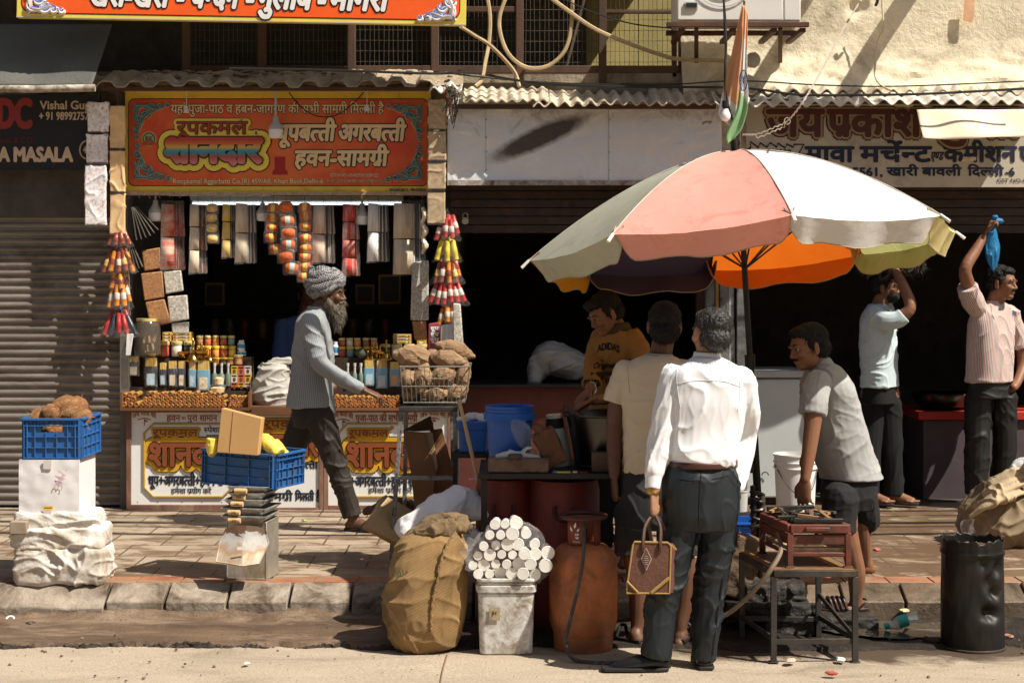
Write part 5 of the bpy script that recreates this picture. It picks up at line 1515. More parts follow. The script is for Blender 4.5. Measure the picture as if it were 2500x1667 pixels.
t.px([(2388, 975, 12.05, .10), (2386, 1090, 12.03, .09), (2382, 1205, 12.05, .08)], open_=True); t.px([(2450, 975, 12.08, .10), (2452, 1090, 12.1, .088), (2442, 1205, 12.15, .08)], open_=True)
t.done('trousers', fabric('dark_green_trousers', (.010, .010, .009), .2, .6), T, .007, 3, [(.009, (5, 5, 5)), (.004, (11, 11, 9))])
sh = Vox()
for x_, y_, D_, dx in ((2382, 1218, 12.05, .3), (2440, 1218, 12.15, .5)):
 d_ = V((dx, -.85, 0)).normalized(); a_ = P(x_, y_, D_)
 sh.limb([(a_ - d_ * .05, .036), (a_ + d_ * .04, .042), (a_ + d_ * .12, .036), (a_ + d_ * .17, .026)], flat=.8, side=d_.cross(ZA))
sh.done('shoes', mat('worn_brown_shoe', (.05, .04, .03), .5, .3), T, .006, 2)
bg = Vox()
bg.limb([(P(2434, 530, 11.86), .012), (P(2424, 548, 11.86), .018), (P(2424, 572, 11.86), .036), (P(2424, 612, 11.86), .052), (P(2424, 640, 11.86), .04), (P(2424, 656, 11.86), .012)], flat=.6, side=V((1, 0, 0)))
bg.ell(P(2438, 540, 11.86), (.03, .02, .018)); bg.ell(P(2428, 530, 11.86), (.02, .018, .016))
K = bg.done('plastic_bag', mat('blue_polythene', (.02, .27, .55), .3, .15, 6, .6, 25, bdist=.02, trans=.35, spec=.6), None, .005, 2, [(.010, (24, 24, 5))])
tag(K, 'bright blue plastic bag knotted and held up by the man in pink stripes', 'bag')
# ---------------------------------------------------------------- 8. stallholder in blue in the shade of the stall
T = thing('person', 'stallholder in a blue shirt in the shade behind the walking man', 'person', P(735, 1100, 13.0))
b = Vox()
b.head(P(752, 720, 13.0), (.6, -.8, -.1), (0, 0, 1), 1.0)
b.px([(748, 748, 13.0, .055), (742, 790, 13.0, .07)])
b.torso([(740, 785, 13.0, .16, .09), (738, 850, 13.0, .16, .1), (738, 950, 13.0, .16, .11), (738, 1080, 13.0, .17, .12)], (.4, -.9, 0))
b.done('body', SKIN_D, T, .006)
eyes(b, T); hair_cap(b, T)
s = Vox()
s.torso([(742, 772, 13.0, .08, .07), (739, 790, 13.0, .18, .10), (737, 850, 13.0, .19, .125), (736, 960, 13.0, .19, .14), (736, 1090, 13.0, .19, .15)], (.4, -.9, 0))
s.px([(694, 800, 12.95, .075), (686, 870, 12.9, .07), (690, 930, 12.8, .06)]); s.px([(782, 805, 13.05, .075), (792, 880, 13.0, .07)])
s.done('shirt', fabric('blue_cotton', (.08, .15, .32)), T, .007, 3, [(.010, (9, 9, 6))])
# ---------------------------------------------------------------- the big umbrella
UD = 8.88
UC = P(1815, 602, UD)
un = V((-.068, .108, 1)).normalized()
ux = (XA - un * un.x).normalized(); uy = un.cross(ux)
Ru = 1.155
UM = thing('umbrella', 'large faded street umbrella with panels of pink, white, sage, yellow, orange and purple cloth', 'umbrella', (P(1862, 1300, 8.88).x, 8.88, 0))
def upt(deg, k, drop=0.0):
 a = R(-deg)
 rise = .515 * (1 - k ** 1.7)
 return UC + ux * (Ru * k * math.cos(a)) + uy * (Ru * k * math.sin(a)) + un * (rise - drop)
rib = [131, 86.5, 41, -1, -45, -92, -138, -180, -229]
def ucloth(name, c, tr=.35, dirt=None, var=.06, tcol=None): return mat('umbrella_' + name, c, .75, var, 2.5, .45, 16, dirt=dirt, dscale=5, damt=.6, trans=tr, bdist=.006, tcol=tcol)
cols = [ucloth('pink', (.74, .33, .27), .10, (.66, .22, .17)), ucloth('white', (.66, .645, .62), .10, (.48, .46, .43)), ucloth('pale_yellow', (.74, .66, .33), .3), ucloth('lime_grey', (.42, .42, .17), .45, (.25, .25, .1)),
  ucloth('orange', (.80, .15, .015), .5, (.65, .1, .01), tcol=(1.0, .22, .015)), ucloth('purple', (.045, .032, .055), .25), ucloth('mustard', (.62, .31, .025), .4), ucloth('sage', (.50, .52, .42), .35, (.36, .37, .3))]
cn_ = ['pink', 'white', 'yellow', 'lime', 'orange', 'purple', 'mustard', 'sage']
for i in range(8):
 a0, a1 = rib[i], rib[i + 1]
 m = MB()
 def fn(u, v):
  k = .02 + .98 * v
  p = upt(a0, k).lerp(upt(a1, k), u)
  sag = math.sin(math.pi * u) * v * (1 - .25 * v) * .05
  return p - un * sag * .8 + (p - UC - un * .2) * 0 + un * .004 * fbm(p, 6, 3)
 m.grid(fn, 24, 30)
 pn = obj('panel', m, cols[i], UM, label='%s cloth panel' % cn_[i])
 m = MB()
 def fv(u, v):
  p = upt(a0, 1).lerp(upt(a1, 1), u) - un * (math.sin(math.pi * u) * .75 * .05 * .8)
  cut = min(1, min(u, 1 - u) / .09) ** .45 if min(u, 1 - u) < .09 else 1
  mid = upt((a0 + a1) / 2, 1) - upt((a0 + a1) / 2, .9)
  L = .165 * cut
  return p - un * (L * v) - mid.normalized() * (.095 * v) + mid.normalized() * (.018 * math.sin(u * 14 + i) * v) + V((0, 0, .004 * fbm((u * 5, v * 3, i), 2)))
 m.grid(fv, 40, 8)
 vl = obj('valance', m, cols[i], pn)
 m = MB(); m.tube([V(fv(q / 40, 1)) for q in range(41)], .0028, 5); obj('hem', m, mat('hem_tape', (.36, .29, .20), .8), vl)
 m = MB(); m.tube([upt(a0, .03 + .97 * q / 16) + un * .003 for q in range(17)], .0028, 5); obj('seam', m, mat('seam_tape', (.55, .50, .42), .8), pn)
m = MB()
for a in rib[:-1]:
 m.tube([upt(a, .03, .012), upt(a, .35, .012), upt(a, .7, .012), upt(a, 1.0, .008), upt(a, 1.03, .004)], .006, 6)
 m.tube([upt(a, .55, .015), UC - un * .12 + un * 0], .005, 6)
obj('ribs', m, mat('umbrella_rib', (.03, .028, .026), .5, metal=.4), UM)
m = MB()
for a in rib[:-1]: m.tube([upt(a, .995, .0), upt(a, 1.035, .004)], .009, 6)
obj('rib_tips', m, mat('white_plastic', (.75, .72, .65), .5, .05, bump=0), UM)
pole_b = V((P(1862, 1300, 9.0).x, 8.93, 0.02))
pole_t = UC + un * .53
def pp_(t): return UC.lerp(pole_b, t)
m = MB()
m.tube([pole_t, UC, pp_(.3)], .016, 10); m.tube([pp_(.3), pp_(.55), pp_(.98)], .021, 10); m.tube([pp_(.29), pp_(.325)], .028, 10)
obj('pole', m, mat('black_pole', (.022, .02, .018), .45, .4, 10, .3, 60, metal=.3), UM)
m = MB(); m.tube([pole_t - un * .03, pole_t + un * .05], .024, 10); obj('finial', m, mat('black_pole', (.022, .02, .018)), UM)
PB = thing('umbrella_stand', 'rusty iron post bound with tape that holds the umbrella pole beside the burner', 'stand', (pole_b.x, 8.88, 0))
m = MB()
m.bar(P(1838, 1185, 8.85), V((P(1846, 1400, 8.88).x, 8.88, 0)), .03, .008); m.bar(P(1838, 1185, 8.842), V((P(1846, 1400, 8.88).x, 8.94, 0)), .008, .03)
m.tube([P(1858, 1215, 8.86), V((P(1862, 1330, 8.88).x, 8.88, .02))], .023, 8)
m.box(P(1824, 1142, 8.87), (.07, .04, .05))
obj('post', m, steel_d, PB, bevel=.002)
m = MB()
for y in (1204, 1218, 1238, 1262, 1284):
 c = P(1849, y, 8.855)
 m.tube([c + V((.036 * math.cos(q * .52), .034 * math.sin(q * .52), .012 * math.sin(q * .52 + y))) for q in range(12)], .008, 5, closed=True)
obj('tape', m, mat('black_tape', (.05, .045, .04), .35, .3), PB)
# flag furled above the umbrella
FL = thing('flag', 'limp saffron, white and green flag with a navy wheel hanging above the umbrella', 'flag', P(1803, 360, 8.88))
m = MB(); m.tube([P(1804, 368, 8.89), P(1810, 180, 8.89), P(1817, 3, 8.89)], [.009, .008, .006], 8); obj('stick', m, wood, FL)
fl_m = [fabric('saffron', (.80, .47, .25), trans=.4, weave=300), fabric('flag_white', (.76, .76, .74), trans=.35, weave=300), fabric('flag_green', (.32, .54, .28), trans=.35, weave=300)]
def lobe(ptsL, ptsR, cuts, D0, ph):
 m = MB()
 L_, R_ = cr(ptsL, 8), cr(ptsR, 8)
 nv, nu = len(L_) - 1, 14
 vs = []
 for j in range(nv + 1):
  for i in range(nu + 1):
   u = i / nu
   x, y = L_[j] * (1 - u) + R_[j] * u
   vs.append(P(x, y, D0 + .014 * math.sin(u * 7 + ph + j * .05) * min(1, j / 8)))
 m.v = [tuple(p) for p in vs]
 for j in range(nv):
  for i in range(nu):
   m.f.append((j * (nu + 1) + i, j * (nu + 1) + i + 1, (j + 1) * (nu + 1) + i + 1, (j + 1) * (nu + 1) + i))
   y = L_[j][1] * (1 - i / nu) + R_[j][1] * i / nu + (i / nu - .5) * -40
   m.m.append(0 if y < cuts[0] else (1 if y < cuts[1] else 2))
 return m
m = lobe([(1812, 12), (1800, 70), (1782, 150), (1764, 225), (1752, 280)], [(1817, 14), (1816, 90), (1810, 170), (1802, 250), (1790, 318)], (238, 400), 8.85, 0)
obj('cloth', m, fl_m, FL, solid=.003)
m = lobe([(1817, 12), (1814, 100), (1808, 190), (1798, 270), (1772, 330), (1776, 352)], [(1826, 35), (1824, 90), (1824, 180), (1826, 255), (1812, 312), (1792, 338)], (95, 232), 8.82, 2)
obj('cloth', m, fl_m, FL, solid=.003)
m = MB()
wc = P(1815, 197, 8.78)
m.tube([wc + V((.020 * math.cos(q * .4), 0, .055 * math.sin(q * .4))) for q in range(16)], .003, 5, closed=True)
for q in range(12): m.tube([wc, wc + V((.019 * math.cos(q * .524), 0, .053 * math.sin(q * .524)))], .0014, 4)
obj('wheel_emblem', m, paint('flag_navy', (.03, .04, .14)), FL)
def bulb(name, label, px, py, D, r, cord_to=None, lit=False, body=None):
 t = thing(name, label, 'light bulb', P(px, py, D))
 m = MB()
 m.lathe([(0, -r * 1.05), (r * .5, -r * .95), (r * .87, -r * .55), (r, 0), (r * .9, r * .5), (r * .62, r * 1.05), (r * .5, r * 1.35)], P(px, py, D), 20)
 obj('globe', m, mat('bulb_white', (.80, .79, .76), .3, .03, bump=0), t)
 m = MB(); m.lathe([(r * .5, r * 1.3), (r * .52, r * 1.7), (r * .66, r * 1.75), (r * .66, r * 2.9), (r * .3, r * 3.0)], P(px, py, D), 16)
 obj('socket', m, mat('black_bakelite', (.02, .02, .022), .35, bump=0), t)
 if cord_to:
  m = MB(); m.tube(curve([P(px, py, D) + V((0, 0, r * 2.9))] + [P(*q) for q in cord_to]), .004, 6); obj('cord', m, mat('black_cable', (.018, .017, .016), .5, bump=0), t)
 return t
bulb('light_bulb', 'white bulb hanging on twisted wires beside the flag', 1771, 284, 8.79, .028, [(1770, 225, 8.81), (1772, 165, 8.83), (1768, 60, 8.88), (1766, -15, 8.5)])
def cable(name, label, pts, r, m_=None, cat='cable', n=7):
 m = MB(); m.tube(curve([P(*q) for q in pts], n), r, 6)
 return tag(obj(name, m, m_ or mat('black_cable', (.018, .017, .016), .5, bump=0)), label, cat)
white_w = mat('twisted_wire', (.42, .34, .30), .6, .3, 80)
cable('cable', 'thick black cable dropping from above to the bulb by the flag', [(1765, -15, 8.88), (1770, 40, 8.88), (1773, 110, 8.85), (1770, 165, 8.84), (1772, 230, 8.83), (1790, 300, 8.85), (1806, 352, 8.88)], .006)
m = MB()
for o_ in (0, 1.6):
 pts = curve([P(*q) for q in ((1813, 330, 8.86), (1850, 328, 8.85), (1890, 312, 8.85), (1922, 296, 8.85), (1960, 250, 8.6), (2010, 165, 9.0), (2060, 70, 9.5), (2115, -20, 10))], 12)
 m.tube([p + V((.004 * math.sin(i * 1.5 + o_ * 2), 0, .004 * math.cos(i * 1.5 + o_ * 2) - (.012 * o_ if 10 < i < 34 else 0))) for i, p in enumerate(pts)], .0028, 5)
m.tube([P(1922, 296, 8.83) + V((.016 * math.cos(q * .6), 0, .018 * math.sin(q * .6))) for q in range(18)], .0025, 5)
tag(obj('twisted_wire', m, white_w), 'pale twisted wire pair stretched from the umbrella top up over the yellow wall', 'wire')
# ---------------------------------------------------------------- things on the facade
AC = thing('air_conditioner', 'white air conditioner outdoor unit on a rusty shelf, cut by the top of the photo', 'air conditioner', P(1810, 52, 11.4))
m = MB(); m.bx(X(1652, 11.4), X(1912, 11.4), 11.4, 11.8, Z(52, 11.4), Z(52, 11.4) + .62); obj('casing', m, mat('white_painted_steel', (.74, .73, .69), .45, .04, 3, .05, 50, dirt=(.5, .45, .36), dscale=4, damt=.66), AC, bevel=.012)
m = MB(); m.bx(X(1913, 11.4), X(1956, 11.4), 11.41, 11.8, Z(52, 11.4), Z(52, 11.4) + .62); obj('service_cover', m, mat('white_painted_steel', (.74, .73, .69)), AC, bevel=.012)
m = MB(); m.bx(X(1672, 11.4), X(1704, 11.4), 11.385, 11.397, Z(23, 11.4), Z(6, 11.4), 0); m.bx(X(1675, 11.4), X(1701, 11.4), 11.380, 11.384, Z(20, 11.4), Z(9, 11.4), 1)
obj('nameplate_slot', m, [mat('grey_plastic', (.5, .5, .48)), BLK], AC)
m = MB()
c = P(1765, -62, 11.39)
for rr in (.10, .16, .22): m.tube([c + V((rr * math.cos(q * .2), 0, rr * math.sin(q * .2))) for q in range(31)], .004, 5)
obj('fan_grille', m, mat('grey_plastic', (.5, .5, .48)), AC)
SH = thing('metal_shelf', 'rusty steel bracket shelf carrying the air conditioner unit', 'shelf', P(1800, 66, 11.4))
rust = mat('rusty_steel', (.085, .038, .024), .7, .4, 6, .5, 50, dirt=(.16, .075, .04), dscale=7, damt=.6)
m = MB()
m.bx(X(1628, 11.35), X(1976, 11.35), 11.35, 11.39, Z(66, 11.35), Z(54, 11.35)); m.bx(X(1640, 11.35), X(1970, 11.35), 11.75, 11.79, Z(66, 11.35), Z(54, 11.35))
for px in (1665, 1790, 1890, 1960): m.bx(X(px, 11.4) - .02, X(px, 11.4) + .02, 11.392, 12.0, Z(66, 11.35) - .03, Z(66, 11.35) - .001)
for px in (1700, 1905): m.bar(P(px, 70, 11.5), P(px, 150, 11.98), .03, .03)
obj('frame', m, rust, SH, bevel=.003)
hose_m = mat('pale_hose', (.46, .35, .20), .6, .2, 12, .2, 60)
cable('hose', 'pale hose crossing the wire mesh from the orange sign down to the right', [(1330, -15, 11.8), (1380, 22, 11.8), (1450, 70, 11.8), (1530, 105, 11.85), (1615, 135, 11.9), (1660, 145, 11.9), (1770, 149, 11.9)], .015, hose_m, 'hose')
cable('hose', 'pale hose hanging in a U-shaped loop before the wire mesh', [(1238, -15, 11.82), (1220, 40, 11.82), (1222, 85, 11.82), (1240, 130, 11.82), (1270, 158, 11.82), (1305, 168, 11.82), (1345, 158, 11.82), (1378, 125, 11.82), (1394, 70, 11.82), (1398, -15, 11.82)], .0145, hose_m, 'hose')
cable('hose', 'pale hose curving from the orange sign corner down onto the rippled awning', [(1125, 66, 11.2), (1160, 88, 11.4), (1195, 110, 11.55), (1235, 150, 11.7), (1258, 180, 11.75), (1268, 212, 11.72)], .014, hose_m, 'hose')
cable('hose', 'pale vertical hose tied with wire left of the mesh posts', [(1188, -15, 11.8), (1196, 40, 11.8), (1194, 100, 11.8), (1184, 155, 11.75), (1176, 195, 11.7), (1160, 212, 11.65)], .0145, hose_m, 'hose')
cable('cable', 'long black cable lying along the awnings under the mesh window', [(560, 168, 11.35), (800, 172, 11.35), (1050, 180, 11.4), (1150, 178, 11.7), (1240, 193, 11.7), (1330, 205, 11.6), (1500, 212, 11.55), (1780, 214, 11.5), (1860, 220, 11.45), (1960, 232, 11.4), (2150, 232, 11.4), (2300, 228, 11.4), (2520, 216, 11.4)], .009)
cable('cable', 'thin black cable sagging along the yellow wall above the awning', [(1060, 176, 11.6), (1300, 200, 11.62), (1600, 208, 11.62), (1800, 198, 11.62), (2000, 208, 11.62), (2200, 211, 11.62), (2520, 198, 11.62)], .005)
cable('cable', 'thin black cable crossing the mesh window towards the air conditioner', [(1350, -15, 11.8), (1440, 28, 11.8), (1540, 58, 11.8), (1640, 70, 11.7)], .005)
cable('cord', 'cream cord hanging down the yellow wall onto the awning', [(2152, -15, 11.9), (2155, 30, 11.88), (2156, 70, 11.86), (2143, 100, 11.84), (2138, 150, 11.78), (2136, 185, 11.72), (2150, 208, 11.65), (2175, 222, 11.5)], .007, mat('cream_cord', (.6, .48, .33), .7), 'cord')
cable('cable', 'short thick black cable stub on the yellow wall near the top edge', [(2138, 14, 11.9), (2142, 4, 11.86), (2144, -15, 11.86)], .011)
m = MB(); m.lathe([(0, 0), (.05, 0), (.06, .03), (.05, .075), (.02, .09), (0, .09)], P(1836, 150, 11.85), 10, (0, -1, .1), jit=.1)
tag(obj('pipe_end', m, mat('cement_plug', (.5, .47, .4), .9, .2, 8, .6)), 'capped cement pipe end sticking out of the wall right of the flag', 'pipe')
m = MB(); m.prism([(0, 0), (.06, -.01), (.075, .03), (.08, .16), (.01, .16)], P(2352, 52, 12.0), XA, ZA, NF, .008)
tag(obj('torn_poster', m, mat('torn_paper', (.70, .42, .24), .9, .2, 8)), 'torn orange scrap of poster stuck high on the yellow wall', 'poster')
# out-of-frame bits that throw the slanting shadows on the plaster
m = MB(); m.bar(V((2.72, 11.2, 4.72)), V((2.72, 12.0, 4.72)), .05, .05); m.bar(V((3.35, 11.0, 4.6)), V((3.35, 12.0, 4.6)), .10, .10)
m.lathe([(0, 0), (.34, 0), (.34, .04), (0, .04)], V((3.05, 11.1, 4.5)), 24, (0, -1, .2))
tag(obj('wall_shadow_caster', m, rust), 'unseen disc and steel bars added high on the upper wall to cast slanting shadows', 'bracket')
m = MB()
for (y, z, r) in ((9.35, 4.35, .035), (9.62, 4.45, .018), (9.85, 4.3, .045), (10.15, 4.4, .02), (10.4, 4.35, .03)):
 m.tube(curve([V((-8, y, z + .35)), V((-2, y + .05, z)), V((3, y - .1, z - .1)), V((9, y, z + .35))], 8), r, 6)
tag(obj('shadow_cables', m, mat('black_cable', (.018, .017, .016))), 'unseen bundle of black cables added high over the pavement to cast streak shadows', 'cable')  # unseen cables, added only for the shadow streaks they lay on the pavement
m = MB()
for i in range(26):
 x = 1085 + 26 * rnd.random(); y = 205 + 14 * rnd.random()
 pts = [(x, y, 11.5), (x + 20 * (rnd.random() - .3), y + 30 * rnd.random(), 11.45), (x + 34 * (rnd.random() - .4), y + 20 + 50 * rnd.random(), 11.5), (x + 14 * (rnd.random() - .5), y + 40 + 60 * rnd.random(), 11.55)]
 m.tube(curve([P(*q) for q in pts], 4), .0028, 4, mi=i % 3)
tag(obj('wire_tangle', m, [mat('black_cable', (.018, .017, .016)), mat('red_wire', (.25, .06, .03), .6), mat('green_wire', (.05, .13, .08), .6)]), 'tangle of loose thin wires at the broken corner of the rubble awning', 'wires')
m = MB()
c = P(1136, 540, 11.9)
m.lathe([(0, 0), (.024, .002), (.026, .01), (.024, .018), (0, .02)], c, 18, (0, -1, 0)); m.tube([c + V((-.018, -.01, .02)), c + V((-.018, -.01, .045)), c + V((0, -.01, .06)), c + V((.018, -.01, .045)), c + V((.018, -.01, .02))], .004, 6)
tag(obj('padlock', m, mat('brass_padlock', (.25, .22, .16), .35, metal=.8)), 'round padlock hanging in the dark opening right of the stall', 'padlock')
# stall lamps
def led(label, px, py, D, w_, top):
 t = thing('led_bulb', label, 'light bulb', P(px, py, D), 'unlit white bulbs of the incense stall')
 r = S(w_ / 2, D)
 m = MB(); m.lathe([(0, -r * 1.25), (r * .75, -r * 1.2), (r * .97, -r * .95), (r, 0)], P(px, py, D), 20); obj('diffuser', m, mat('bulb_white', (.80, .79, .76)), t)
 m = MB(); m.lathe([(r, 0), (r, r * .3), (r * .62, r * .9), (r * .4, r * 1.35), (r * .38, r * 1.8), (0, r * 1.85)], P(px, py, D), 20); obj('heat_sink', m, mat('bulb_base_white', (.42, .41, .38), .5), t)
 m = MB(); m.tube([P(px, py, D) + V((0, 0, r * 1.8)), P(px, top, D)], .008, 6); obj('holder', m, mat('grey_plastic', (.5, .5, .48)), t)
led('large finned bulb hanging on a black cord before the red sign', 673, 317, 11.85, 35, 224)
led('white bulb hanging at the left end of the stall row', 380, 520, 12.03, 34, 478)
led('white bulb hanging left of the orange thread rolls', 641, 522, 12.06, 30, 478)
led('white bulb hanging behind the four red incense packets', 884, 528, 12.06, 34, 478)
for px, py, lb in ((455, 268, 'small white socket hanging over the left words of the red sign'), (896, 264, 'small white socket hanging over the right words of the red sign')):
 m = MB(); m.lathe([(0, 0), (.022, 0), (.019, .025), (.012, .032), (.012, .045), (0, .046)], P(px, py + 8, 11.87), 14); m.tube([P(px, py - 6, 11.87), P(px, 222, 11.87)], .0025, 5)
 tag(obj('bulb_socket', m, mat('bulb_white', (.80, .79, .76))), lb, 'socket')
cable('cord', 'loose dark cord looping across the red sign between its lamps', [(705, 226, 11.9), (735, 262, 11.9), (775, 284, 11.9), (820, 282, 11.9), (860, 255, 11.9), (888, 226, 11.9)], .004, None, 'cord')
tube_m = newmat('lit_tube')[0]
tn = tube_m.node_tree.nodes['Principled BSDF']; tn.inputs['Emission Color'].default_value = (.85, .95, 1, 1); tn.inputs['Emission Strength'].default_value = 1.1; tn.inputs['Base Color'].default_value = (.9, .9, .9, 1)
for x0, x1, py, D_, lb in ((470, 980, 497, 13.4, 'long lit fluorescent tube inside the incense stall behind the hanging packets'), (410, 660, 474, 13.0, 'upper lit fluorescent tube glimpsed under the red sign')):
 t = thing('tube_light', lb, 'lamp', P((x0 + x1) / 2, py, D_))
 m = MB(); m.tube([P(x0, py, D_), P(x1, py, D_)], .012, 10); obj('tube', m, tube_m, t)
 m = MB(); m.bx(X(x0 - 4, D_), X(x1 + 4, D_), D_ - .02, D_ + .04, Z(py, D_) + .022, Z(py, D_) + .06); obj('housing', m, mat('white_plastic', (.75, .72, .65)), t)
# ---------------------------------------------------------------- crates
def crate_body(w_, d_, h_, nx, ny, nz=3, slots=()):
 """stackable plastic crate standing on z=0, centred; slots = sides ('f','b','l','r') with a hand hole"""
 m = MB(); t = .005
 m.box((0, 0, .006), (w_ - .01, d_ - .01, .006))
 def wall(c, L, ax, s):
  N_ = V((0, -1, 0)) if ax == 'x' else V((1, 0, 0)); N_ = N_ * s
  def B_(u0, u1, z0, z1, th=t, off=0):
   if ax == 'x': m.bx(u0, u1, c - th / 2 + N_.y * off, c + th / 2 + N_.y * off, z0, z1)
   else: m.bx(c - th / 2 + N_.x * off, c + th / 2 + N_.x * off, u0, u1, z0, z1)
  hole = {('x', 1): 'f', ('x', -1): 'b', ('y', 1): 'r', ('y', -1): 'l'}[(ax, s)] in slots
  if hole:
   q = L * .19
   B_(-L / 2, -q, .0, h_); B_(q, L / 2, .0, h_); B_(-q, q, .0, h_ * .66); B_(-q, q, h_ * .84, h_)
  else: B_(-L / 2, L / 2, .0, h_)
  n = nx if ax == 'x' else ny
  B_(-L / 2, L / 2, h_ - .012, h_ - .001, .024, .010); B_(-L / 2, L / 2, h_ * .80, h_ * .80 + .006, .016, .007)
  B_(-L / 2, L / 2, .002, .010, .016, .006)
  for k in range(1, nz - 1 + 1):
   if k < nz: B_(-L / 2, L / 2, h_ * .8 * k / nz, h_ * .8 * k / nz + .005, .014, .006)
  for i in range(n + 1):
   u = -L / 2 + .004 + (L - .008) * i / n
   if hole and abs(u) < L * .19 and n > 1:
    B_(u - .0025, u + .0025, .01, h_ * .66, .0145, .0062); continue
   B_(u - .0025, u + .0025, .01, h_ - .013, .0145, .0062)
  for e in (-1, 1): B_(e * (L / 2 - .022) - .003, e * (L / 2 - .022) + .003, .01, h_ - .013, .0165, .007)
  m2 = 2 * n
  for i in range(m2):
   u = -L / 2 + L * (i + .5) / m2; B_(u - .002, u + .002, h_ * .81, h_ - .013, .0135, .0058)
 wall(-d_ / 2, w_, 'x', 1); wall(d_ / 2, w_, 'x', -1); wall(w_ / 2, d_ - .012, 'y', 1); wall(-w_ / 2, d_ - .012, 'y', -1)
 return m
blue_p = mat('blue_crate_plastic', (.022, .115, .33), .5, .12, 5, .15, 60, dirt=(.06, .075, .10), dscale=7, damt=.60)
def place(root, loc, rz=0, rx=0, ry=0):
 root.location = loc; root.rotation_euler = (rx, ry, rz)
K1 = thing('plastic_crate', 'blue plastic crate of brown coconuts on top of the white carton', 'crate')
obj('crate_body', crate_body(.31, .40, .225, 5, 4, 3, ('f', 'b')), blue_p, K1, bevel=.001, smooth=False)
place(K1, (X(128, 9.12), 9.12 + .2, Z(1120, 9.12)), R(-1))
K2 = thing('plastic_crate', 'blue plastic crate holding a carton and yellow packets on the stack of metal pans', 'crate')
obj('crate_body', crate_body(.47, .31, .195, 3, 5, 3, ('r', 'l')), blue_p, K2, bevel=.001, smooth=False)
yaw = R(-24)
cor = P(668, 1192, 9.13)
place(K2, cor + rot2(yaw) @ V((-.235, .155, 0)), yaw, 0, R(1.6))
# coconuts
fib = mat('coconut_fibre', (.27, .125, .05), .95, .4, 26, 1.0, 60, dirt=(.42, .25, .12), dscale=12, damt=.56, bdist=.012, stretch=(1, 1, .3))
fiber = mat('loose_fibre', (.40, .21, .09), .9, .3)
def coco(label, c, r, rot):
 t = thing('coconut', label, 'coconut', c, 'coconuts in the blue crate')
 m = MB(); m.ell((0, 0, 0), (r, r, r * 1.22), None, 24, 16, nz=.12, ns=3 + rnd.random())
 obj('husk', m, fib, t).location = (0, 0, 0)
 m = MB()
 for i in range(60):
  d = V((rnd.gauss(0, 1), rnd.gauss(0, 1), rnd.gauss(0, 1.2))).normalized()
  p = V((d.x * r, d.y * r, d.z * r * 1.2)); q = V((rnd.gauss(0, 1), rnd.gauss(0, 1), rnd.gauss(0, 1))) * r * .25
  m.tube([p * .97, p * 1.08 + q * .5, p * (1.1 + .16 * rnd.random()) + q], [.0014, .001, .0005], 3)
 obj('fibres', m, fiber, t).location = (0, 0, 0)
 t.rotation_euler = rot
zt = Z(1120, 9.12) + .2
for lb, c, r, ro in (('large shaggy brown coconut on top of the pile in the crate', P(160, 998, 9.28), .072, (0, 1.2, .3)), ('round brown coconut at the top right of the pile in the crate', P(185, 1000, 9.36), .072, (.6, .4, 0)),
     ('pale brown coconut at the left edge of the crate', P(95, 1022, 9.26), .055, (0, .8, 1)), ('brown coconut in front of the pile in the crate', P(125, 1012, 9.24), .058, (1, .2, .4)),
     ('small coconut at the right rim of the crate', P(198, 1020, 9.24), .052, (.2, 1, .8)), ('coconut low in the crate behind its hand hole', P(130, 1052, 9.24), .062, (1.2, 0, 0)),
     ('coconut low at the back of the crate', P(170, 1030, 9.4), .06, (0, 0, 1))): coco(lb, c, r, ro)
# white carton and wrapped bale
CT = thing('carton', 'white cardboard carton with a yellow sticker between the coconut crate and the wrapped bale', 'carton', (X(117, 9.1), 9.3, Z(1268, 9.1)))
m = MB(); z0, z1 = Z(1268, 9.1), Z(1121, 9.1) - .002
m.grid(lambda u, v: V((X(46 + 146 * u, 9.1), 9.1 + .004 * fbm((u * 3, v * 3, 0), 2) - .006 * math.sin(math.pi * u) * math.sin(math.pi * v), z0 + (z1 - z0) * v)), 20, 20)
m.bx(X(46, 9.1) + .001, X(192, 9.1) - .001, 9.112, 9.47, z0 + .001, z1)
obj('box', m, mat('white_carton', (.73, .71, .71), .8, .04, 4, .12, 50, dirt=(.52, .50, .50), dscale=4, damt=.63, stretch=(1, 1, .5)), CT)
m = MB()
m.prism([(0, 0), (S(23, 9.1), 0), (S(23, 9.1), S(9, 9.1)), (0, S(9, 9.1))], P(106, 1244, 9.088), XA, ZA, NF, .0006, 0)
m.prism([(0, 0), (S(19, 9.1), 0), (S(19, 9.1), S(2, 9.1)), (0, S(2, 9.1))], P(108, 1240, 9.087), XA, ZA, NF, .0003, 1)
obj('sticker', m, [paint('sticker_yellow', (.75, .5, .03)), paint('brick_red', (.32, .05, .025))], CT)
m = MB(); write(m, '34/.', [(0, .0, .0)], P(150, 1200, 9.086), V((.25, 0, 1)).normalized(), V((-1, 0, .25)).normalized(), NF, .13, .045, dev=False); obj('scrawl', m, paint('pink_ink', (.62, .40, .43)), CT)
m = MB(); m.bx(X(117, 9.1) - .022, X(117, 9.1) + .022, 9.0985 - .012, 9.0975 - .004, z1 - .05, z1 - .001); m.bx(X(117, 9.1) - .022, X(117, 9.1) + .022, 9.0985 - .012, 9.0975 - .004, z0 + .002, z0 + .05); obj('tape', m, mat('brown_tape', (.62, .58, .54), .3, .05, bump=0), CT)
BL = thing('wrapped_bale', 'bale wrapped in dirty white woven plastic, tied in two tiers at the kerb', 'bale', (X(140, 9.1), 9.3, PV))
wov = mat('white_woven_plastic', (.70, .66, .60), .6, .10, 5, .5, 24, dirt=(.38, .31, .22), dscale=4.2, damt=.50, bdist=.02, spec=.5)
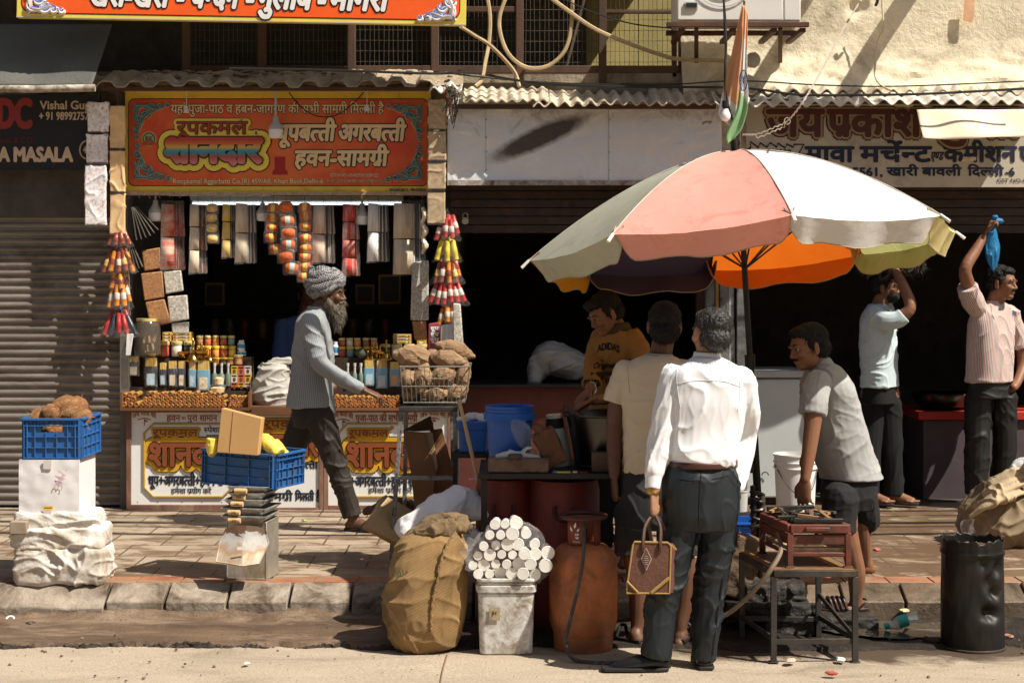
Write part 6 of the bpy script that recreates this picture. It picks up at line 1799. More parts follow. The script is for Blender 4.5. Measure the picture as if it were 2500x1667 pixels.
def bale(name, x0, x1, y0, y1, D0, D1, lab=None, seed=0, m_=None, amp=.022):
 b = Vox()
 a0, a1, zz0, zz1 = X(x0, D0), X(x1, D0), Z(y1, D0), Z(y0, D0)
 r = min(zz1 - zz0, .3) * .33
 mm = MB()
 bmv = V(((a0 + a1) / 2, (D0 + D1) / 2, (zz0 + zz1) / 2)); hd = V(((a1 - a0) / 2, (D1 - D0) / 2, (zz1 - zz0) / 2))
 n, k = 40, 24
 vs = []
 for i in range(k + 1):
  t = math.pi * i / k
  for j in range(n):
   a = 2 * math.pi * j / n
   d = V((math.sin(t) * math.cos(a), math.sin(t) * math.sin(a), math.cos(t)))
   e = 9.0
   q = (abs(d.x) ** e + abs(d.y) ** e + abs(d.z) ** e) ** (-1 / e)
   vs.append(bmv + V((d.x * hd.x, d.y * hd.y, d.z * hd.z)) * q)
 fs = [(i * n + j, (i + 1) * n + j, (i + 1) * n + (j + 1) % n, i * n + (j + 1) % n) for i in range(k) for j in range(n)]
 b.mb.add(vs, fs)
 return b.done(name, m_ or wov, BL, (.006), 1, [(amp * .8, (3, 3, 5)), (amp * .4, (7, 7, 11))])
bale('wrapping', 28, 252, 1338, 1430, 9.05, 9.36)
bale('wrapping', 18, 250, 1288, 1345, 9.06, 9.35, amp=.016)
bale('wrapping', 30, 232, 1250, 1300, 9.08, 9.34, amp=.014)
m = MB()
for i in range(130):
 a = rnd.random()
 p = P(236 + 10 * rnd.random(), 1245 + 70 * a, 9.2 + .2 * rnd.random())
 m.tube([p, p + V((.02 + .03 * rnd.random(), -.01, .02 * (rnd.random() - .5)))], .0012, 3)
obj('frayed_edge', m, wov, BL)
m = MB(); m.bx(X(24, 9.05), X(66, 9.05), 9.04, 9.2, Z(1304, 9.05), Z(1272, 9.05)); obj('inner_block', m, mat('grey_brown_board', (.30, .24, .17), .9, .2), BL, bevel=.006)
# ---------------------------------------------------------------- tin can, scoop, stack of pans
tin = mat('worn_tin', (.50, .47, .40), .42, .25, 4, .35, 30, metal=.65, dirt=(.28, .19, .11), dscale=4, damt=.57, stretch=(1.5, 1.5, .6))
TN = thing('tin_can', 'square worn tin can with a rusty sheet scoop leaning on its front', 'tin', (X(604, 9.17), 9.3, PV))
m = MB(); tc = V((X(604, 9.17) + .012, 9.30, PV)); Mz = rot2(R(-9))
m.box(tc + V((0, 0, .166)), (.225, .235, .33), Mz); m.box(tc + V((0, 0, .325)), (.229, .239, .012), Mz); m.box(tc + V((0, 0, .012)), (.229, .239, .014), Mz)
for e in (-1, 1): m.box(tc + Mz @ V((e * .112, -.117, .165)), (.008, .008, .33), Mz)
obj('can_body', m, tin, TN, bevel=.004)
sc_m, n_, l_, b_ = newmat('rusty_scoop')
co = coords(n_, l_); sp = n_.new('ShaderNodeSeparateXYZ'); l_.new(co, sp.inputs[0])
mr = n_.new('ShaderNodeMapRange'); mr.inputs[1].default_value = Z(1355, 9.02); mr.inputs[2].default_value = Z(1282, 9.02); mr.inputs[4].default_value = .8
l_.new(sp.outputs['Z'], mr.inputs[0])
ad = n_.new('ShaderNodeMath'); l_.new(mr.outputs[0], ad.inputs[0]); l_.new(noise_node(n_, l_, 7, 7, .7, co, .6), ad.inputs[1])
l_.new(ramp(n_, l_, ad.outputs[0], [(.45, (.58, .50, .38)), (.62, (.42, .27, .15)), (.78, (.46, .44, .41)), (1.05, (.30, .28, .26)), (1.25, (.09, .045, .02))]), b_.inputs['Base Color'])
b_.inputs['Roughness'].default_value = .6; b_.inputs['Metallic'].default_value = .25
SCP = thing('metal_scoop', 'rust topped sheet metal scoop leaning against the square tin can', 'scoop', P(590, 1380, 9.0))
m = MB()
sil = [(552, 1290), (575, 1283), (602, 1282), (632, 1285), (648, 1294), (656, 1325), (632, 1375), (592, 1381), (528, 1370), (537, 1322)]
fr_ = []
for x, y in sil: fr_.append(P(x, y, 9.08 - .10 * (y - 1282) / 100 + .02 * abs(x - 592) / 60))
ctr = [P(592, 1330, 9.028)]
m.add(fr_ + ctr, [(i, (i + 1) % 10, 10) for i in range(10)])
m.tube(fr_[4:8], .004, 5); m.tube(fr_[7:] + [fr_[0]], .004, 5)
obj('plate', m, sc_m, SCP, solid=.002, smooth=False)
m = MB(); m.prism([(0, 0), (.05, 0), (.05, .018), (0, .018)], P(579, 1342, 8.985), XA, ZA, V((0, -1, .3)), .001); obj('label_plate', m, paint('white', (.82, .82, .8)), SCP)
m = MB(); m.tube([P(576, 1384, 8.99), P(575, 1393, 8.99), P(572, 1400, 8.99), P(577, 1403, 8.99), P(579, 1395, 8.99), P(576, 1388, 8.99)], .002, 5); obj('hook', m, tin, SCP)
pan = mat('dull_pan_metal', (.46, .45, .42), .36, .2, 6, .2, 40, metal=.4, dirt=(.12, .10, .08), dscale=6, damt=.58)
kraft = mat('kraft_paper', (.60, .40, .20), .8, .08, 6, .15, 50)
def panmesh(w_, h_):
 m = MB(); a, b, t = w_ / 2, w_ / 2 * .72, .0018
 for (x, y, s) in ((0, -1, 0), (0, 1, 0), (1, 0, 1), (-1, 0, 1)):
  for k in (0, 1):
   pass
 o, i = [], []
 for (x, y) in ((-1, -1), (1, -1), (1, 1), (-1, 1)):
  o.append(V((x * a, y * a, h_))); i.append(V((x * b, y * b, 0)))
 m.add(o + i, [(k, (k + 1) % 4, (k + 1) % 4 + 4, k + 4) for k in range(4)] + [(4, 5, 6, 7)])
 m.tube([p + V((0, 0, 0)) for p in o], .003, 5, closed=True)
 return m
pcx, pcy = tc.x - .006, 9.25
for k, (y, w_, dx, lb) in enumerate(((1271, .255, 0, 'lowest metal pan of the stack on the tin can'), (1252, .255, .004, 'second metal pan from the bottom of the stack on the tin can'), (1232, .235, .0, 'third metal pan from the bottom of the stack on the tin can'), (1216, .21, .012, 'fourth metal pan from the bottom of the stack on the tin can'), (1200, .235, .02, 'topmost metal pan right under the blue crate'))):
 t = thing('metal_pan', lb, 'pan', (pcx + dx, pcy, Z(y, 9.2) - .002), 'stack of metal pans')
 obj('pan_body', panmesh(w_, .036), pan, t, solid=.002).location = (0, 0, 0)
 t.rotation_euler = (0, 0, R(-9 - 3 * (k % 2)))
 m = MB()
 o = V((-.045 + .012 * (k > 1), -w_ / 2 - .022, .018))
 m.tube([o + V((-.034, 0, 0)), o + V((.034, 0, 0))], .0145, 10)
 tg = obj('price_tag', m, kraft, t); tg.location = (0, 0, 0)
 m = MB(); write(m, ('290', '290', '290', '220', '')[k] or '0', [(0, .01, 0)], o + V((-.012, -.0158, -.006)), XA, ZA, NF, .03, .013, dev=False)
 if k < 4: obj('pen_digits', m, BLK, tg).location = (0, 0, 0)
# carton and yellow packets in the crate
m = MB()
A_, Bq, Cq, Dq = P(529, 1104, 9.16), P(628, 1112, 9.08), P(639, 1021, 9.12), P(541, 996, 9.2)
Nn = (Bq - A_).cross(Dq - A_).normalized()
th = V((.01, .05, .0))
m.add([A_, Bq, Cq, Dq] + [p + th for p in (A_, Bq, Cq, Dq)], [(0, 1, 2, 3), (7, 6, 5, 4), (0, 4, 5, 1), (1, 5, 6, 2), (2, 6, 7, 3), (3, 7, 4, 0)])
CB = thing('folded_carton', 'tan folded cardboard carton standing in the blue crate on the pans', 'carton', P(585, 1100, 9.1))
obj('board', m, mat('tan_cardboard', (.52, .30, .115), .85, .06, 4, .15, 40), CB, bevel=.003)
m = MB(); m.tube([A_.lerp(Bq, .33) + Nn * .001, Dq.lerp(Cq, .30) + Nn * .001], .0022, 5); obj('fold', m, mat('tan_cardboard_edge', (.36, .2, .08), .85), CB)
yp = mat('yellow_wrap', (.76, .60, .09), .42, .12, 9, .6, 30, bdist=.012, spec=.6)
def packet(label, a, b_, r, flat=.9):
 v = Vox(); v.limb([(a, r * .95), (a.lerp(b_, .3), r), (a.lerp(b_, .7), r * .96), (b_, r)], flat=flat, open_=True)
 tag(v.done('yellow_packet', yp, None, .006, 1, [(.006, (18, 18, 18))]), label, 'packet', 'yellow packets in the blue crate')
packet('short yellow packet left of the carton in the crate', P(518, 1098, 9.22), P(519, 1070, 9.22), .040)
packet('long crumpled yellow packet right of the carton in the crate', P(648, 1076, 9.2), P(682, 1108, 9.16), .046)
packet('yellow packet lying low behind the long one in the crate', P(640, 1096, 9.24), P(700, 1112, 9.26), .036)
packet('yellow packet standing at the crate rim behind the long one', P(676, 1080, 9.24), P(696, 1108, 9.24), .024)
# ---------------------------------------------------------------- stand, wire basket, cardboard, stick
ST = thing('metal_stand', 'tall flaking metal stand with splayed legs under the wire basket', 'stand', P(1040, 1390, 9.55))
flk = mat('flaking_metal', (.30, .295, .28), .7, .35, 8, .6, 50, dirt=(.035, .03, .026), dscale=16, damt=.53, metal=.2)
zt = Z(990, 9.5)
for name, a, b_ in (('leg', (980, 995, 9.45), (953, 1400, 9.5)), ('leg', (1110, 995, 9.45), (1119, 1400, 9.5)), ('leg', (992, 990, 9.75), (985, 1375, 9.8)), ('leg', (1104, 990, 9.75), (1108, 1375, 9.8))):
 p, q = P(*a), P(*b_); q.z = PV
 m = MB(); m.bar(p, q, .024, .024, V((0, 1, 0))); obj('leg', m, flk, ST, bevel=.002)
m = MB()
m.bar(P(967, 1166, 9.47), P(1114, 1166, 9.47), .024, .024); m.bar(P(985, 1160, 9.77), P(1108, 1160, 9.77), .024, .024)
m.bar(P(967, 1166, 9.48), P(985, 1160, 9.77), .02, .02); m.bar(P(1114, 1166, 9.48), P(1108, 1160, 9.77), .02, .02)
obj('rail', m, flk, ST, bevel=.002)
m = MB(); m.bx(X(975, 9.45), X(1117, 9.45), 9.42, 9.80, zt - .028, zt); obj('top', m, mat('tarred_board', (.035, .03, .025), .8, .4, 10, .8, 30), ST, bevel=.004)
BK = thing('wire_basket', 'steel wire basket full of dried coconuts on the metal stand', 'basket', P(1060, 983, 9.5))
bx0, bx1, ty, by = X(976, 9.42), X(1147, 9.42), Z(895, 9.42), Z(983, 9.42)
wire = mat('steel_wire', (.45, .43, .38), .4, .2, metal=.8, bump=0)
m = MB()
def rectw(x0, x1, y0, y1, z, r=.004): m.tube([V((x0, y0, z)), V((x1, y0, z)), V((x1, y1, z)), V((x0, y1, z))], r, 6, closed=True)
rectw(bx0, bx1, 9.42, 9.78, ty, .0045); rectw(bx0 + .012, bx1 - .012, 9.43, 9.77, (ty + by) / 2 - .01, .003); rectw(bx0 + .02, bx1 - .03, 9.44, 9.76, by, .0035)
n = 14
for i in range(n + 1):
 u = i / n
 for y0, y1 in ((9.42, 9.44), (9.78, 9.76)): m.tube([V((bx0 + (bx1 - bx0) * u, y0, ty)), V((bx0 + .02 + (bx1 - bx0 - .05) * u, y1, by))], .0016, 4)
for i in range(9):
 u = i / 8
 for x0, x1 in ((bx0, bx0 + .02), (bx1, bx1 - .03)): m.tube([V((x0, 9.42 + .36 * u, ty)), V((x1, 9.44 + .32 * u, by))], .0016, 4)
for i in range(10): m.tube([V((bx0 + .02, 9.44 + .032 * i, by)), V((bx1 - .03, 9.44 + .032 * i, by))], .0016, 4)
m.tube([P(1036, 895, 9.412), P(1038, 922, 9.42), P(1041, 924, 9.42), P(1080, 924, 9.42), P(1084, 921, 9.42), P(1085, 895, 9.412)], .0035, 6)
obj('wire', m, wire, BK)
husk = mat('dry_coconut_husk', (.27, .165, .088), .9, .3, 7, 1.0, 30, stretch=(.22, 1, 1), dirt=(.43, .285, .16), dscale=9, damt=.52, bdist=.02, bstretch=(.18, 1, 1))
def huskm(label, c, r, L, ax, seed):
 v = Vox(); ax = V(ax).normalized()
 v.limb([(c - ax * L * .5, r * .45), (c - ax * L * .25, r * .92), (c + ax * L * .1, r), (c + ax * L * .4, r * .6), (c + ax * L * .52, r * .3)], n=18)
 tag(v.done('dried_coconut', husk, None, .006, 1, [(.007, (12, 12, 12))], fine=(.003, 60)), label, 'coconut', 'dried coconuts in the wire basket')
for i, (lb, x, y, d, r, L, ax) in enumerate((
 ('large dried coconut at the top left of the basket', 1013, 872, 9.55, .068, .20, (1, .1, -.15)), ('dried coconut at the top right of the basket', 1112, 856, 9.62, .058, .20, (1, .1, -.35)), ('dried coconut in front at the top right of the basket', 1096, 877, 9.52, .052, .17, (1, 0, -.2)), ('dark dried coconut wedged in the middle of the basket top', 1056, 876, 9.6, .056, .12, (.4, .3, 1)),
 ('dried coconut behind the left side of the basket wire', 1000, 926, 9.52, .058, .12, (.1, 1, .2)), ('pale dried coconut behind the centre left of the basket wire', 1032, 921, 9.50, .056, .15, (.2, .3, 1)), ('dried coconut behind the centre right of the basket wire', 1082, 916, 9.52, .062, .14, (1, .2, .2)), ('dried coconut against the right side of the basket', 1130, 915, 9.54, .045, .17, (.1, 0, 1)),
 ('dried coconut at the bottom left of the basket', 1005, 962, 9.56, .058, .12, (.3, 1, 0)), ('dried coconut at the bottom centre of the basket', 1065, 962, 9.52, .056, .13, (1, .4, 0)), ('reddish dried coconut at the bottom right of the basket', 1118, 955, 9.54, .054, .13, (.7, .2, .6)))): huskm(lb, P(x, y, d), r, L, ax, i)
card = mat('brown_cardboard', (.235, .115, .05), .85, .14, 4, .25, 40, dirt=(.13, .06, .03), dscale=3, damt=.6)
card2 = mat('tan_cardboard', (.52, .30, .115))
card3 = mat('pale_cardboard', (.40, .29, .16), .85, .1)
def sheet(label, pts, D0, D1, th, m_, name='cardboard_sheet'):
 n = len(pts)
 ys = [p[1] for p in pts]; y0, y1 = min(ys), max(ys)
 f = [P(x, y, D0 + (D1 - D0) * (y1 - y) / (y1 - y0)) for x, y in pts]
 g = [p + V((.0, th, 0)) for p in f]
 m = MB(); m.add(f + g, [tuple(range(n)), tuple(range(2 * n - 1, n - 1, -1))] + [(i, i + n, (i + 1) % n + n, (i + 1) % n) for i in range(n)])
 return tag(obj(name, m, m_, bevel=.002), label, 'cardboard')
sheet('brown folded cardboard in front between the stand legs', [(984, 1052), (1034, 1056), (1064, 1150), (1050, 1262), (1014, 1262), (1004, 1160)], 9.56, 9.60, .022, card)
sheet('pale edged cardboard leaning beside the front one in the stand', [(1034, 1056), (1056, 1056), (1068, 1140), (1062, 1160)], 9.59, 9.63, .02, card3)
sheet('wide brown cardboard at the back of the stand', [(1050, 1050), (1079, 1046), (1107, 1150), (1112, 1262), (1052, 1262)], 9.66, 9.70, .02, card)
sheet('dark cardboard flap sticking up at the top of the stand', [(984, 1050), (1051, 1015), (1060, 1050), (1010, 1053)], 9.68, 9.72, .015, mat('dark_cardboard', (.09, .05, .025), .85, .15))
m = MB()
q = [P(942, 1207, 9.62), P(1036, 1262, 9.62), P(984, 1334, 9.42), P(893, 1284, 9.42)]
th = V((-.03, .06, -.02))
m.add(q + [p + th for p in q], [(3, 2, 1, 0), (4, 5, 6, 7), (0, 1, 5, 4), (1, 2, 6, 5), (2, 3, 7, 6), (3, 0, 4, 7)])
KB = thing('kraft_box', 'flat tan kraft box leaning at the foot of the metal stand', 'box', P(960, 1320, 9.5))
obj('box_body', m, mat('tan_carton', (.43, .29, .13), .85, .08), KB, bevel=.003)
m = MB(); m.add([q[0] + V((0, -.004, 0)), q[0].lerp(q[1], .12) + V((0, -.004, 0)), q[3].lerp(q[2], .12) + V((0, -.004, 0)), q[3] + V((0, -.004, 0))], [(3, 2, 1, 0)]); obj('tape', m, mat('pale_cardboard', (.40, .29, .16)), KB)
v = Vox(); v.limb([(P(905, 1245, 9.85), .05), (P(960, 1225, 9.85), .07), (P(1030, 1245, 9.85), .06)], flat=.5); tag(v.done('brown_mat', mat('brown_felt', (.12, .075, .045), .95, .25, 6, .6), None, .007, 1, [(.01, (12, 12, 12))]), 'crumpled brown mat behind the kraft box', 'mat')
bam = mat('bamboo', (.55, .36, .16), .6, .15, 6, .3, 40, stretch=(1, 1, .2))
BS_ = thing('bamboo_stick', 'long bamboo stick tied with white string leaning on the metal stand', 'stick', P(1192, 1275, 8.65))
m = MB(); pts = [P(1121, 978, 9.36), P(1144, 1075, 9.15), P(1166, 1170, 8.88), P(1193, 1290, 8.7)]
m.tube(curve(pts, 10), [.0105 + (.002 if i % 10 == 0 else 0) for i in range(31)], 8); obj('cane', m, bam, BS_)
m = MB()
for x, y, d, c in ((1151, 1103, 9.08, 1), (1170, 1168, 8.88, 0), (1173, 1176, 8.93, 0)):
 o = P(x, y, d); m.tube([o + V((.014 * math.cos(t * .6), .014 * math.sin(t * .6), .004 * math.sin(t))) for t in range(11)], .004, 5, closed=True, mi=c)
m.tube([P(1168, 1168, 8.86), P(1145, 1170, 8.85)], .004, 5)
obj('string', m, [paint('white', (.82, .82, .8)), paint('brick_red', (.32, .05, .025))], BS_)
cable('stick', 'short thin stick tied to the bamboo above the white sack', [(1178, 1186, 8.9), (1190, 1225, 8.84), (1202, 1262, 8.78)], .009, mat('brown_stick', (.36, .2, .09), .7), 'stick')
# ---------------------------------------------------------------- road edge: sacks, bucket, gas cylinder
jute = mat('jute_sacking', (.36, .225, .095), .95, .22, 5, .0, 60, dirt=(.27, .165, .07), dscale=4, damt=.6)
n_, l_ = jute.node_tree.nodes, jute.node_tree.links
wv = n_.new('ShaderNodeTexWave'); wv.inputs['Scale'].default_value = 56; wv.inputs['Distortion'].default_value = 2.5; wv.inputs['Detail'].default_value = 3
l_.new(coords(n_, l_, (1, 1, 1.25), (.2, .3, 0)), wv.inputs['Vector'])
bm_ = n_.new('ShaderNodeBump'); bm_.inputs['Strength'].default_value = .9; bm_.inputs['Distance'].default_value = .005
l_.new(wv.outputs['Fac'], bm_.inputs['Height']); l_.new(bm_.outputs[0], n_['Principled BSDF'].inputs['Normal'])
JS = thing('jute_sack', 'full tan jute sack with a stitched seam and rolled top standing on the road edge', 'sack', P(1040, 1590, 8.28))
v = Vox()
v.torso([(1036, 1592, 8.30, .075, .07), (1036, 1572, 8.30, .155, .15), (1040, 1520, 8.30, .192, .19), (1043, 1450, 8.30, .205, .205), (1048, 1380, 8.30, .19, .195), (1055, 1318, 8.30, .165, .17), (1062, 1292, 8.31, .12, .13)], (0, -1, 0))
v.done('sack_body', jute, JS, .007, 3, [(.015, (2.5, 2.5, 4.5)), (.009, (6, 6, 9))])
v = Vox()
for q in range(3): v.limb(curve([P(1000 + 10 * q, 1312 - 8 * q, 8.2 + .1 * q), P(1045, 1296 - 10 * q, 8.13 + .12 * q), P(1100, 1290 - 12 * q, 8.15 + .12 * q), P(1132, 1285 - 8 * q, 8.28 + .08 * q)], 3) and [(p, .03) for p in curve([P(1000 + 10 * q, 1314 - 8 * q, 8.24 + .08 * q), P(1045, 1296 - 10 * q, 8.2 + .1 * q), P(1100, 1288 - 12 * q, 8.22 + .1 * q), P(1132, 1284 - 8 * q, 8.3 + .08 * q)], 2)])
v.done('rolled_top', mat('old_jute', (.17, .115, .06), .95, .25, 8, .9, 90), JS, .007, 1, [(.014, (10, 10, 14)), (.008, (20, 20, 22))])
m = MB(); pts = curve([P(1104, 1306, 8.13), P(1083, 1350, 8.11), P(1072, 1400, 8.09), P(1058, 1460, 8.09), P(1052, 1520, 8.1), P(1050, 1560, 8.13)], 10)
m.tube([p + V((.003 * math.sin(i * 1.9), 0, 0)) for i, p in enumerate(pts)], [.005 + .003 * (i % 2) for i in range(len(pts))], 6); obj('seam', m, jute, JS)
m = MB(); write(m, 'INA', [(0, .02, 0)], P(966, 1408, 8.13), V((1, -.2, -.25)).normalized(), ZA, V((-.35, -1, 0)).normalized(), .07, .045, dev=False)
obj('stencil', m, mat('faded_stencil', (.13, .12, .06), .9), JS)
v = Vox()
v.limb([(P(1000, 1290, 8.7), .07), (P(1060, 1262, 8.72), .10), (P(1130, 1235, 8.75), .10), (P(1190, 1250, 8.72), .05)]); v.limb([(P(1085, 1240, 8.75), .05), (P(1120, 1215, 8.75), .06), (P(1180, 1222, 8.78), .045)]); v.limb([(P(1000, 1300, 8.66), .06), (P(1060, 1320, 8.68), .1), (P(1130, 1320, 8.7), .1)])
K = v.done('woven_sack', mat('white_woven_sack', (.74, .74, .73), .6, .06, 5, .4, 60, spec=.5, bdist=.006), None, .007, 1, [(.022, (6, 6, 3.5)), (.010, (13, 13, 7))])
tag(K, 'crumpled white woven plastic sack behind the jute sack', 'sack')
BKT = thing('plastic_bucket', 'square dirty white plastic bucket with lid and small square label at the road edge', 'bucket', P(1236, 1600, 8.13))
dw = mat('dirty_white_plastic', (.66, .66, .63), .5, .07, 4, .15, 40, dirt=(.22, .165, .105), dscale=12, damt=.53)
def rsq(x0, x1, d0, d1, z0, z1, r, taper, m, mi=0):
 a = rrect(x0, x1, d0, d1, r)
 cx, cy = (x0 + x1) / 2, (d0 + d1) / 2
 n = len(a)
 b_ = [(cx + (x - cx) * taper, cy + (y - cy) * taper) for x, y in a]
 m.add([(x, y, z1) for x, y in a] + [(x, y, z0) for x, y in b_], [tuple(range(n)), tuple(range(2 * n - 1, n - 1, -1))] + [(i, i + n, (i + 1) % n + n, (i + 1) % n) for i in range(n)], mi)
m = MB(); x0, x1 = X(1166, 8.13), X(1305, 8.13)
rsq(x0, x1, 8.13, 8.38, .003, Z(1448, 8.13), .035, .93, m); obj('bucket_body', m, dw, BKT, bevel=.006)
m = MB(); rsq(x0 - .010, x1 + .012, 8.12, 8.39, Z(1447, 8.13), Z(1428, 8.13), .04, .99, m); rsq(x0 - .004, x1 + .006, 8.125, 8.385, Z(1428, 8.13), Z(1421, 8.13), .04, 1, m); rsq(x0 - .006, x1 + .014, 8.115, 8.38, Z(1420, 8.13), Z(1411, 8.13), .04, 1, m); obj('lid', m, dw, BKT, bevel=.005)
m = MB(); o = P(1194, 1513, 8.126); m.prism([(0, 0), (.053, 0), (.053, .064), (0, .064)], o, XA, (ZA + V((0, -.03, 0))), NF, .001, 0); write(m, 'JH', [(1, .01, .0)], o + V((.014, -.004, .026)), XA, ZA, NF, .023, .018, dev=False); obj('label_sticker', m, [mat('tan_label', (.42, .33, .2), .8, .1, 20, dirt=(.25, .18, .1), dscale=20, damt=.6), BLK], BKT)
cup_m = [mat('paper_cup_white', (.78, .76, .70), .7, .03, bump=0), mat('paper_cup_side', (.70, .62, .56), .7, .1, 30, dirt=(.35, .06, .06), dscale=24, damt=.58)]
m = MB(); m.lathe([(.55, .012), (.86, .012), (.93, -.06), (1.0, -.04), (1.06, .01), (1.0, .05), (.90, 1.2), (.82, 3.6), (.6, 3.6)], (0, 0, 0), 18, (0, 1, 0), mis=[0, 0, 0, 0, 0, 1, 1, 1]); m.lathe([(0, -.02), (.86, -.025), (.93, -.03)], (0, 0, 0), 18, (0, 1, 0), mi=0)
cup0 = obj('paper_cup_stack', m, cup_m)
cups = [(830, 370, 38), (905, 368, 32), (990, 360, 48), (790, 450, 34), (872, 450, 33), (962, 440, 48), (1065, 440, 38), (745, 535, 34), (838, 528, 34), (925, 522, 46), (1003, 520, 46), (1130, 520, 38), (700, 607, 33), (790, 600, 44), (880, 597, 32), (962, 600, 32), (1053, 592, 44), (1135, 595, 44), (1230, 585, 50), (663, 680, 33), (745, 678, 44), (835, 668, 33), (918, 672, 34), (1010, 668, 46), (1098, 668, 44), (1213, 682, 50), (703, 745, 36), (788, 745, 33), (872, 738, 44), (955, 740, 42), (1042, 742, 45), (1132, 748, 43)]
for i, (x, y, r) in enumerate(cups):
 d = 8.10 + .05 * rnd.random()
 o = cup0 if i == 0 else dup(cup0)
 o.location = P(940 + .3233 * x, 1160 + .3233 * y, d); s_ = S(r * .3233, d); o.scale = (s_, s_ * 1.15, s_); o.rotation_euler = (R(-3 + 6 * rnd.random()), 0, R(-6 + 12 * rnd.random()))
 tag(o, 'stack of white paper cups lying mouth forward in the plastic wrapped bundle', 'paper cups', 'stacks of paper cups in the bundle')
v = Vox(); v.limb([(P(1248, 1336, 8.12), .176), (P(1244, 1360, 8.3), .17)], flat=.74, side=XA, n=26); v.limb([(P(1190, 1390, 8.14), .06), (P(1310, 1390, 8.14), .06)]); v.limb([(P(1150, 1330, 8.25), .04), (P(1140, 1345, 8.12), .03), (P(1150, 1385, 8.05), .02)])
K = v.done('clear_wrap', film('clear_film', (.95, .95, .95), .085, .08, 1.0), None, .008, 1, [(.014, (12, 12, 12))])
tag(K, 'clear crinkled plastic bag wrapped around the bundle of paper cups', 'plastic bag')
GC = thing('gas_cylinder', 'worn orange cooking gas cylinder with a dark hose at the road edge', 'gas cylinder', (P(1424, 0, 8.3).x, 8.3, 0))
org_m = mat('worn_orange_paint', (.46, .15, .05), .5, .35, 3, .35, 30, dirt=(.21, .085, .042), dscale=5.5, damt=.51)
gx, gy = P(1424, 0, 8.3).x, 8.3
m = MB(); m.lathe([(0, .06), (.10, .055), (.15, .075), (.170, .14), (.172, .28), (.174, .284), (.174, .290), (.172, .294), (.172, .42), (.160, .475), (.12, .515), (.06, .53), (0, .532)], (gx, gy, 0), 40); obj('cylinder_body', m, org_m, GC)
m = MB(); m.lathe([(.140, .002), (.146, .002), (.150, .075), (.144, .075)], (gx, gy, 0), 36); obj('foot_ring', m, org_m, GC, solid=.003)
m = MB()
m.grid(lambda u, q: V((gx + .084 * math.cos(R(-160 + 75 * u)), gy + .084 * math.sin(R(-160 + 75 * u)), .50 + .155 * q)), 12, 3); m.grid(lambda u, q: V((gx + .084 * math.cos(R(-50 + 60 * u)), gy + .084 * math.sin(R(-50 + 60 * u)), .50 + .155 * q)), 10, 3); m.grid(lambda u, q: V((gx + .084 * math.cos(R(50 + 90 * u)), gy + .084 * math.sin(R(50 + 90 * u)), .50 + .155 * q)), 10, 3)
obj('collar', m, mat('collar_red_paint', (.22, .045, .02), .5, .2, 5, .2, dirt=(.12, .04, .025), dscale=6, damt=.6), GC, solid=.004)
m = MB(); m.tube([(gx + .112 * math.cos(q * .21), gy + .112 * math.sin(q * .21), .662) for q in range(30)], .0115, 8, closed=True); m.tube([(gx, gy, .52), (gx, gy, .60)], .02, 10)
obj('handle_ring', m, mat('dark_red_steel', (.075, .022, .016), .5, .3), GC)
m = MB(); o = V((gx - .048, gy - .081, .565)); Aq = V((.9, -.42, 0)).normalized(); Nq = V((-.42, -.9, 0)).normalized()
for a, x, z, s_ in ((15, .0, .045, 1.15), (-18, -.012, .028, 1), (35, .014, .03, .8), (60, .006, -.006, .8), (-60, .024, -.006, .8)): m.prism([(0, 0), (-.006, .012), (0, .03), (.006, .012)], o + Aq * x + ZA * z, (Aq * math.cos(R(a)) - ZA * math.sin(R(a))) * s_, (ZA * math.cos(R(a)) + Aq * math.sin(R(a))) * s_, Nq, .0008)
write(m, 'HP', [(0, .04, 0)], o + Aq * .004 + ZA * .010, Aq, ZA, Nq, .020, .011, dev=False)
for i in range(3): m.tube([o + Aq * (-.002 + .013 * i + .005 * math.cos(q)) + ZA * (-.02 + .005 * math.sin(q)) for q in range(6)], .001, 4, closed=True)
obj('emblem', m, paint('white', (.82, .82, .8)), GC)
cable('gas_hose', 'dusty dark rubber hose from the orange cylinder down to the road', [(1425, 1279, 8.2), (1426, 1330, 8.1), (1420, 1390, 8.08), (1404, 1465, 8.08), (1388, 1530, 8.06), (1381, 1565, 8.04), (1392, 1600, 8.0), (1420, 1614, 7.98), (1470, 1617, 7.96), (1530, 1617, 7.96)], .0105, mat('dusty_hose', (.06, .055, .05), .7, .4, 12, dirt=(.2, .17, .13), dscale=10, damt=.58), 'hose')
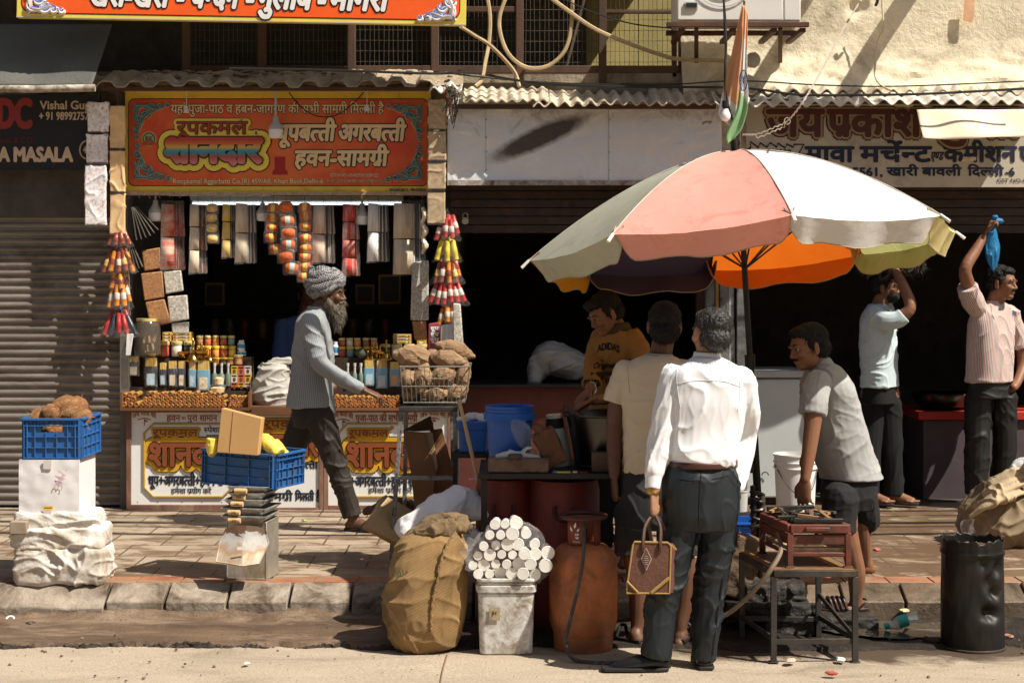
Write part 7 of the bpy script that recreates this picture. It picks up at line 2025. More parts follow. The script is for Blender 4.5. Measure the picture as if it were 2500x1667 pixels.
# ---------------------------------------------------------------- tea stall: black table and what stands on it
zt = .85
TB = thing('stall_table', 'low black metal table carrying blue bucket, stone slab and steel pot', 'table', (X(1330, 8.7), 8.7, 0))
bkm = mat('black_greasy_steel', (.018, .015, .013), .5, .4, 8, .3, 40)
m = MB(); m.bx(X(1168, 8.5), X(1640, 8.5), 8.5, 9.15, zt - .03, zt); obj('table_top', m, bkm, TB, bevel=.004)
for px, d in ((1182, 8.53), (1620, 8.53), (1190, 9.1), (1610, 9.1)):
 m = MB(); m.bx(X(px, d) - .016, X(px, d) + .016, d - .016, d + .016, .0, zt - .031); obj('leg', m, bkm, TB)
rd = mat('dull_red_plastic', (.19, .032, .022), .5, .2, 3, .15, 30, dirt=(.10, .025, .02), dscale=3, damt=.6)
def drum(label, px, D, r, h):
 t = thing('plastic_drum', label, 'drum', (X(px, D), D, 0), 'red plastic drums under the table')
 m = MB(); m.lathe([(r * .9, 0), (r * .96, .02), (r, .2), (r, .38), (r * 1.02, .40), (r, .42), (r, h - .06), (r * .94, h), (0, h)], (X(px, D), D, 0), 32); obj('drum_body', m, rd, t)
 m = MB(); q = V((X(px, D), D - r, h - .16)); m.tube(curve([q + V((-.05, -.004, .04)), q + V((-.055, -.012, 0)), q + V((-.03, -.014, -.03)), q + V((.03, -.014, -.03)), q + V((.055, -.012, 0)), q + V((.05, -.004, .04))], 4), .010, 8); obj('handle', m, mat('drum_handle', (.06, .014, .012), .5), t)
drum('wide dull red plastic drum under the right of the table', 1376, 8.78, .19, .79); drum('darker red plastic drum under the left of the table', 1230, 8.8, .15, .79)
bl = mat('blue_bucket_plastic', (.012, .10, .42), .4, .1, 4, .1, 50, dirt=(.05, .08, .16), dscale=8, damt=.64)
t = thing('plastic_bucket', 'tall bright blue plastic bucket with rim on the black table', 'bucket', (X(1244, 8.78), 8.78, zt))
m = MB(); c = V((X(1244, 8.78), 8.78, zt)); h = Z(989, 8.78) - zt
m.lathe([(.105, 0), (.122, h - .075), (.138, h - .073), (.136, h - .035), (.129, h - .033), (.130, h - .018), (.126, h - .016), (.13, h - .002), (.127, h), (.118, h - .01), (.1, .01), (0, .01)], c, 36); obj('bucket_body', m, bl, t)
t = thing('plastic_bin', 'smaller blue rectangular plastic tub with papers on top at the left end of the stall', 'tub', (X(1150, 9.35), 9.35, .86))
m = MB(); rsq(X(1120, 9.35), X(1190, 9.35), 9.3, 9.5, Z(1102, 9.35), Z(1047, 9.35), .02, .95, m); rsq(X(1117, 9.35), X(1192, 9.35), 9.295, 9.505, Z(1048, 9.35), Z(1028, 9.35), .02, .99, m); obj('tub_body', m, bl, t, bevel=.003)
v = Vox(); v.limb([(P(1130, 1024, 9.4), .03), (P(1160, 1019, 9.4), .035), (P(1184, 1026, 9.4), .03)], flat=.7); tag(v.done('crumpled_paper', mat('printed_paper', (.72, .70, .68), .8, .06, 12, .3, dirt=(.35, .25, .28), dscale=26, damt=.64), None, .006, 1, [(.012, (16, 16, 16))]), 'crumpled printed paper lying on the blue tub', 'paper')
t = thing('stool', 'dark stool under the small blue tub', 'stool', (X(1150, 9.4), 9.4, PV)); m = MB(); zz = Z(1103, 9.35)
m.bx(X(1108, 9.35), X(1196, 9.35), 9.27, 9.55, zz - .025, zz - .001); obj('seat', m, bkm, t)
for sx in (1112, 1192):
 for d in (9.29, 9.53):
  m = MB(); m.bx(X(sx, 9.35) - .012, X(sx, 9.35) + .012, d - .012, d + .012, PV, zz - .026); obj('leg', m, bkm, t)
m = MB(); m.bx(X(1191, 8.52), X(1340, 8.52), 8.515, 8.66, zt + .002, Z(1119, 8.52))
tag(obj('stone_slab', m, mat('rough_brown_stone', (.16, .105, .075), .9, .4, 14, 1.0, 35, dirt=(.30, .22, .17), dscale=20, damt=.58, bdist=.012), bevel=.008, sub=0), 'rough brown stone slab lying on the front edge of the black table', 'stone')
v = Vox(); v.limb([(P(1218, 1114, 8.58), .02), (P(1250, 1110, 8.58), .028), (P(1312, 1116, 8.58), .018)], flat=.8); v.limb([(P(1270, 1110, 8.57), .012), (P(1284, 1096, 8.57), .009), (P(1298, 1092, 8.57), .005)]); v.limb([(P(1262, 1108, 8.57), .012), (P(1246, 1100, 8.57), .008)])
tag(v.done('knotted_bag', mat('thin_white_polythene', (.72, .73, .72), .4, .05, 4, .3, 40, trans=.3), None, .0045, 1, [(.006, (20, 20, 20))]), 'small knotted white plastic bag on the stone slab', 'bag')
m = MB(); m.lathe([(0, 0), (.034, 0), (.038, .006), (.038, .016), (.034, .022), (0, .022)], P(1258, 1118, 8.53) + V((0, -.01, .0)), 24); tag(obj('iron_weight', m, mat('dark_iron', (.05, .05, .042), .6, .3)), 'round dark iron weight on the knotted white bag', 'weight')
v = Vox(); v.limb([(P(1262, 1035, 8.62), .03), (P(1278, 1060, 8.62), .045), (P(1292, 1090, 8.62), .045), (P(1312, 1116, 8.60), .03)], flat=.5, side=XA)
tag(v.done('clear_bag', film('clear_film', (.95, .95, .95), .085, .08, 1.0), None, .005, 1, [(.014, (18, 18, 8))]), 'clear plastic bag with crisp orange snacks leaning on the blue bucket', 'bag')
v = Vox()
for i in range(7): v.ell(P(1292 + 4 * (i % 3) + 2 * i, 1094 + 4 * i, 8.61 + .01 * (i % 2)), (.014, .01, .013))
tag(v.done('snacks', mat('fried_snack', (.50, .24, .07), .7, .25, 20, .5), None, .004, 1), 'crisp orange snacks at the bottom of the clear bag', 'food')
v = Vox(); v.mb.box(P(1343, 1092, 8.61), (.115, .08, .185), Matrix.Rotation(R(-27), 3, 'Y')); v.limb([(P(1316, 1044, 8.61), .022), (P(1330, 1062, 8.61), .04)], flat=.6, side=XA)
tag(v.done('paper_sack', mat('brown_paper', (.13, .058, .026), .75, .15, 5, .5, 30, bdist=.008), None, .005, 1, [(.016, (9, 9, 9)), (.007, (20, 20, 20))]), 'crumpled brown paper packet leaning on the thermos flask', 'packet')
t = thing('thermos_flask', 'pale thermos flask with black neck and cream cap beside the steel pot', 'flask', (X(1362, 8.85), 8.85, zt))
c = V((X(1352, 8.85), 8.85, zt)); ax = V((-.07, 0, 1)); q = Z(1010, 8.85) - zt
m = MB(); m.lathe([(.075, 0), (.078, .02), (.052, q - .075), (0, q - .075)], c + V((.02, 0, 0)), 28, ax); obj('flask_body', m, mat('pale_green_enamel', (.50, .54, .48), .4, .05), t)
m = MB(); m.lathe([(.050, q - .075), (.046, q - .022), (0, q - .022)], c + V((.02, 0, 0)), 28, ax); obj('neck', m, BLK, t)
m = MB(); m.lathe([(.042, q - .022), (.043, q - .004), (.038, q), (0, q)], c + V((.02, 0, 0)), 28, ax); obj('cap', m, mat('cream_plastic', (.62, .58, .44), .4), t)
t = thing('steel_pot', 'large round stainless steel pot with a bail handle on the black table', 'pot', (X(1485, 8.83), 8.83, zt))
c = V((X(1488, 8.83), 8.83, zt)); h = Z(1007, 8.83) - zt
m = MB(); m.lathe([(.188, 0), (.192, .012), (.186, .02), (.190, .04), (.236, h - .012), (.244, h - .008), (.244, h), (.236, h), (.18, .03), (0, .03)], c, 44); obj('pot_body', m, mat('brushed_steel', (.07, .065, .06), .32, .1, 6, .1, 60, metal=1, stretch=(1, 1, .1), dirt=(.2, .16, .12), dscale=6, damt=.66), t)
m = MB(); m.tube(curve([c + V((-.235, -.02, h - .02)), c + V((-.25, -.03, h + .02)), c + V((-.235, -.04, h + .05)), c + V((-.20, -.12, h + .01)), c + V((-.17, -.16, h - .02))], 5), .006, 6); obj('bail', m, mat('dark_iron', (.05, .05, .042)), t)
m = MB(); m.bx(X(1445, 8.55), X(1500, 8.55), 8.53, 8.62, zt + .002, Z(1104, 8.55)); tag(obj('wood_block', m, mat('burnt_wood', (.10, .065, .045), .9, .4, 8, .8, 30, stretch=(.2, 1, 1)), bevel=.006), 'charred wooden block in front of the steel pot', 'block')
m = MB(); m.box(P(1372, 1153, 8.53), (.09, .03, .012), None, 0); m.box(P(1353, 1154, 8.52), (.025, .02, .012), None, 1); m.lathe([(0, 0), (.022, 0), (.02, .012), (0, .012)], P(1405, 1154, 8.53), 14, mi=2); m.box(P(1420, 1153, 8.535), (.06, .03, .008), None, 3)
tag(obj('small_packets', m, [mat('yellow_wrap', (.76, .6, .09)), bl, mat('steel_ring', (.6, .6, .58)), paint('brick_red', (.32, .05, .025))], bevel=.002), 'few small bright packets lying along the edge of the black table', 'packets')
# ---------------------------------------------------------------- burner table, red burner, stones
a_ = R(-0.0)
BT = thing('metal_table', 'small dark angle iron table under the red gas burner', 'table', (1.42, 8.25, 0))
C4 = [V((1.263, 7.99, 0)), V((1.657, 7.99, 0)), V((1.576, 8.51, 0)), V((1.182, 8.51, 0))]
tz = .446
ai = mat('dark_angle_iron', (.05, .046, .042), .5, .35, 6, .4, 50, metal=.35, dirt=(.11, .08, .055), dscale=7, damt=.6)
for p in C4:
 m = MB(); m.bar(p + V((0, 0, .003)), p + V((0, 0, tz - .032)), .028, .028, V((0, 1, 0))); m.box(p + V((0, 0, .004)), (.045, .04, .006)); obj('leg', m, ai, BT, bevel=.002)
m = MB()
for i in range(4): m.bar(C4[i] + V((0, 0, tz - .016)), C4[(i + 1) % 4] + V((0, 0, tz - .016)), .032, .030)
for i, z in ((0, .10), (1, .11), (2, .10), (3, .11)): m.bar(C4[i] + V((0, 0, z)), C4[(i + 1) % 4] + V((0, 0, z + .004)), .012, .026)
m.bar(C4[1] + V((0, 0, .12)), C4[2] + V((0, 0, .23)), .01, .024)
obj('frame', m, ai, BT, bevel=.002)
m = MB(); m.add([p + V((0, 0, tz - .004)) for p in C4] + [p + V((0, 0, tz + .0015)) for p in C4], [(3, 2, 1, 0), (4, 5, 6, 7), (0, 1, 5, 4), (1, 2, 6, 5), (2, 3, 7, 6), (3, 0, 4, 7)]); obj('top_sheet', m, mat('stained_brown_sheet', (.26, .14, .06), .4, .3, 4, .3, 40, dirt=(.07, .05, .035), dscale=4, damt=.55), BT)
RB = thing('gas_burner', 'rusty red cast gas burner with black pan supports on the small iron table', 'burner', (1.48, 8.25, tz))
Q4 = [V((1.353, 8.05, 0)), V((1.635, 8.05, 0)), V((1.56, 8.45, 0)), V((1.278, 8.45, 0))]
bz = tz + .212
red_m = mat('burnt_red_paint', (.17, .042, .026), .6, .3, 6, .5, 40, dirt=(.055, .032, .022), dscale=8, damt=.50)
for p in Q4:
 m = MB(); m.bar(p + V((0, 0, tz + .003)), p + V((0, 0, bz - .04)), .028, .022, V((0, 1, 0))); m.box(p + V((0, 0, tz + .006)), (.045, .035, .006)); obj('leg', m, red_m, RB, bevel=.003)
m = MB()
for i in range(4): m.bar(Q4[i] + V((0, 0, bz - .022)), Q4[(i + 1) % 4] + V((0, 0, bz - .022)), .03, .042); m.bar(Q4[i] + V((0, 0, bz - .075)), Q4[(i + 1) % 4] + V((0, 0, bz - .075)), .012, .05); m.bar(Q4[i] + V((0, 0, tz + .065)), Q4[(i + 1) % 4] + V((0, 0, tz + .065)), .014, .022)
m.bar(Q4[0] + V((.07, -.022, bz - .022)), Q4[0] + V((.19, -.022, bz - .022)), .02, .022)
obj('frame', m, red_m, RB, bevel=.005)
m = MB(); m.add([p * .93 + V((.105, .577, tz + .075)) for p in Q4] + [p * .93 + V((.105, .577, tz + .095)) for p in Q4], [(3, 2, 1, 0), (4, 5, 6, 7), (0, 1, 5, 4), (1, 2, 6, 5), (2, 3, 7, 6), (3, 0, 4, 7)]); obj('drip_tray', m, mat('crusted_tray', (.40, .27, .17), .9, .3, 20, 1, 50), RB)
bc = sum(Q4, V((0, 0, 0))) / 4 + V((0, 0, bz))
m = MB()
for rr in (.03, .055, .08): m.tube([bc + V((rr * math.cos(q * .35), rr * math.sin(q * .35), -.015)) for q in range(18)], .009, 6, closed=True)
for q in range(4):
 d = V((math.cos(.5 + q * 1.571), math.sin(.5 + q * 1.571), 0)); m.bar(bc + d * .06 + V((0, 0, .012)), bc + d * .17 + V((0, 0, .018)), .022, .014)
m.bar(Q4[0] + V((.02, .03, bz + .012)), Q4[1] + V((-.02, .03, bz + .014)), .03, .02); m.bar(Q4[3] + V((.02, -.02, bz + .02)), Q4[2] + V((-.02, -.02, bz + .03)), .03, .022)
obj('pan_support', m, mat('black_greasy_steel', (.018, .015, .013)), RB, bevel=.003)
m = MB()
for k in range(12):
 p = bc + V((.26 * (rnd.random() - .5), .30 * (rnd.random() - .5), .022)); d = V((rnd.random() - .5, rnd.random() - .5, .15 * (rnd.random() - .3))).normalized(); m.bar(p - d * (.03 + .04 * rnd.random()), p + d * .05, .02, .012, mi=k % 3)
obj('scraps', m, [mat('brown_stick', (.36, .2, .09)), mat('steel_ring', (.6, .6, .58)), mat('burnt_wood', (.1, .065, .045))], RB)
cable('gas_pipe', 'pale dusty rubber pipe running from the red burner down behind the white shirted man', [(1900, 1300, 8.2), (1906, 1325, 8.12), (1905, 1350, 8.02), (1885, 1385, 7.97), (1855, 1425, 7.98), (1820, 1462, 8.02), (1768, 1502, 8.1), (1700, 1520, 8.2)], .0115, mat('pale_rubber', (.20, .15, .10), .8, .3, 10), 'hose')
blk = mat('wet_black_stone', (.03, .027, .023), .45, .5, 12, 1.0, 24, dirt=(.10, .07, .05), dscale=9, damt=.6, bdist=.02)
brk = mat('mossy_brown_stone', (.17, .11, .065), .85, .4, 9, 1.0, 24, dirt=(.05, .04, .03), dscale=8, damt=.55, bdist=.02)
def stone(label, x0, x1, y0, y1, D0, D1, m_, rx=0, name='stone'):
 a, b_ = X(x0, D0), X(x1, D0); z0, z1 = Z(y1, D0), Z(y0, D0)
 c = V(((a + b_) / 2, (D0 + D1) / 2, (z0 + z1) / 2)); v = Vox(); v.mb.box((0, 0, 0), (b_ - a, D1 - D0, z1 - z0), Matrix.Rotation(rx, 3, 'Y'))
 v.mb.v = [tuple(V(p) + c) for p in v.mb.v]
 return tag(v.done(name, m_, None, .009, 3, [(.012, (9, 9, 9))], fine=(.008, 22)), label, 'stone', 'stones by the burner table')
stone('leaning brown stone slab left of the burner table', 1776, 1850, 1312, 1465, 8.7, 8.86, brk, .35)
stone('brown stone block on end behind the man in white', 1758, 1800, 1300, 1360, 8.9, 9.0, brk, -.5)
stone('red topped black stone slab under the burner table', 1822, 1964, 1428, 1472, 8.66, 8.92, blk)
stone('long black wet stone below the burner table', 1775, 1982, 1474, 1508, 8.6, 8.92, blk)
stone('flat black stone low at the gutter under the burner table', 1870, 1990, 1516, 1550, 8.52, 8.8, blk)
stone('flat wet stone under the sandal of the man in grey', 2000, 2146, 1508, 1542, 8.62, 8.98, blk)
stone('white plaster crusted stone block on the pavement behind the burner', 2080, 2104, 1318, 1352, 9.45, 9.6, mat('white_crust', (.55, .47, .36), .9, .25, 9, .8))
# ---------------------------------------------------------------- pavement on the right
def bucket(name, label, px, y0, y1, D, r0, r1, m_):
 z0, z1 = (PV + .005 if y1 > 1235 else Z(y1, D)), Z(y0, D); h = z1 - z0; c = V((X(px, D), D, z0))
 t = thing(name, label, 'bucket', c)
 m = MB(); m.lathe([(r1, 0), (r0 * .97, h - .10), (r0 * 1.04, h - .098), (r0 * 1.04, h - .09), (r0 * .985, h - .088), (r0 * .99, h - .06), (r0 * 1.04, h - .058), (r0 * 1.04, h - .05), (r0, h - .048), (r0, h - .012), (r0 * 1.05, h - .01), (r0 * 1.05, h), (r0 * .97, h), (r1 * .9, .01), (0, .01)], c, 36); obj('bucket_body', m, m_, t)
 m = MB(); m.tube(curve([c + V((-r0 * 1.03, -.03, h - .07)), c + V((-r0 * .6, -r0 * .95, h - .19)), c + V((.0, -r0 * 1.12, h - .27)), c + V((r0 * .6, -r0 * .95, h - .23)), c + V((r0 * 1.03, -.03, h - .07))], 6), .0035, 6); obj('handle', m, mat('dark_iron', (.05, .05, .042)), t)
bucket('plastic_bucket', 'clean round white plastic bucket with wire handle beside the man in grey', 1942, 1107, 1252, 11.5, .148, .128, mat('white_bucket', (.78, .77, .74), .4, .03, bump=0))
t = thing('plastic_crate', 'bright blue plastic crate with white upside-down letters behind the umbrella stand', 'crate', P(1818, 1300, 10.3))
obj('crate_body', crate_body(.36, .26, .16, 3, 2, 2), bl, t, smooth=False).location = (0, 0, 0)
t.location = (X(1780, 10.3), 10.4, PV + .002); WL[t] = t.location.copy()
m = MB(); write(m, 'Arl', [(0, .04, 0)], V((.155, -.150, .085)), -XA, -ZA, NF, .07, .035, dev=False); obj('crate_letters', m, paint('white', (.82, .82, .8)), t).location = (0, 0, 0)
m = MB(); m.lathe([(.045, 0), (.052, .12), (.056, .122), (.056, .13), (.05, .13), (.04, .01), (0, .01)], P(1806, 1255, 10.2) + V((0, 0, .02)), 20); tag(obj('plastic_jug', m, mat('translucent_jug', (.62, .64, .63), .3, .04, trans=.3, bump=0)), 'small translucent white jug standing on the blue crate', 'jug')
t = thing('chest_freezer', 'scuffed grey white chest freezer under the umbrella in the shop doorway', 'freezer', (X(1872, 12.2), 12.4, PV))
m = MB(); m.bx(X(1796, 12.15), X(1965, 12.15), 12.15, 12.7, PV + .06, Z(925, 12.15)); obj('freezer_body', m, mat('scuffed_enamel', (.52, .55, .54), .4, .05, 3, .1, 40, dirt=(.33, .33, .31), dscale=6, damt=.66), t, bevel=.012)
m = MB(); m.bx(X(1792, 12.15), X(1968, 12.15), 12.13, 12.72, Z(922, 12.15), Z(905, 12.15)); obj('lid', m, mat('grey_trim', (.40, .41, .40), .5), t, bevel=.01)
m = MB(); m.bx(X(1800, 12.15), X(1960, 12.15), 12.2, 12.68, PV + .004, PV + .06); m.tube([P(1868 + 8 * math.cos(q * .35), 1160 - 8 * math.sin(q * .35), 12.13) for q in range(10)], .004, 5); obj('base', m, BLK, t)
t = thing('shop_counter', 'dark shop counter with bright red edge and purple front behind the striped shirt man', 'counter', (X(2400, 12.5), 12.6, PV))
m = MB(); m.bx(X(2254, 12.45), X(2600, 12.45), 12.45, 13.0, PV + .005, Z(1026, 12.45)); obj('front_panel', m, mat('dusty_purple_board', (.085, .062, .07), .8, .2, 3), t, bevel=.004)
m = MB(); m.bx(X(2240, 12.45), X(2600, 12.45), 12.42, 13.05, Z(1024, 12.45), Z(1004, 12.45)); obj('top_edge', m, mat('bright_red_laminate', (.42, .03, .02), .5, .1), t, bevel=.004)
m = MB(); m.lathe([(0, 0), (.12, .0), (.20, .05), (.235, .125), (.245, .13), (.24, .137), (.2, .12), (0, .04)], V((X(2305, 12.62), 12.66, Z(1003, 12.6))), 32); tag(obj('steel_bowl', m, mat('brushed_steel', (.42, .38, .33))), 'wide steel bowl on the red edged counter', 'bowl')
t = thing('shop_counter', 'dark maroon counter across the middle shop behind the boy', 'counter', (X(1330, 12.5), 12.6, PV))
m = MB(); m.bx(X(1120, 12.4), X(1690, 12.4), 12.45, 13.0, PV + .005, Z(947, 12.4)); obj('front_panel', m, mat('dull_maroon_board', (.105, .026, .018), .7, .2, 3, dirt=(.05, .02, .015), dscale=3, damt=.58), t, bevel=.004)
m = MB(); m.bx(X(1110, 12.4), X(1700, 12.4), 12.4, 13.05, Z(946, 12.4), Z(939, 12.4)); obj('top', m, mat('black_top', (.03, .025, .022), .4), t)
v = Vox(); v.limb([(P(1312, 905, 12.7), .10), (P(1340, 870, 12.7), .155), (P(1400, 890, 12.7), .14), (P(1460, 915, 12.7), .09), (P(1500, 925, 12.7), .07)], flat=.8, side=V((0, 1, 0))); v.limb([(P(1310, 880, 12.65), .06), (P(1305, 930, 12.6), .05)])
tag(v.done('cloth_bundle', fabric('grey_cloth', (.36, .37, .36), .06), None, .009, 2, [(.022, (3, 3, 7)), (.01, (7, 7, 14))]), 'big soft grey white cloth bundle lying on the maroon counter', 'bundle')
BB = thing('sack_bundle', 'open beige sack bundle with folded edges at the right end of the pavement', 'sack', P(2450, 1320, 10.4))
v = Vox(); v.torso([(2450, 1322, 10.45, .22, .2), (2450, 1290, 10.45, .28, .25), (2455, 1230, 10.45, .24, .22), (2480, 1175, 10.47, .17, .17), (2500, 1150, 10.48, .10, .1)], (0, -1, 0))
v.done('sack_body', mat('beige_canvas', (.27, .205, .125), .9, .2, 4, .5, 60, dirt=(.13, .10, .06), dscale=3, damt=.56), BB, .009, 1, [(.03, (4, 4, 6)), (.012, (9, 9, 12))])
v = Vox()
for q in range(4): v.limb([(P(2372 + 18 * q, 1258 - 26 * q, 10.2 + .03 * q), .03), (P(2410 + 18 * q, 1232 - 24 * q, 10.16 + .04 * q), .045), (P(2455 + 14 * q, 1214 - 24 * q, 10.18 + .05 * q), .04), (P(2505, 1200 - 22 * q, 10.25), .03)], flat=.6)
v.done('folded_edge', mat('pale_canvas', (.45, .35, .22), .9, .15, 4, .4), BB, .007, 1, [(.02, (9, 9, 9))])
v = Vox(); v.limb([(P(2480, 1150, 10.35), .04), (P(2500, 1138, 10.35), .06), (P(2530, 1150, 10.35), .06)]); v.done('white_rag', white, BB, .007, 1, [(.014, (14, 14, 14))])
m = MB(); m.grid(lambda u, w_: P(2345 + 30 * u + 8 * w_, 1275 + 38 * w_ - 12 * u, 10.1) + V((0, .03 * math.sin(u * 5 + w_ * 4), 0)), 10, 10); tag(obj('plastic_scrap', m, film('clear_film', (.95, .95, .95)), solid=.002), 'pale clear plastic scrap lying against the sack bundle', 'plastic')
OD = thing('oil_drum', 'dented blackened metal drum with torn rusty rim at the right road edge', 'drum', (X(2374, 8.32), 8.32, 0))
dents = [(-1.2, .35, .07, .04), (-1.35, .20, .06, .045), (-1.02, .19, .055, .04), (-1.75, .30, .12, .02), (-.8, .41, .07, .035), (-1.45, .44, .06, .025), (-.95, .29, .06, .04), (-1.15, .25, .04, -.012)]
def dr(u, q):
 a = 2 * math.pi * u; z = .003 + .545 * q
 r = .155 - .006 * q + .004 * fbm((math.cos(a) * 2, math.sin(a) * 2, z * 3), 2)
 for da, dz, w_, dp in dents:
  dd = math.atan2(math.sin(a - da), math.cos(a - da)) * .155
  r -= dp * math.exp(-(dd * dd + (z - dz) ** 2) / (w_ * w_ * .35))
 if .47 < z < .49: r += .006
 if q > .97: r += .004 * fbm((math.cos(a) * 3, math.sin(a) * 3, 0), 3); z += .018 * fbm((math.cos(a) * 2, math.sin(a) * 2, 5), 2.5)
 return V((X(2374, 8.32) + r * math.cos(a), 8.32 + r * math.sin(a), z))
m = MB(); m.grid(dr, 110, 60); obj('drum_body', m, mat('blackened_metal', (.022, .020, .018), .45, .4, 6, .35, 40, metal=.55, dirt=(.09, .065, .04), dscale=5, damt=.62), OD, solid=.004)
m = MB(); m.tube([V((X(2374, 8.32) + .158 * math.cos(q * .2), 8.32 + .158 * math.sin(q * .2), .008)) for q in range(32)], .007, 6, closed=True); obj('bottom_rim', m, mat('blackened_rim', (.05, .04, .03), .5, .3), OD)
m = MB(); m.grid(lambda u, q: V((X(2374, 8.32), 8.32, .50)) + V((.15 * q * math.cos(6.283 * u), .15 * q * math.sin(6.283 * u), .03 * fbm((u * 6, q * 3, 0), 3))), 30, 8); obj('ash', m, mat('rusty_ash', (.13, .085, .055), .95, .4, 20, 1), OD)
v = Vox(); v.limb([(P(2262, 1562, 8.35), .02), (P(2290, 1566, 8.33), .016)]); tag(v.done('charred_lump', blk, None, .005, 1, fine=(.005, 40)), 'charred lump beside the foot of the black drum', 'lump')
PBt = thing('water_bottle', 'crushed clear plastic water bottle with turquoise cap lying in the puddle', 'bottle', P(2190, 1520, 8.62))
b0, b1 = P(2165, 1528, 8.60), P(2240, 1503, 8.60); b0.z = max(b0.z, .045); ax = (b1 - b0).normalized(); L = (b1 - b0).length
m = MB(); m.lathe([(.012, .012), (.013, .02), (.028, .05), (.031, .06), (.029, .07), (.031, .08), (.029, .09), (.031, .10), (.029, .115), (.031, .13), (.029, .145), (.026, L), (0, L)], b0, 20, ax, jit=.06)
cb_ = mat('clear_pet', (.80, .90, .88), .12, .03, bump=0, transm=.0, alpha=.38, spec=.9); obj('bottle_body', m, cb_, PBt)
m = MB(); m.lathe([(0, -.012), (.016, -.010), (.016, .014), (0, .014)], b0, 16, ax); obj('cap', m, mat('turquoise_plastic', (.0, .42, .36), .35, bump=0), PBt)
m = MB(); m.lathe([(.0325, .062), (.0325, .112)], b0, 20, ax); obj('bottle_label', m, mat('turquoise_film', (.05, .45, .42), .35, bump=0), PBt)
# litter
lit = [('white_paper_ring', 25, 1517, 8.9, .02, (.7, .68, .64), 'white ring of packaging lying by the gutter at the left'), ('white_scrap', 602, 1625, 7.9, .014, (.7, .68, .62), 'small white scrap of paper on the road'), ('green_scrap', 743, 1262, 11.4, .016, (.3, .45, .1), 'green and white wrapper on the pavement behind the tin can'), ('paper_scrap', 980, 1578, 8.25, .014, (.7, .7, .68), 'white scrap by the foot of the jute sack'),
 ('pink_wrapper', 1930, 1618, 7.95, .022, (.6, .38, .3), 'pinkish wrapper lying under the burner table'), ('white_wrapper', 2052, 1618, 7.97, .022, (.7, .66, .6), 'crumpled white wrapper by the right leg of the burner table'), ('red_stub', 2030, 1656, 7.7, .02, (.4, .07, .04), 'small red stub on the road at the bottom right'), ('cigarette_packet', 2208, 1466, 8.93, .024, (.62, .5, .3), 'flattened packet stuck against the wet kerb'),
 ('wrapper', 2140, 1327, 10.2, .02, (.5, .12, .1), 'red wrapper on the wet pavement'), ('wrapper', 2460, 1545, 8.5, .018, (.42, .2, .15), 'dull red wrapper in the mud right of the black drum'), ('dung_lump', 75, 1524, 8.8, .02, (.05, .035, .025), 'dark crumb of dirt by the gutter'), ('dung_lump', 452, 1623, 7.9, .008, (.05, .035, .025), 'tiny dark crumb on the pale road')]
for i, (nm, x, y, d, r, c, lb) in enumerate(lit):
 z = PV if 9.2 < d else .012
 if nm == 'cigarette_packet': z = .05
 m = MB()
 p = V((X(x, d), d, z + r * .35))
 if nm == 'white_paper_ring': m.tube([p + V((.02 * math.cos(q * .52), .014 * math.sin(q * .52), .012 * math.sin(q * .5))) for q in range(12)], .006, 6, closed=True)
 else: m.ell(p, (r * 1.5, r, r * .45), rot2(i), 10, 6, nz=.6, ns=9 + i)
 tag(obj(nm, m, mat('litter_%d' % i, c, .8, .2, 30)), lb, 'litter')
m = MB()
for i in range(420):
 x = -3 + 6.2 * rnd.random(); y = 7.3 + 1.7 * rnd.random() ** .6
 q = .002 + .006 * rnd.random() ** 3
 m.ell((x, y, .006 + (.018 if y > 8.35 else 0)), (q * 1.4, q * 1.2, q * .8), rot2(i), 5, 3, nz=.5)
tag(obj('grit', m, mat('grit_mix', (.16, .12, .085), .95, .5, 3)), None, None, None, 'stuff')
# ---------------------------------------------------------------- goods of the incense stall
fl_s = film('packet_film', (.9, .9, .88), .09, .15, .6)
fl_c = film('cone_film', (.9, .9, .88), .035, .12, .8)
def content(name, a, b_, sc=70, damt=.5, **k): return mat('goods_' + name, a, .7, .2, 12, .5, sc, dirt=b_, dscale=sc * .6, damt=damt, **k)
beige_p = content('beige', (0.73, 0.61, 0.45), (.46, .38, .27), 30, stretch=(1, 1, .12)); white_p = content('white', (0.85, 0.85, 0.81), (.52, .50, .46), 30, stretch=(1, 1, .1))
red_p = content('red', (0.55, 0.04, 0.03), (.60, .45, .38), 26, .56, stretch=(2, 1, .35)); redw = content('red_white', (0.55, 0.06, 0.04), (.66, .52, .38), 24, .5, stretch=(.25, 1, 1)); pinkb = content('beige_red', (0.73, 0.57, 0.43), (.42, .09, .05), 22, .60, stretch=(1, 1, .3))
yel_p = content('yellow', (0.72, 0.47, 0.04), (.5, .42, .3), 10, .55); nut = content('nuts', (0.52, 0.26, 0.11), (.22, .10, .045), 95, .5); seed = content('white_seeds', (0.73, 0.69, 0.59), (.24, .21, .17), 95, .5); candy = content('red_white_sweets', (0.85, 0.85, 0.85), (.45, .07, .05), 75, .57); makhana = content('orange_grains', (0.81, 0.49, 0.21), (.70, .55, .36), 70, .5)
blk_p = content('dark_sleeves', (0.07, 0.06, 0.05), (.35, .29, .2), 30, .6, stretch=(2, 2, .15))
def hang_cord(t, x, y, D):
 m = MB(); m.tube([P(x, y + 6, D), P(x, 478, D)], .0016, 4); obj('hanger', m, mat('mesh_wire', (.24, .2, .15)), t)
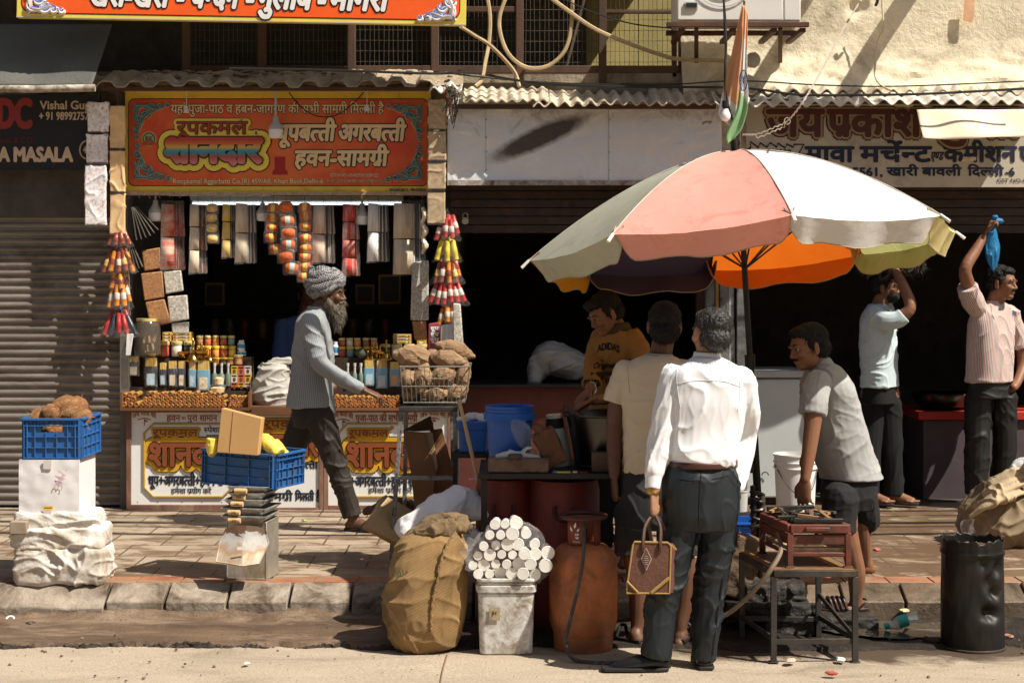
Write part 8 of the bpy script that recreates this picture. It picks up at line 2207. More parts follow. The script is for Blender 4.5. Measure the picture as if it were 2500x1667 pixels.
def bunch(label, x0, x1, y0, y1, rows, ms, D, n=6, frac=.55):
 t = thing('hanging_packets', label, 'packets', P((x0 + x1) / 2, y0, D), 'packet strips hanging in the stall')
 hang_cord(t, (x0 + x1) / 2, y0, D)
 hgt = (y1 - y0 - 8) / rows
 for r in range(rows):
  ya, yb = y0 + 8 + hgt * r, y0 + 8 + hgt * (r + 1) - 2
  m = MB()
  for k in range(n, -1, -1):
   f = k / n
   W_ = x1 - x0; xa = x0 if k == 0 else x0 + W_ * (frac + (1 - frac) * (k - 1) / n); xb = xa + (W_ * frac if k == 0 else W_ * (1 - frac) / n * (.5 + .4 * rnd.random()))
   sl = 3 * (r - .5) * (1 - f)
   d0, d1 = D + .012 * k, D + .012 * k + .004
   q = [P(xa - sl * .3, yb + f * 3, d0), P(xb + f * 2, yb - f * 3 * rnd.random(), d1), P(xb - f * 3, ya + 2, d1), P(xa + 2 - f * 3, ya, d0)]
   mi = 0 if k == 0 else (1 + k % (len(ms) - 1) if len(ms) > 1 else 0)
   m.add(q, [(0, 1, 2, 3)], mi)
  obj('packet', m, ms, t, solid=.003)
 m = MB()
 m.add([P(x0 - 2, y1 + 3, D - .012), P(x1 + 2, y1 - 1, D + .03), P(x1 - 2, y0, D + .03), P(x0 + 2, y0, D - .012)], [(0, 1, 2, 3)])
 obj('plastic_sleeve', m, fl_s, t)
D = 12.0
bunch('red and white banded packet bunch hanging at the left of the stall', 392, 451, 490, 660, 2, [redw, redw, red_p], D)
bunch('three tier beige packet strip hanging beside the red and white bunch', 462, 505, 490, 668, 3, [beige_p, beige_p, red_p, blk_p], D)
bunch('narrow packet strip with yellow top hanging left of the wide beige one', 542, 578, 490, 630, 3, [yel_p, beige_p, blk_p], D)
bunch('wide beige two tier packet bunch hanging at the middle left of the stall', 574, 627, 488, 643, 2, [beige_p, blk_p, white_p], D)
bunch('beige packet bunch with red edges hanging right of the thread rolls', 763, 817, 494, 643, 2, [pinkb, pinkb, white_p, blk_p], D)
bunch('four tier strip of bright red incense hanging above the turban', 836, 878, 490, 674, 4, [red_p, beige_p, red_p], D, 3, .72)
bunch('white and grey two tier packet bunch hanging right of the red incense', 897, 950, 488, 640, 2, [white_p, blk_p, white_p], D, 6, .5)
bunch('big beige two tier packet bunch with blue edges near the right of the stall', 960, 1040, 488, 672, 2, [beige_p, paint('packet_blue', (.05, .14, .24)), white_p, blk_p], D, 6, .6)
thr = content('orange_thread', (0.65, 0.16, 0.03), (.38, .05, .02), 40, .5, stretch=(3, 1, 1)); lab = content('thread_label', (0.81, 0.59, 0.13), (.35, .10, .16), 60, .55); lab2 = content('blue_label', (0.33, 0.52, 0.72), (.6, .5, .1), 50, .5)
def threads(label, pts, D, r, ms):
 t = thing('thread_roll_string', label, 'thread rolls', P(pts[0][0], pts[0][1] - 14, D), 'strings of thread rolls')
 hang_cord(t, pts[0][0], pts[0][1] - 12, D)
 for i, (x, y) in enumerate(pts):
  rr = S(r, D); c = P(x, y, D); a = V((1, .15 * (i % 2), .12 * math.sin(i * 2.1))).normalized()
  m = MB(); m.lathe([(0, -rr * 1.15), (rr * .55, -rr * 1.15), (rr * .85, -rr * .9), (rr * .95, -rr * .45), (rr * .97, -rr * .4), (rr * .97, rr * .4), (rr * .95, rr * .45), (rr * .85, rr * .9), (rr * .55, rr * 1.15), (0, rr * 1.15)], c, 16, a, mis=[0, 0, 0, 0, 1, 1, 0, 0, 0])
  o = obj('thread_roll', m, [ms[0], ms[1 + i % (len(ms) - 1)]], t)
  m = MB(); m.box(c + V((0, .0, 0)), (rr * 3.1, rr * 1.3, rr * 2.5), rot2(.2 * math.sin(i))); obj('bag', m, fl_s, o, bevel=.01)
threads('string of pale thread rolls hanging between the beige strips', [(518, 508), (517, 532), (518, 557), (519, 583)], D, 11, [content('cream_thread', (0.75, 0.55, 0.29), (.5, .33, .15), 40), lab])
threads('left string of orange thread rolls in the middle of the stall', [(667, 507), (665, 532), (664, 556), (662, 580), (674, 608)], D - .02, 12, [thr, lab]); threads('longest middle string of orange thread rolls in the stall', [(698, 506), (702, 540), (704, 570), (704, 598), (698, 627), (712, 655)], D - .05, 14, [thr, thr, lab2])
threads('right string of orange thread rolls in the middle of the stall', [(744, 506), (746, 528), (746, 553), (746, 582), (746, 607), (744, 628), (745, 652), (742, 676)], D - .02, 12, [thr, lab])
def strip(label, x0, x1, ys, D, m_, th=.03, lean=0):
 t = thing('hanging_strip', label, 'packets', P((x0 + x1) / 2, ys[0], D))
 for i in range(len(ys) - 1):
  v = Vox(); a, b_ = ys[i] + 3, ys[i + 1] - 2; dx = lean * i
  c = (P(x0 + dx, a, D) + P(x1 + dx, b_, D)) / 2
  v.mb.box(c, (S(x1 - x0, D), th, S(b_ - a, D)))
  v.done('packet', m_, t, .006, 3, [(.008, (10, 10, 10))])
  m = MB(); m.box(P((x0 + x1) / 2 + dx, b_ + 2, D - th * .5), (S(x1 - x0, D) * .98, .01, .006)); obj('tie', m, mat('dark_band', (.06, .06, .06), .5), t)
 m = MB(); m.tube([P((x0 + x1) / 2, ys[0], D), P((x0 + x1) / 2, 222, D)], .002, 4); obj('hanger', m, mat('mesh_wire', (.24, .2, .15)), t)
strip('strip of white and red sweet packets hanging at the left end of the red sign', 214, 266, [247, 325, 400, 552], 11.82, candy, .035, -3)
strip('strip of orange grain packets hanging beside the white and red one', 269, 306, [256, 365, 470, 574], 11.83, makhana, .035, 0)
strip('strip of rough beige packets hanging at the right end of the red sign', 1046, 1090, [240, 318, 394, 465, 548], 11.82, content('hemp', (0.57, 0.43, 0.27), (.36, .26, .16), 40), .05, -1)
def cluster(label, cx, tiers, D):
 t = thing('hanging_cluster', label, 'thread bundles', P(cx, tiers[0][0] - 40, D), 'hanging clusters of bagged rolls')
 m = MB(); m.tube([P(cx, tiers[0][0] - 60, D), P(cx, tiers[-1][0], D)], .003, 5); obj('hanger', m, mat('mesh_wire', (.24, .2, .15)), t)
 for (y, w_, n, L, ms) in tiers:
  for i in range(n):
   u = (i + .5) / n - .5
   x = cx + w_ * u * (.85 + .3 * rnd.random()); d = D - .05 * math.cos(u * 2.6) + .05 * (i % 2); dy = -10 * (i % 2) + 8 * (rnd.random() - .5)
   a = P(cx + w_ * u * .5, y - L + dy, d + .02); b_ = P(x + 2 * u, y + dy, d)
   ax = (b_ - a); q = .0165 + .003 * rnd.random()
   m = MB(); m.lathe([(.004, 0), (q, .01), (q, ax.length * .38), (q * 1.04, ax.length * .39), (q * 1.04, ax.length * .68), (q, ax.length * .69), (q, ax.length - .008), (q * .5, ax.length), (0, ax.length)], a, 10, ax, mis=[0, 0, 0, 1, 0, 0, 0, 0])
   k = ms[i % len(ms)]
   obj('bagged_roll', m, list(k), t)
  m = MB(); top = P(cx, y - L - 26, D)
  m.grid(lambda u, v_: top.lerp(P(cx, y + 3, D) + V((S(w_ * .62, D) * math.cos(6.283 * u), .075 * math.sin(6.283 * u), .01 * math.sin(u * 40))), v_ ** .8), 24, 8)
  obj('plastic_cone', m, fl_c, t)
def pk(n, c): return mat('roll_' + n, c, .35, .2, 20, .4, 40, spec=.6)
rR, rO, rY, rN, rM, rW = pk('red', (.42, .035, .03)), pk('orange', (.62, .22, .02)), pk('yellow', (.66, .52, .05)), pk('navy', (.03, .04, .06)), pk('maroon', (.27, .06, .03)), pk('label_white', (.66, .60, .50))
cluster('cluster of red, orange and navy bagged rolls hanging before the roller shutter', 290, [(600, 62, 7, 34, [(rM, rM), (rR, rM)]), (664, 80, 9, 52, [(rM, lab), (rM, rW), (rO, rM)]), (704, 50, 4, 40, [(rO, rM), (rM, lab)]), (750, 62, 6, 56, [(rO, rW)]), (818, 84, 9, 52, [(rR, rR), (rR, rR), (rN, rN)])], 11.85)
cluster('cluster of red, yellow and orange bagged rolls hanging at the right post of the stall', 1092, [(584, 58, 6, 50, [(rR, rW), (rR, rW)]), (636, 62, 5, 52, [(rY, rY)]), (690, 74, 8, 54, [(rM, lab), (rO, rM), (rM, rW)]), (742, 92, 11, 54, [(rR, rW), (rM, lab)]), (792, 46, 5, 44, [(rO, rW)])], 11.84)
def flatpack(label, pts, D, m_, name='nut_packet', th=.03):
 f = [P(x, y, D) for x, y in pts]; g = [p + V((0, th, 0)) for p in f]; n = len(f)
 m = MB(); m.add(f + g, [tuple(range(n)), tuple(range(2 * n - 1, n - 1, -1))] + [(i, i + n, (i + 1) % n + n, (i + 1) % n) for i in range(n)])
 return tag(obj(name, m, m_, bevel=.008), label, 'packet')
for lb, pts, m_ in (('brown nut packet highest in the group under the red banded bunch', [(345, 612), (390, 604), (394, 655), (352, 662)], nut), ('second brown nut packet below the highest in the left of the stall', [(343, 668), (396, 662), (400, 726), (352, 734)], nut), ('tilted lowest brown nut packet above the big jar', [(354, 738), (400, 730), (418, 788), (368, 798)], nut),
     ('upper white seed packet beside the brown nut packets', [(398, 664), (441, 660), (447, 710), (404, 718)], seed), ('middle white seed packet beside the tilted nut packet', [(408, 724), (456, 720), (460, 780), (414, 788)], seed), ('lowest white seed packet half hidden by the incense cartons', [(418, 790), (460, 786), (460, 815), (420, 815)], seed),
     ('tall white seed packet hanging inside the right of the stall', [(1006, 640), (1046, 636), (1046, 782), (1002, 782)], seed), ('long clear packet of white grains hanging right of the roll cluster', [(1106, 740), (1124, 742), (1131, 838), (1106, 840)], seed), ('dim brown and white packet behind the cartons at the right', [(1006, 784), (1040, 784), (1042, 830), (1012, 830)], nut)):
 flatpack(lb, pts, 12. if pts[0][0] < 1100 else 11.7, m_)
pp = flatpack('red printed packet with white writing beside the right cluster', [(1046, 790), (1076, 786), (1074, 850), (1044, 852)], 11.8, paint('packet_red', (.32, .05, .06)), 'printed_packet', .02)
m = MB()
for y in (806, 820, 834): wpx(m, 'धूप', [(0, .05, .004)], 1050, 1070, y, y - 8, 11.8, shear=.2)
obj('lettering', m, paint('white', (.82, .82, .8)), pp)
flatpack('white printed plastic packet below the right roll cluster', [(1076, 794), (1106, 790), (1106, 850), (1074, 852)], 11.75, white_p, 'printed_packet', .02); flatpack('white narrow ribbon hanging under the left roll cluster', [(309, 815), (326, 815), (318, 868), (306, 868)], 11.6, white_p, 'ribbon', .008)
for i, (px, a, y) in enumerate(((330, -24, 560), (322, -12, 640), (318, -6, 760))):
 t = thing('sleeve_fan', ('upper', 'middle', 'lower')[i] + ' fan of dark incense sleeves hanging inside the left of the stall', 'sleeves', P(px, y - 60, 11.9))
 for k in range(6 - i):
  m = MB(); aa = R(8 + (7 - i) * k - 8 * i); L = S(98 - 8 * i, 11.9); o = P(px - 10, y - 70, 11.9 + .012 * k)
  d = V((math.sin(aa), 0, -math.cos(aa))); m.bar(o + d * .05, o + d * L, .006, .035, V((0, 1, 0))); obj('sleeve', m, blk_p, t, bevel=.002)
for y, lb in ((512, 'upper'), (550, 'middle'), (586, 'lower')):
 v = Vox(); v.limb([(P(1034, y, 11.85), .022), (P(1038, y + 14, 11.83), .03), (P(1032, y + 30, 11.85), .018)], flat=.7); tag(v.done('cotton_pouch', content('cream_pouch', (0.85, 0.74, 0.55), (.58, .48, .34), 30), None, .006, 1, [(.006, (20, 20, 20))]), lb + ' cream cotton pouch hanging beside the big beige bunch', 'pouch')
# display rack, trays
for x0, x1, lb in ((318, 612, 'left'), (806, 1092, 'right')):
 RK = thing('display_rack', 'stepped dark wooden rack under the jars on the %s side of the stall' % lb, 'rack', (X((x0 + x1) / 2, 12.15), 12.15, .9))
 m = MB(); m.bx(X(x0, 12.1), X(x1, 12.1), 12.065, 12.3, Z(997, 11.95) + .002, Z(944, 12.1)); obj('low_step', m, mat('dark_wood_step', (.05, .028, .016), .8, .3), RK)
 m = MB(); m.bx(X(x0, 12.15), X(x1, 12.15), 12.135, 12.31, Z(944, 12.1) + .001, Z(873, 12.15)); obj('high_step', m, mat('dark_wood_step', (.05, .028, .016)), RK)
TR = []
for x0, x1, lb in ((296, 612, 'left wooden tray heaped with orange ended incense rolls'), (800, 990, 'right wooden tray of orange ended incense rolls under the turbaned man\'s hand')):
 t = thing('wooden_tray', lb, 'tray', (X((x0 + x1) / 2, 11.9), 11.95, .9)); zz = Z(997, 11.95) + .004
 m = MB(); m.bx(X(x0, 11.9), X(x1, 11.9), 11.86, 12.06, zz, zz + .006); m.bx(X(x0, 11.9), X(x0, 11.9) + .012, 11.86, 12.06, zz, zz + .12); m.bx(X(x1, 11.9) - .012, X(x1, 11.9), 11.86, 12.06, zz, zz + .12); m.bx(X(x0, 11.9), X(x1, 11.9), 11.855, 11.868, zz - .012, zz + .01); obj('tray_body', m, mat('counter_top_wood', (.17, .075, .035)), t)
roll_m = [mat('roll_end', (.46, .13, .02), .5, .5, 70, .8, 90, dirt=(.07, .03, .012), dscale=46, damt=.56, bdist=.008), mat('roll_side', (.46, .24, .05), .4, .35, 30, .3, 60, dirt=(.12, .10, .03), dscale=25, damt=.55)]
n_, l_ = roll_m[0].node_tree.nodes, roll_m[0].node_tree.links
oi = n_.new('ShaderNodeObjectInfo'); b_ = n_['Principled BSDF']; src = b_.inputs['Base Color'].links[0].from_socket
l_.new(mixc(n_, l_, ramp(n_, l_, oi.outputs['Random'], [(.3, (0, 0, 0)), (.9, (.85, .85, .85))]), src, (.10, .045, .02, 1)), b_.inputs['Base Color'])
m = MB(); m.lathe([(0, .25), (.3, .12), (.62, .02), (.86, .0), (1, .16), (1, 8), (0, 8)], (0, 0, 0), 12, (0, 1, 0), mis=[0, 0, 0, 1, 1, 1])
r0 = obj('incense_roll', m, roll_m); n_r = 0
def rolls(x0, x1, rows, r, lb, step_in=0):
 global n_r
 k = 0
 for row in range(rows):
  x = x0 + r * (row % 2) + step_in * row
  while x < x1 - step_in * row:
   o = r0 if n_r == 0 else dup(r0)
   d = 11.885 + .012 * row + .012 * rnd.random(); s_ = S(r, d) * (.86 + .16 * rnd.random())
   o.location = (X(x, d), d, Z(997, 11.95) + .012 + s_ + row * s_ * 1.76); o.scale = (s_, s_, s_); o.rotation_euler = (R(2 * rnd.random()), rnd.random() * 6, R(-4 + 8 * rnd.random()))
   tag(o, lb, 'incense roll', 'incense rolls in the trays'); n_r += 1; x += 2 * r
rolls(303, 338, 3, 7.2, 'fat orange ended incense roll at the left end of the left tray'); rolls(345, 552, 4, 5.3, 'orange ended incense roll stacked in the long middle of the left tray', 4); rolls(560, 608, 4, 4.0, 'thin bright orange incense roll at the right end of the left tray'); rolls(815, 985, 3, 5.3, 'orange ended incense roll stacked in the right tray', 3)
yl = mat('yellow_lid', (.72, .50, .05), .45, .06, bump=0); ylp = mat('pale_yellow_lid', (.66, .56, .22), .45, .06, bump=0)
jc = {'red': (.40, .06, .03), 'orange': (.62, .22, .03), 'teal': (.10, .24, .26), 'yellow': (.55, .38, .06), 'white': (.62, .60, .56), 'dark': (.05, .035, .025), 'brown': (.28, .12, .05)}
def jar(label, px, y0, y1, w_, D, c, lid=None, lab_=None):
 t = thing('jar', label, 'jar', P(px, y1, D), 'lidded jars on the stall')
 r = S(w_ / 2, D); h = S(y1 - y0, D); o = P(px, y1, D); q = h * .76
 m = MB(); m.lathe([(r * .9, 0), (r * .97, .004), (r * .97, q * .12), (r * .985, q * .13), (r * .985, q * .82), (r * .97, q * .83), (r * .97, q * .94), (r * .85, q), (0, q)], o, 18, mis=[0, 0, 0, 1, 0, 0, 0, 0])
 obj('jar_body', m, [mat('jar_' + c, jc[c], .3, .1, 10, bump=0, spec=.6), lab_ or content('jar_label_' + c, tuple(min(1, v_ * 1.3 + .03) for v_ in jc[c]), (.6, .45, .12), 60, .57)], t)
 m = MB(); m.lathe([(r * 1.0, q), (r * 1.03, q + .002), (r * 1.03, h - .003), (r * .95, h), (0, h)], o, 18); obj('lid', m, lid or yl, t)
od = ('first', 'second', 'third', 'fourth', 'fifth')
for i, (x, c) in enumerate(((488, 'brown'), (508, 'red'), (527, 'orange'), (546, 'red'), (565, 'teal'))): jar('small %s jar, %s from left in the top row of the left rack' % (c, od[i]), x, 819, 843, 16, 12.225, c, ylp)
for i, (x, c) in enumerate(((489, 'yellow'), (507, 'orange'), (527, 'orange'), (547, 'red'), (567, 'yellow'))): jar('%s jar, %s from left in the lower row of the left rack' % (c, od[i]), x, 844, 873, 18, 12.2, c)
for i, (x, c) in enumerate(((527, 'orange'), (546, 'dark'), (563, 'brown'))): jar('squat %s jar, %s from left below the lower row of the left rack' % (c, od[i]), x, 873, 890, 18, 12.13, c)
jar('pinkish jar with a small black picture beside the white bottles', 582, 866, 890, 20, 12.125, 'brown', ylp)
for i, (x, c) in enumerate(((401, 'red'), (432, 'white'), (462, 'dark'))): jar('big %s jar below the incense cartons on the left rack' % c, x, 833, 870, 26, 12.15, c, ylp)
for i, (x, c) in enumerate(((835, 'red'), (854, 'white'), (873, 'orange'), (894, 'brown'), (913, 'orange'))): jar('small %s jar, %s from left in the top row right of the turbaned man' % (c, od[i]), x, 825, 846, 16, 12.225, c, ylp)
for i, (x, c) in enumerate(((835, 'red'), (855, 'teal'), (875, 'dark'), (896, 'red'), (914, 'yellow'))): jar('%s jar, %s from left in the lower row right of the turbaned man' % (c, od[i]), x, 846, 872, 18, 12.2, c)
for i, (x, c) in enumerate(((941, 'dark'), (968, 'white'), (1000, 'white'), (1030, 'brown'))): jar('big %s jar, %s from left below the cartons on the right rack' % (c, od[i]), x, 840, 872, 25, 12.15, c, ylp)
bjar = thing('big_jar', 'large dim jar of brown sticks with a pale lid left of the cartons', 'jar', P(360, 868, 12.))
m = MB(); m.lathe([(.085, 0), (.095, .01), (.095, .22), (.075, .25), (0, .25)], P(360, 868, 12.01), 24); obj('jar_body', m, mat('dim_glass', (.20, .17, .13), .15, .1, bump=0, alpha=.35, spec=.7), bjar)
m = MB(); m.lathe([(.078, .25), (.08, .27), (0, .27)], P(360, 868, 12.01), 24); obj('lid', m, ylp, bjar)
m = MB()
for i in range(16): p = P(345 + 30 * rnd.random(), 862 - 40 * rnd.random(), 12. + .05 * rnd.random()); m.bar(p, p + V((.06 * (rnd.random() - .5), .02, .05)), .014)
obj('sticks', m, mat('brown_stick', (.36, .2, .09)), bjar)
ctn = [paint('carton_yellow', (.70, .42, .03)), paint('carton_white', (.70, .62, .5)), BLK, paint('carton_red', (.5, .12, .04))]
for x0, x1, y0, D_, lb in ((397, 418, 811, 12.16, 'short stack by the nut packets'), (422, 465, 811, 12.16, 'long stack on the big jars at the left'), (960, 1003, 816, 12.16, 'long stack on the big jars at the right'), (1018, 1040, 817, 12.16, 'short stack at the right end')):
 for k in range(3):
  ya, yb = y0 + 7.6 * k, y0 + 7.6 * (k + 1) - .4
  m = MB(); m.bx(X(x0, D_), X(x1, D_), D_, D_ + .12, Z(yb, D_), Z(ya, D_), 0); m.bx(X(x0 + 2, D_), X(x1 - 2, D_), D_ - .002, D_ - .001, Z(yb - 1.6, D_), Z(ya + 1.6, D_), 1); m.bx(X(x0 + 3, D_), X(x0 + 3 + (x1 - x0) * .12, D_), D_ - .004, D_ - .003, Z(yb - 2, D_), Z(ya + 2, D_), 3); m.bx(X(x1 - 6, D_), X(x1 - 3, D_), D_ - .004, D_ - .003, Z(yb - 2, D_), Z(ya + 2.6, D_), 2)
  if x1 - x0 > 30: wpx(m, 'Thailand', [(2, .03, .003)], x0 + 12, x1 - 12, yb - 2.2, ya + 2.4, D_, dev=False)
  tag(obj('incense_carton', m, ctn), '%s yellow incense carton in the %s' % (('top', 'middle', 'bottom')[k], lb), 'carton', 'yellow incense cartons')
m = MB(); tv = [('white', .6)]
for px, y0, y1, w_, lb in ((589, 831, 853, 18, 'upper small white plastic bottle at the right of the left jar rows'), (590, 853, 868, 22, 'lower wide white plastic bottle at the right of the left jar rows'), (819, 834, 866, 17, 'white and blue plastic bottle hidden by the front of the turbaned man')):
 t = thing('white_bottle', lb, 'bottle', P(px, y1, 12.19)); r = S(w_ / 2, 12.19); h = S(y1 - y0, 12.19)
 m = MB(); m.lathe([(r, 0), (r, h * .15), (r * 1.01, h * .16), (r * 1.01, h * .6), (r, h * .61), (r * .9, h * .72), (r * .7, h * .76), (r * .7, h), (0, h)], P(px, y1, 12.19), 16, mis=[0, 0, 1, 0, 0, 0, 0, 0]); obj('bottle_body', m, [mat('white_bucket', (.78, .77, .74)), paint('label_blue', (.08, .28, .5))], t)
brass = mat('polished_brass', (.55, .32, .07), .22, .15, 10, .1, 40, metal=1)
def brassy(lb, px, y0, y1, D, kind):
 h = S(y1 - y0, D); o = P(px, y1, D); m = MB()
 pr = {'bell': [(0, 0), (.34, .0), (.36, .04), (.24, .16), (.2, .3), (.1, .36), (.05, .4), (.05, .5), (.08, .54), (.045, .6), (.045, .9), (.08, .94), (.05, 1), (0, 1)], 'lamp': [(0, 0), (.3, 0), (.3, .06), (.08, .14), (.08, .3), (.32, .42), (.36, .55), (.12, .62), (.06, .8), (.1, .86), (0, 1)], 'bowl': [(0, 0), (.5, 0), (.4, .2), (1, .7), (1.1, 1), (1.0, 1), (.6, .6), (0, .5)]}[kind]
 m.lathe([(a * h, b_ * h) for a, b_ in pr], o, 16); tag(obj({'bell': 'brass_bell', 'lamp': 'brass_lamp', 'bowl': 'brass_bowl'}[kind], m, brass), lb, {'bell': 'bell', 'lamp': 'lamp', 'bowl': 'bowl'}[kind])
for lb, px, y0, y1, k in (('tall brass hand bell left of the yellow topped incense packets', 471, 826, 882, 'bell'), ('short brass bell second from the left before the jars', 481, 850, 882, 'bell'), ('tall ornate brass lamp in the middle before the left jars', 492, 834, 882, 'lamp'), ('brass lamp right of the ornate one before the left jars', 505, 856, 882, 'lamp'), ('slim brass bell at the right before the left jars', 512, 849, 882, 'bell'), ('small brass bowl before the big jar on the left', 372, 862, 876, 'bowl'), ('brass bowl right of the big white jar', 448, 858, 872, 'bowl'), ('brass bowl in front of the blue incense packets', 369, 934, 944, 'bowl'),
      ('tall brass bell at the right among the right brass', 943, 829, 878, 'bell'), ('large brass lamp beside the tall bell on the right', 928, 842, 878, 'lamp'), ('slim brass figure lamp left of the large one on the right', 920, 834, 878, 'lamp'), ('small brass bell second from the left on the right side', 908, 848, 878, 'bell'), ('smallest brass bell leftmost on the right side', 898, 856, 878, 'bell')): brassy(lb, px, y0, y1, 12.09, k)
m = MB(); m.lathe([(0, 0), (.02, .0), (.034, .02), (.037, .037), (.034, .055), (.02, .07), (0, .073)], P(882, 874, 12.125), 18); tag(obj('green_ball', m, mat('mossy_ball', (.07, .09, .06), .8, .3, 20, .6)), 'round dull green ball among the right jars', 'ball')
stk = content('stick_tops', (0.78, 0.52, 0.08), (.36, .2, .03), 60, .5, stretch=(3, 1, .1)); pl_ = [paint('packet_blue_l', (.14, .36, .52)), paint('packet_dark', (.025, .03, .04)), content('pic_label', (0.39, 0.65, 0.78), (.5, .12, .08), 40, .55), content('pic_label_cream', (0.81, 0.72, 0.52), (.4, .16, .1), 40, .55)]
def inc(lb, x0, x1, y0, y1, D, body, lab_):
 t = thing('incense_packet', lb, 'packet', P((x0 + x1) / 2, y1, D), 'incense stick packets standing on the counters'); xm = (x0 + x1) / 2; h = y1 - y0; w_ = (x1 - x0)
 m = MB(); m.bx(X(x0 + w_ * .1, D), X(x1 - w_ * .1, D), D, D + .03, Z(y0 + h * .32, D), Z(y0 + 2, D)); obj('sticks', m, stk, t)
 m = MB(); m.bx(X(x0 + w_ * .06, D), X(x1 - w_ * .06, D), D - .002, D + .034, Z(y1, D), Z(y0 + h * .30, D)); obj('sleeve', m, body, t, bevel=.004)
 m = MB(); m.bx(X(x0 + w_ * .2, D), X(x1 - w_ * .2, D), D - .005, D - .003, Z(y1 - h * .06, D), Z(y0 + h * .55, D)); obj('label', m, lab_, t)
 m = MB(); m.grid(lambda u, q: P(x0 - 1 + (w_ + 2) * u, y1 - h * q, D - .012 - .012 * math.sin(math.pi * u) + .004 * math.sin(u * 20 + q * 9)), 12, 8); obj('film', m, fl_s, t)
for lb, x0, x1, y0, y1, b_, l_ in (('incense packet with yellow stick tops at the left end of the counter', 312, 340, 868, 918, pl_[1], pl_[3]), ('dark incense packet with a flower label second from the left', 352, 384, 872, 944, pl_[1], pl_[2]), ('slim blue labelled incense packet third from the left', 389, 406, 884, 942, pl_[1], pl_[2]), ('grey incense packet fourth from the left', 410, 432, 880, 944, pl_[1], pl_[3]), ('grey incense packet fifth from the left', 434, 452, 880, 944, pl_[1], pl_[3]), ('narrow blue incense packet beside the big fruit labelled one', 460, 478, 882, 946, pl_[0], pl_[2]), ('big blue incense packet with a fruit picture on the left counter', 480, 513, 880, 954, pl_[0], pl_[3]),
        ('blue incense packet left of the right pair on the right counter', 888, 914, 878, 942, pl_[0], pl_[2]), ('blue incense packet in the middle of the right counter', 917, 947, 878, 948, pl_[0], pl_[2]), ('orange labelled incense packet beside the wire basket', 950, 976, 882, 944, pl_[0], paint('label_orange', (.62, .33, .12)))): inc(lb, x0, x1, y0, y1, 12.055, b_, l_)
for lb, px in (('first perfume bottle left of the small cartons', 524), ('second perfume bottle left of the small cartons', 541), ('third perfume bottle beside the small cartons', 557), ('first perfume bottle right of the turbaned man', 849), ('second perfume bottle right of the turbaned man', 866), ('third perfume bottle right of the turbaned man', 881)):
 t = thing('perfume_bottle', lb, 'bottle', P(px, 942, 12.07)); o = P(px, 942, 12.065); h = S(56, 12.065)
 m = MB(); m.lathe([(.016, 0), (.018, .005), (.018, h * .5), (.009, h * .6), (0, h * .6)], o, 14, mis=[0, 0, 0, 0]); obj('bottle_body', m, mat('green_grey_glass', (.16, .22, .18), .2, .2, bump=0, spec=.7), t)
 m = MB(); m.lathe([(.008, h * .6), (.008, h * .85), (.0105, h * .86), (.0105, h), (0, h)], o, 12); obj('spray_cap', m, mat('clear_cap', (.5, .52, .5), .2, bump=0), t)
cc = [(.62, .42, .05), (.60, .14, .08), (.66, .62, .56)]
for r in range(3):
 for c in range(3):
  x0 = 564 + 16.5 * c; y0 = 894 + 20 * r; k = (r * 2 + c * (2 if r else 1)) % 3
  m = MB(); m.bx(X(x0, 12.065), X(x0 + 15.8, 12.065), 12.065, 12.095, Z(y0 + 19.4, 12.065), Z(y0, 12.065), 0); m.bx(X(x0 + 2, 12.065), X(x0 + 14, 12.065), 12.064, 12.064, Z(y0 + 5, 12.065), Z(y0 + 2, 12.065), 1); m.ell(P(x0 + 8, y0 + 12, 12.064), (.012, .001, .016), None, 8, 5, 2)
  tag(obj('small_carton', m, [paint('small_box_%d' % k, cc[k]), paint('carton_white', (.7, .62, .5)), paint('print_brown', (.16, .05, .03))]), 'small printed carton in the %s row, %s of three, by the grey sack' % (('top', 'middle', 'bottom')[r], ('left', 'centre', 'right')[c]), 'carton', 'small cartons by the grey sack')
for lb, x0, x1, y0, y1, d in (('upper clear tub of pale sweets before the small cartons', 520, 550, 914, 938, 12.03), ('lower clear tub of pale sweets before the small cartons', 510, 553, 939, 958, 12.01)):
 t = thing('clear_tub', lb, 'tub', P((x0 + x1) / 2, y1, d)); r = S((x1 - x0) / 2, d); h = S(y1 - y0, d); o = P((x0 + x1) / 2, y1, d + .03)
 m = MB(); m.lathe([(r * .8, 0), (r * .97, h), (0, h)], o, 20); obj('tub_body', m, film('tub_film', (.9, .9, .9), .2, .15, .2), t)
 m = MB(); m.lathe([(r * .7, .003), (r * .8, h * .6), (r * .4, h * .75), (0, h * .75)], o, 16); obj('sweets', m, content('pale_sweets', (0.85, 0.65, 0.36), (.5, .36, .18), 60), t)
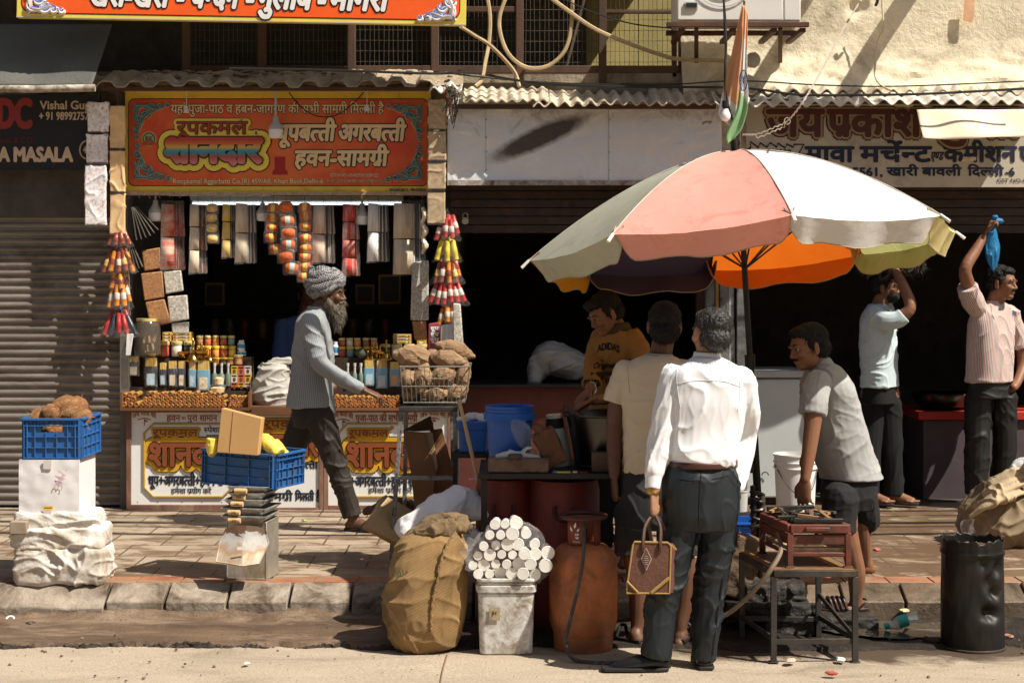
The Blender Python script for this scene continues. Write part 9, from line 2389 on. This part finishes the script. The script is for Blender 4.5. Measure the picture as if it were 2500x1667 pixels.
SK = thing('woven_sack', 'full grey white woven sack standing on the middle counter behind the walking man', 'sack', P(668, 990, 12.05))
v = Vox(); v.torso([(668, 988, 12.075, .13, .12), (666, 970, 12.075, .145, .13), (664, 935, 12.075, .135, .125), (668, 905, 12.075, .115, .11), (676, 890, 12.075, .08, .08)], (0, -1, 0)); v.limb([(P(640, 900, 12.05), .03), (P(668, 888, 12.04), .035), (P(700, 880, 12.06), .03)])
v.done('sack_body', mat('grey_woven_sack', (.46, .44, .39), .7, .1, 5, .4, 60, dirt=(.30, .27, .22), dscale=5, damt=.58), SK, .006, 1, [(.016, (4, 4, 14)), (.008, (9, 9, 22))])
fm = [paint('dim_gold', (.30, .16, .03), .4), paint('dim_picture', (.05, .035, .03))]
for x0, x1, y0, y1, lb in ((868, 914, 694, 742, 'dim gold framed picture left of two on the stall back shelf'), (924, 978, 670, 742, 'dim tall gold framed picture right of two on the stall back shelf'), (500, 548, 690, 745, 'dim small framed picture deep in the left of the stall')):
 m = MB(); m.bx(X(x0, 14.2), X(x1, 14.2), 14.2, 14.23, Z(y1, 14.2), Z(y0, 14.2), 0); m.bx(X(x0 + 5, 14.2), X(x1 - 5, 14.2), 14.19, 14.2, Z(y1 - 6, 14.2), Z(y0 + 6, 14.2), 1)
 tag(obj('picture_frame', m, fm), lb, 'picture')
m = MB()
for y in (745, 830): m.bx(X(480, 14.3), X(1000, 14.3), 14.15, 14.4, Z(y + 4, 14.3), Z(y, 14.3))
tag(obj('back_shelf', m, mat('dark_wood_step', (.05, .028, .016))), 'long dark shelves on the back wall of the incense stall', 'shelf')
for i in range(12):
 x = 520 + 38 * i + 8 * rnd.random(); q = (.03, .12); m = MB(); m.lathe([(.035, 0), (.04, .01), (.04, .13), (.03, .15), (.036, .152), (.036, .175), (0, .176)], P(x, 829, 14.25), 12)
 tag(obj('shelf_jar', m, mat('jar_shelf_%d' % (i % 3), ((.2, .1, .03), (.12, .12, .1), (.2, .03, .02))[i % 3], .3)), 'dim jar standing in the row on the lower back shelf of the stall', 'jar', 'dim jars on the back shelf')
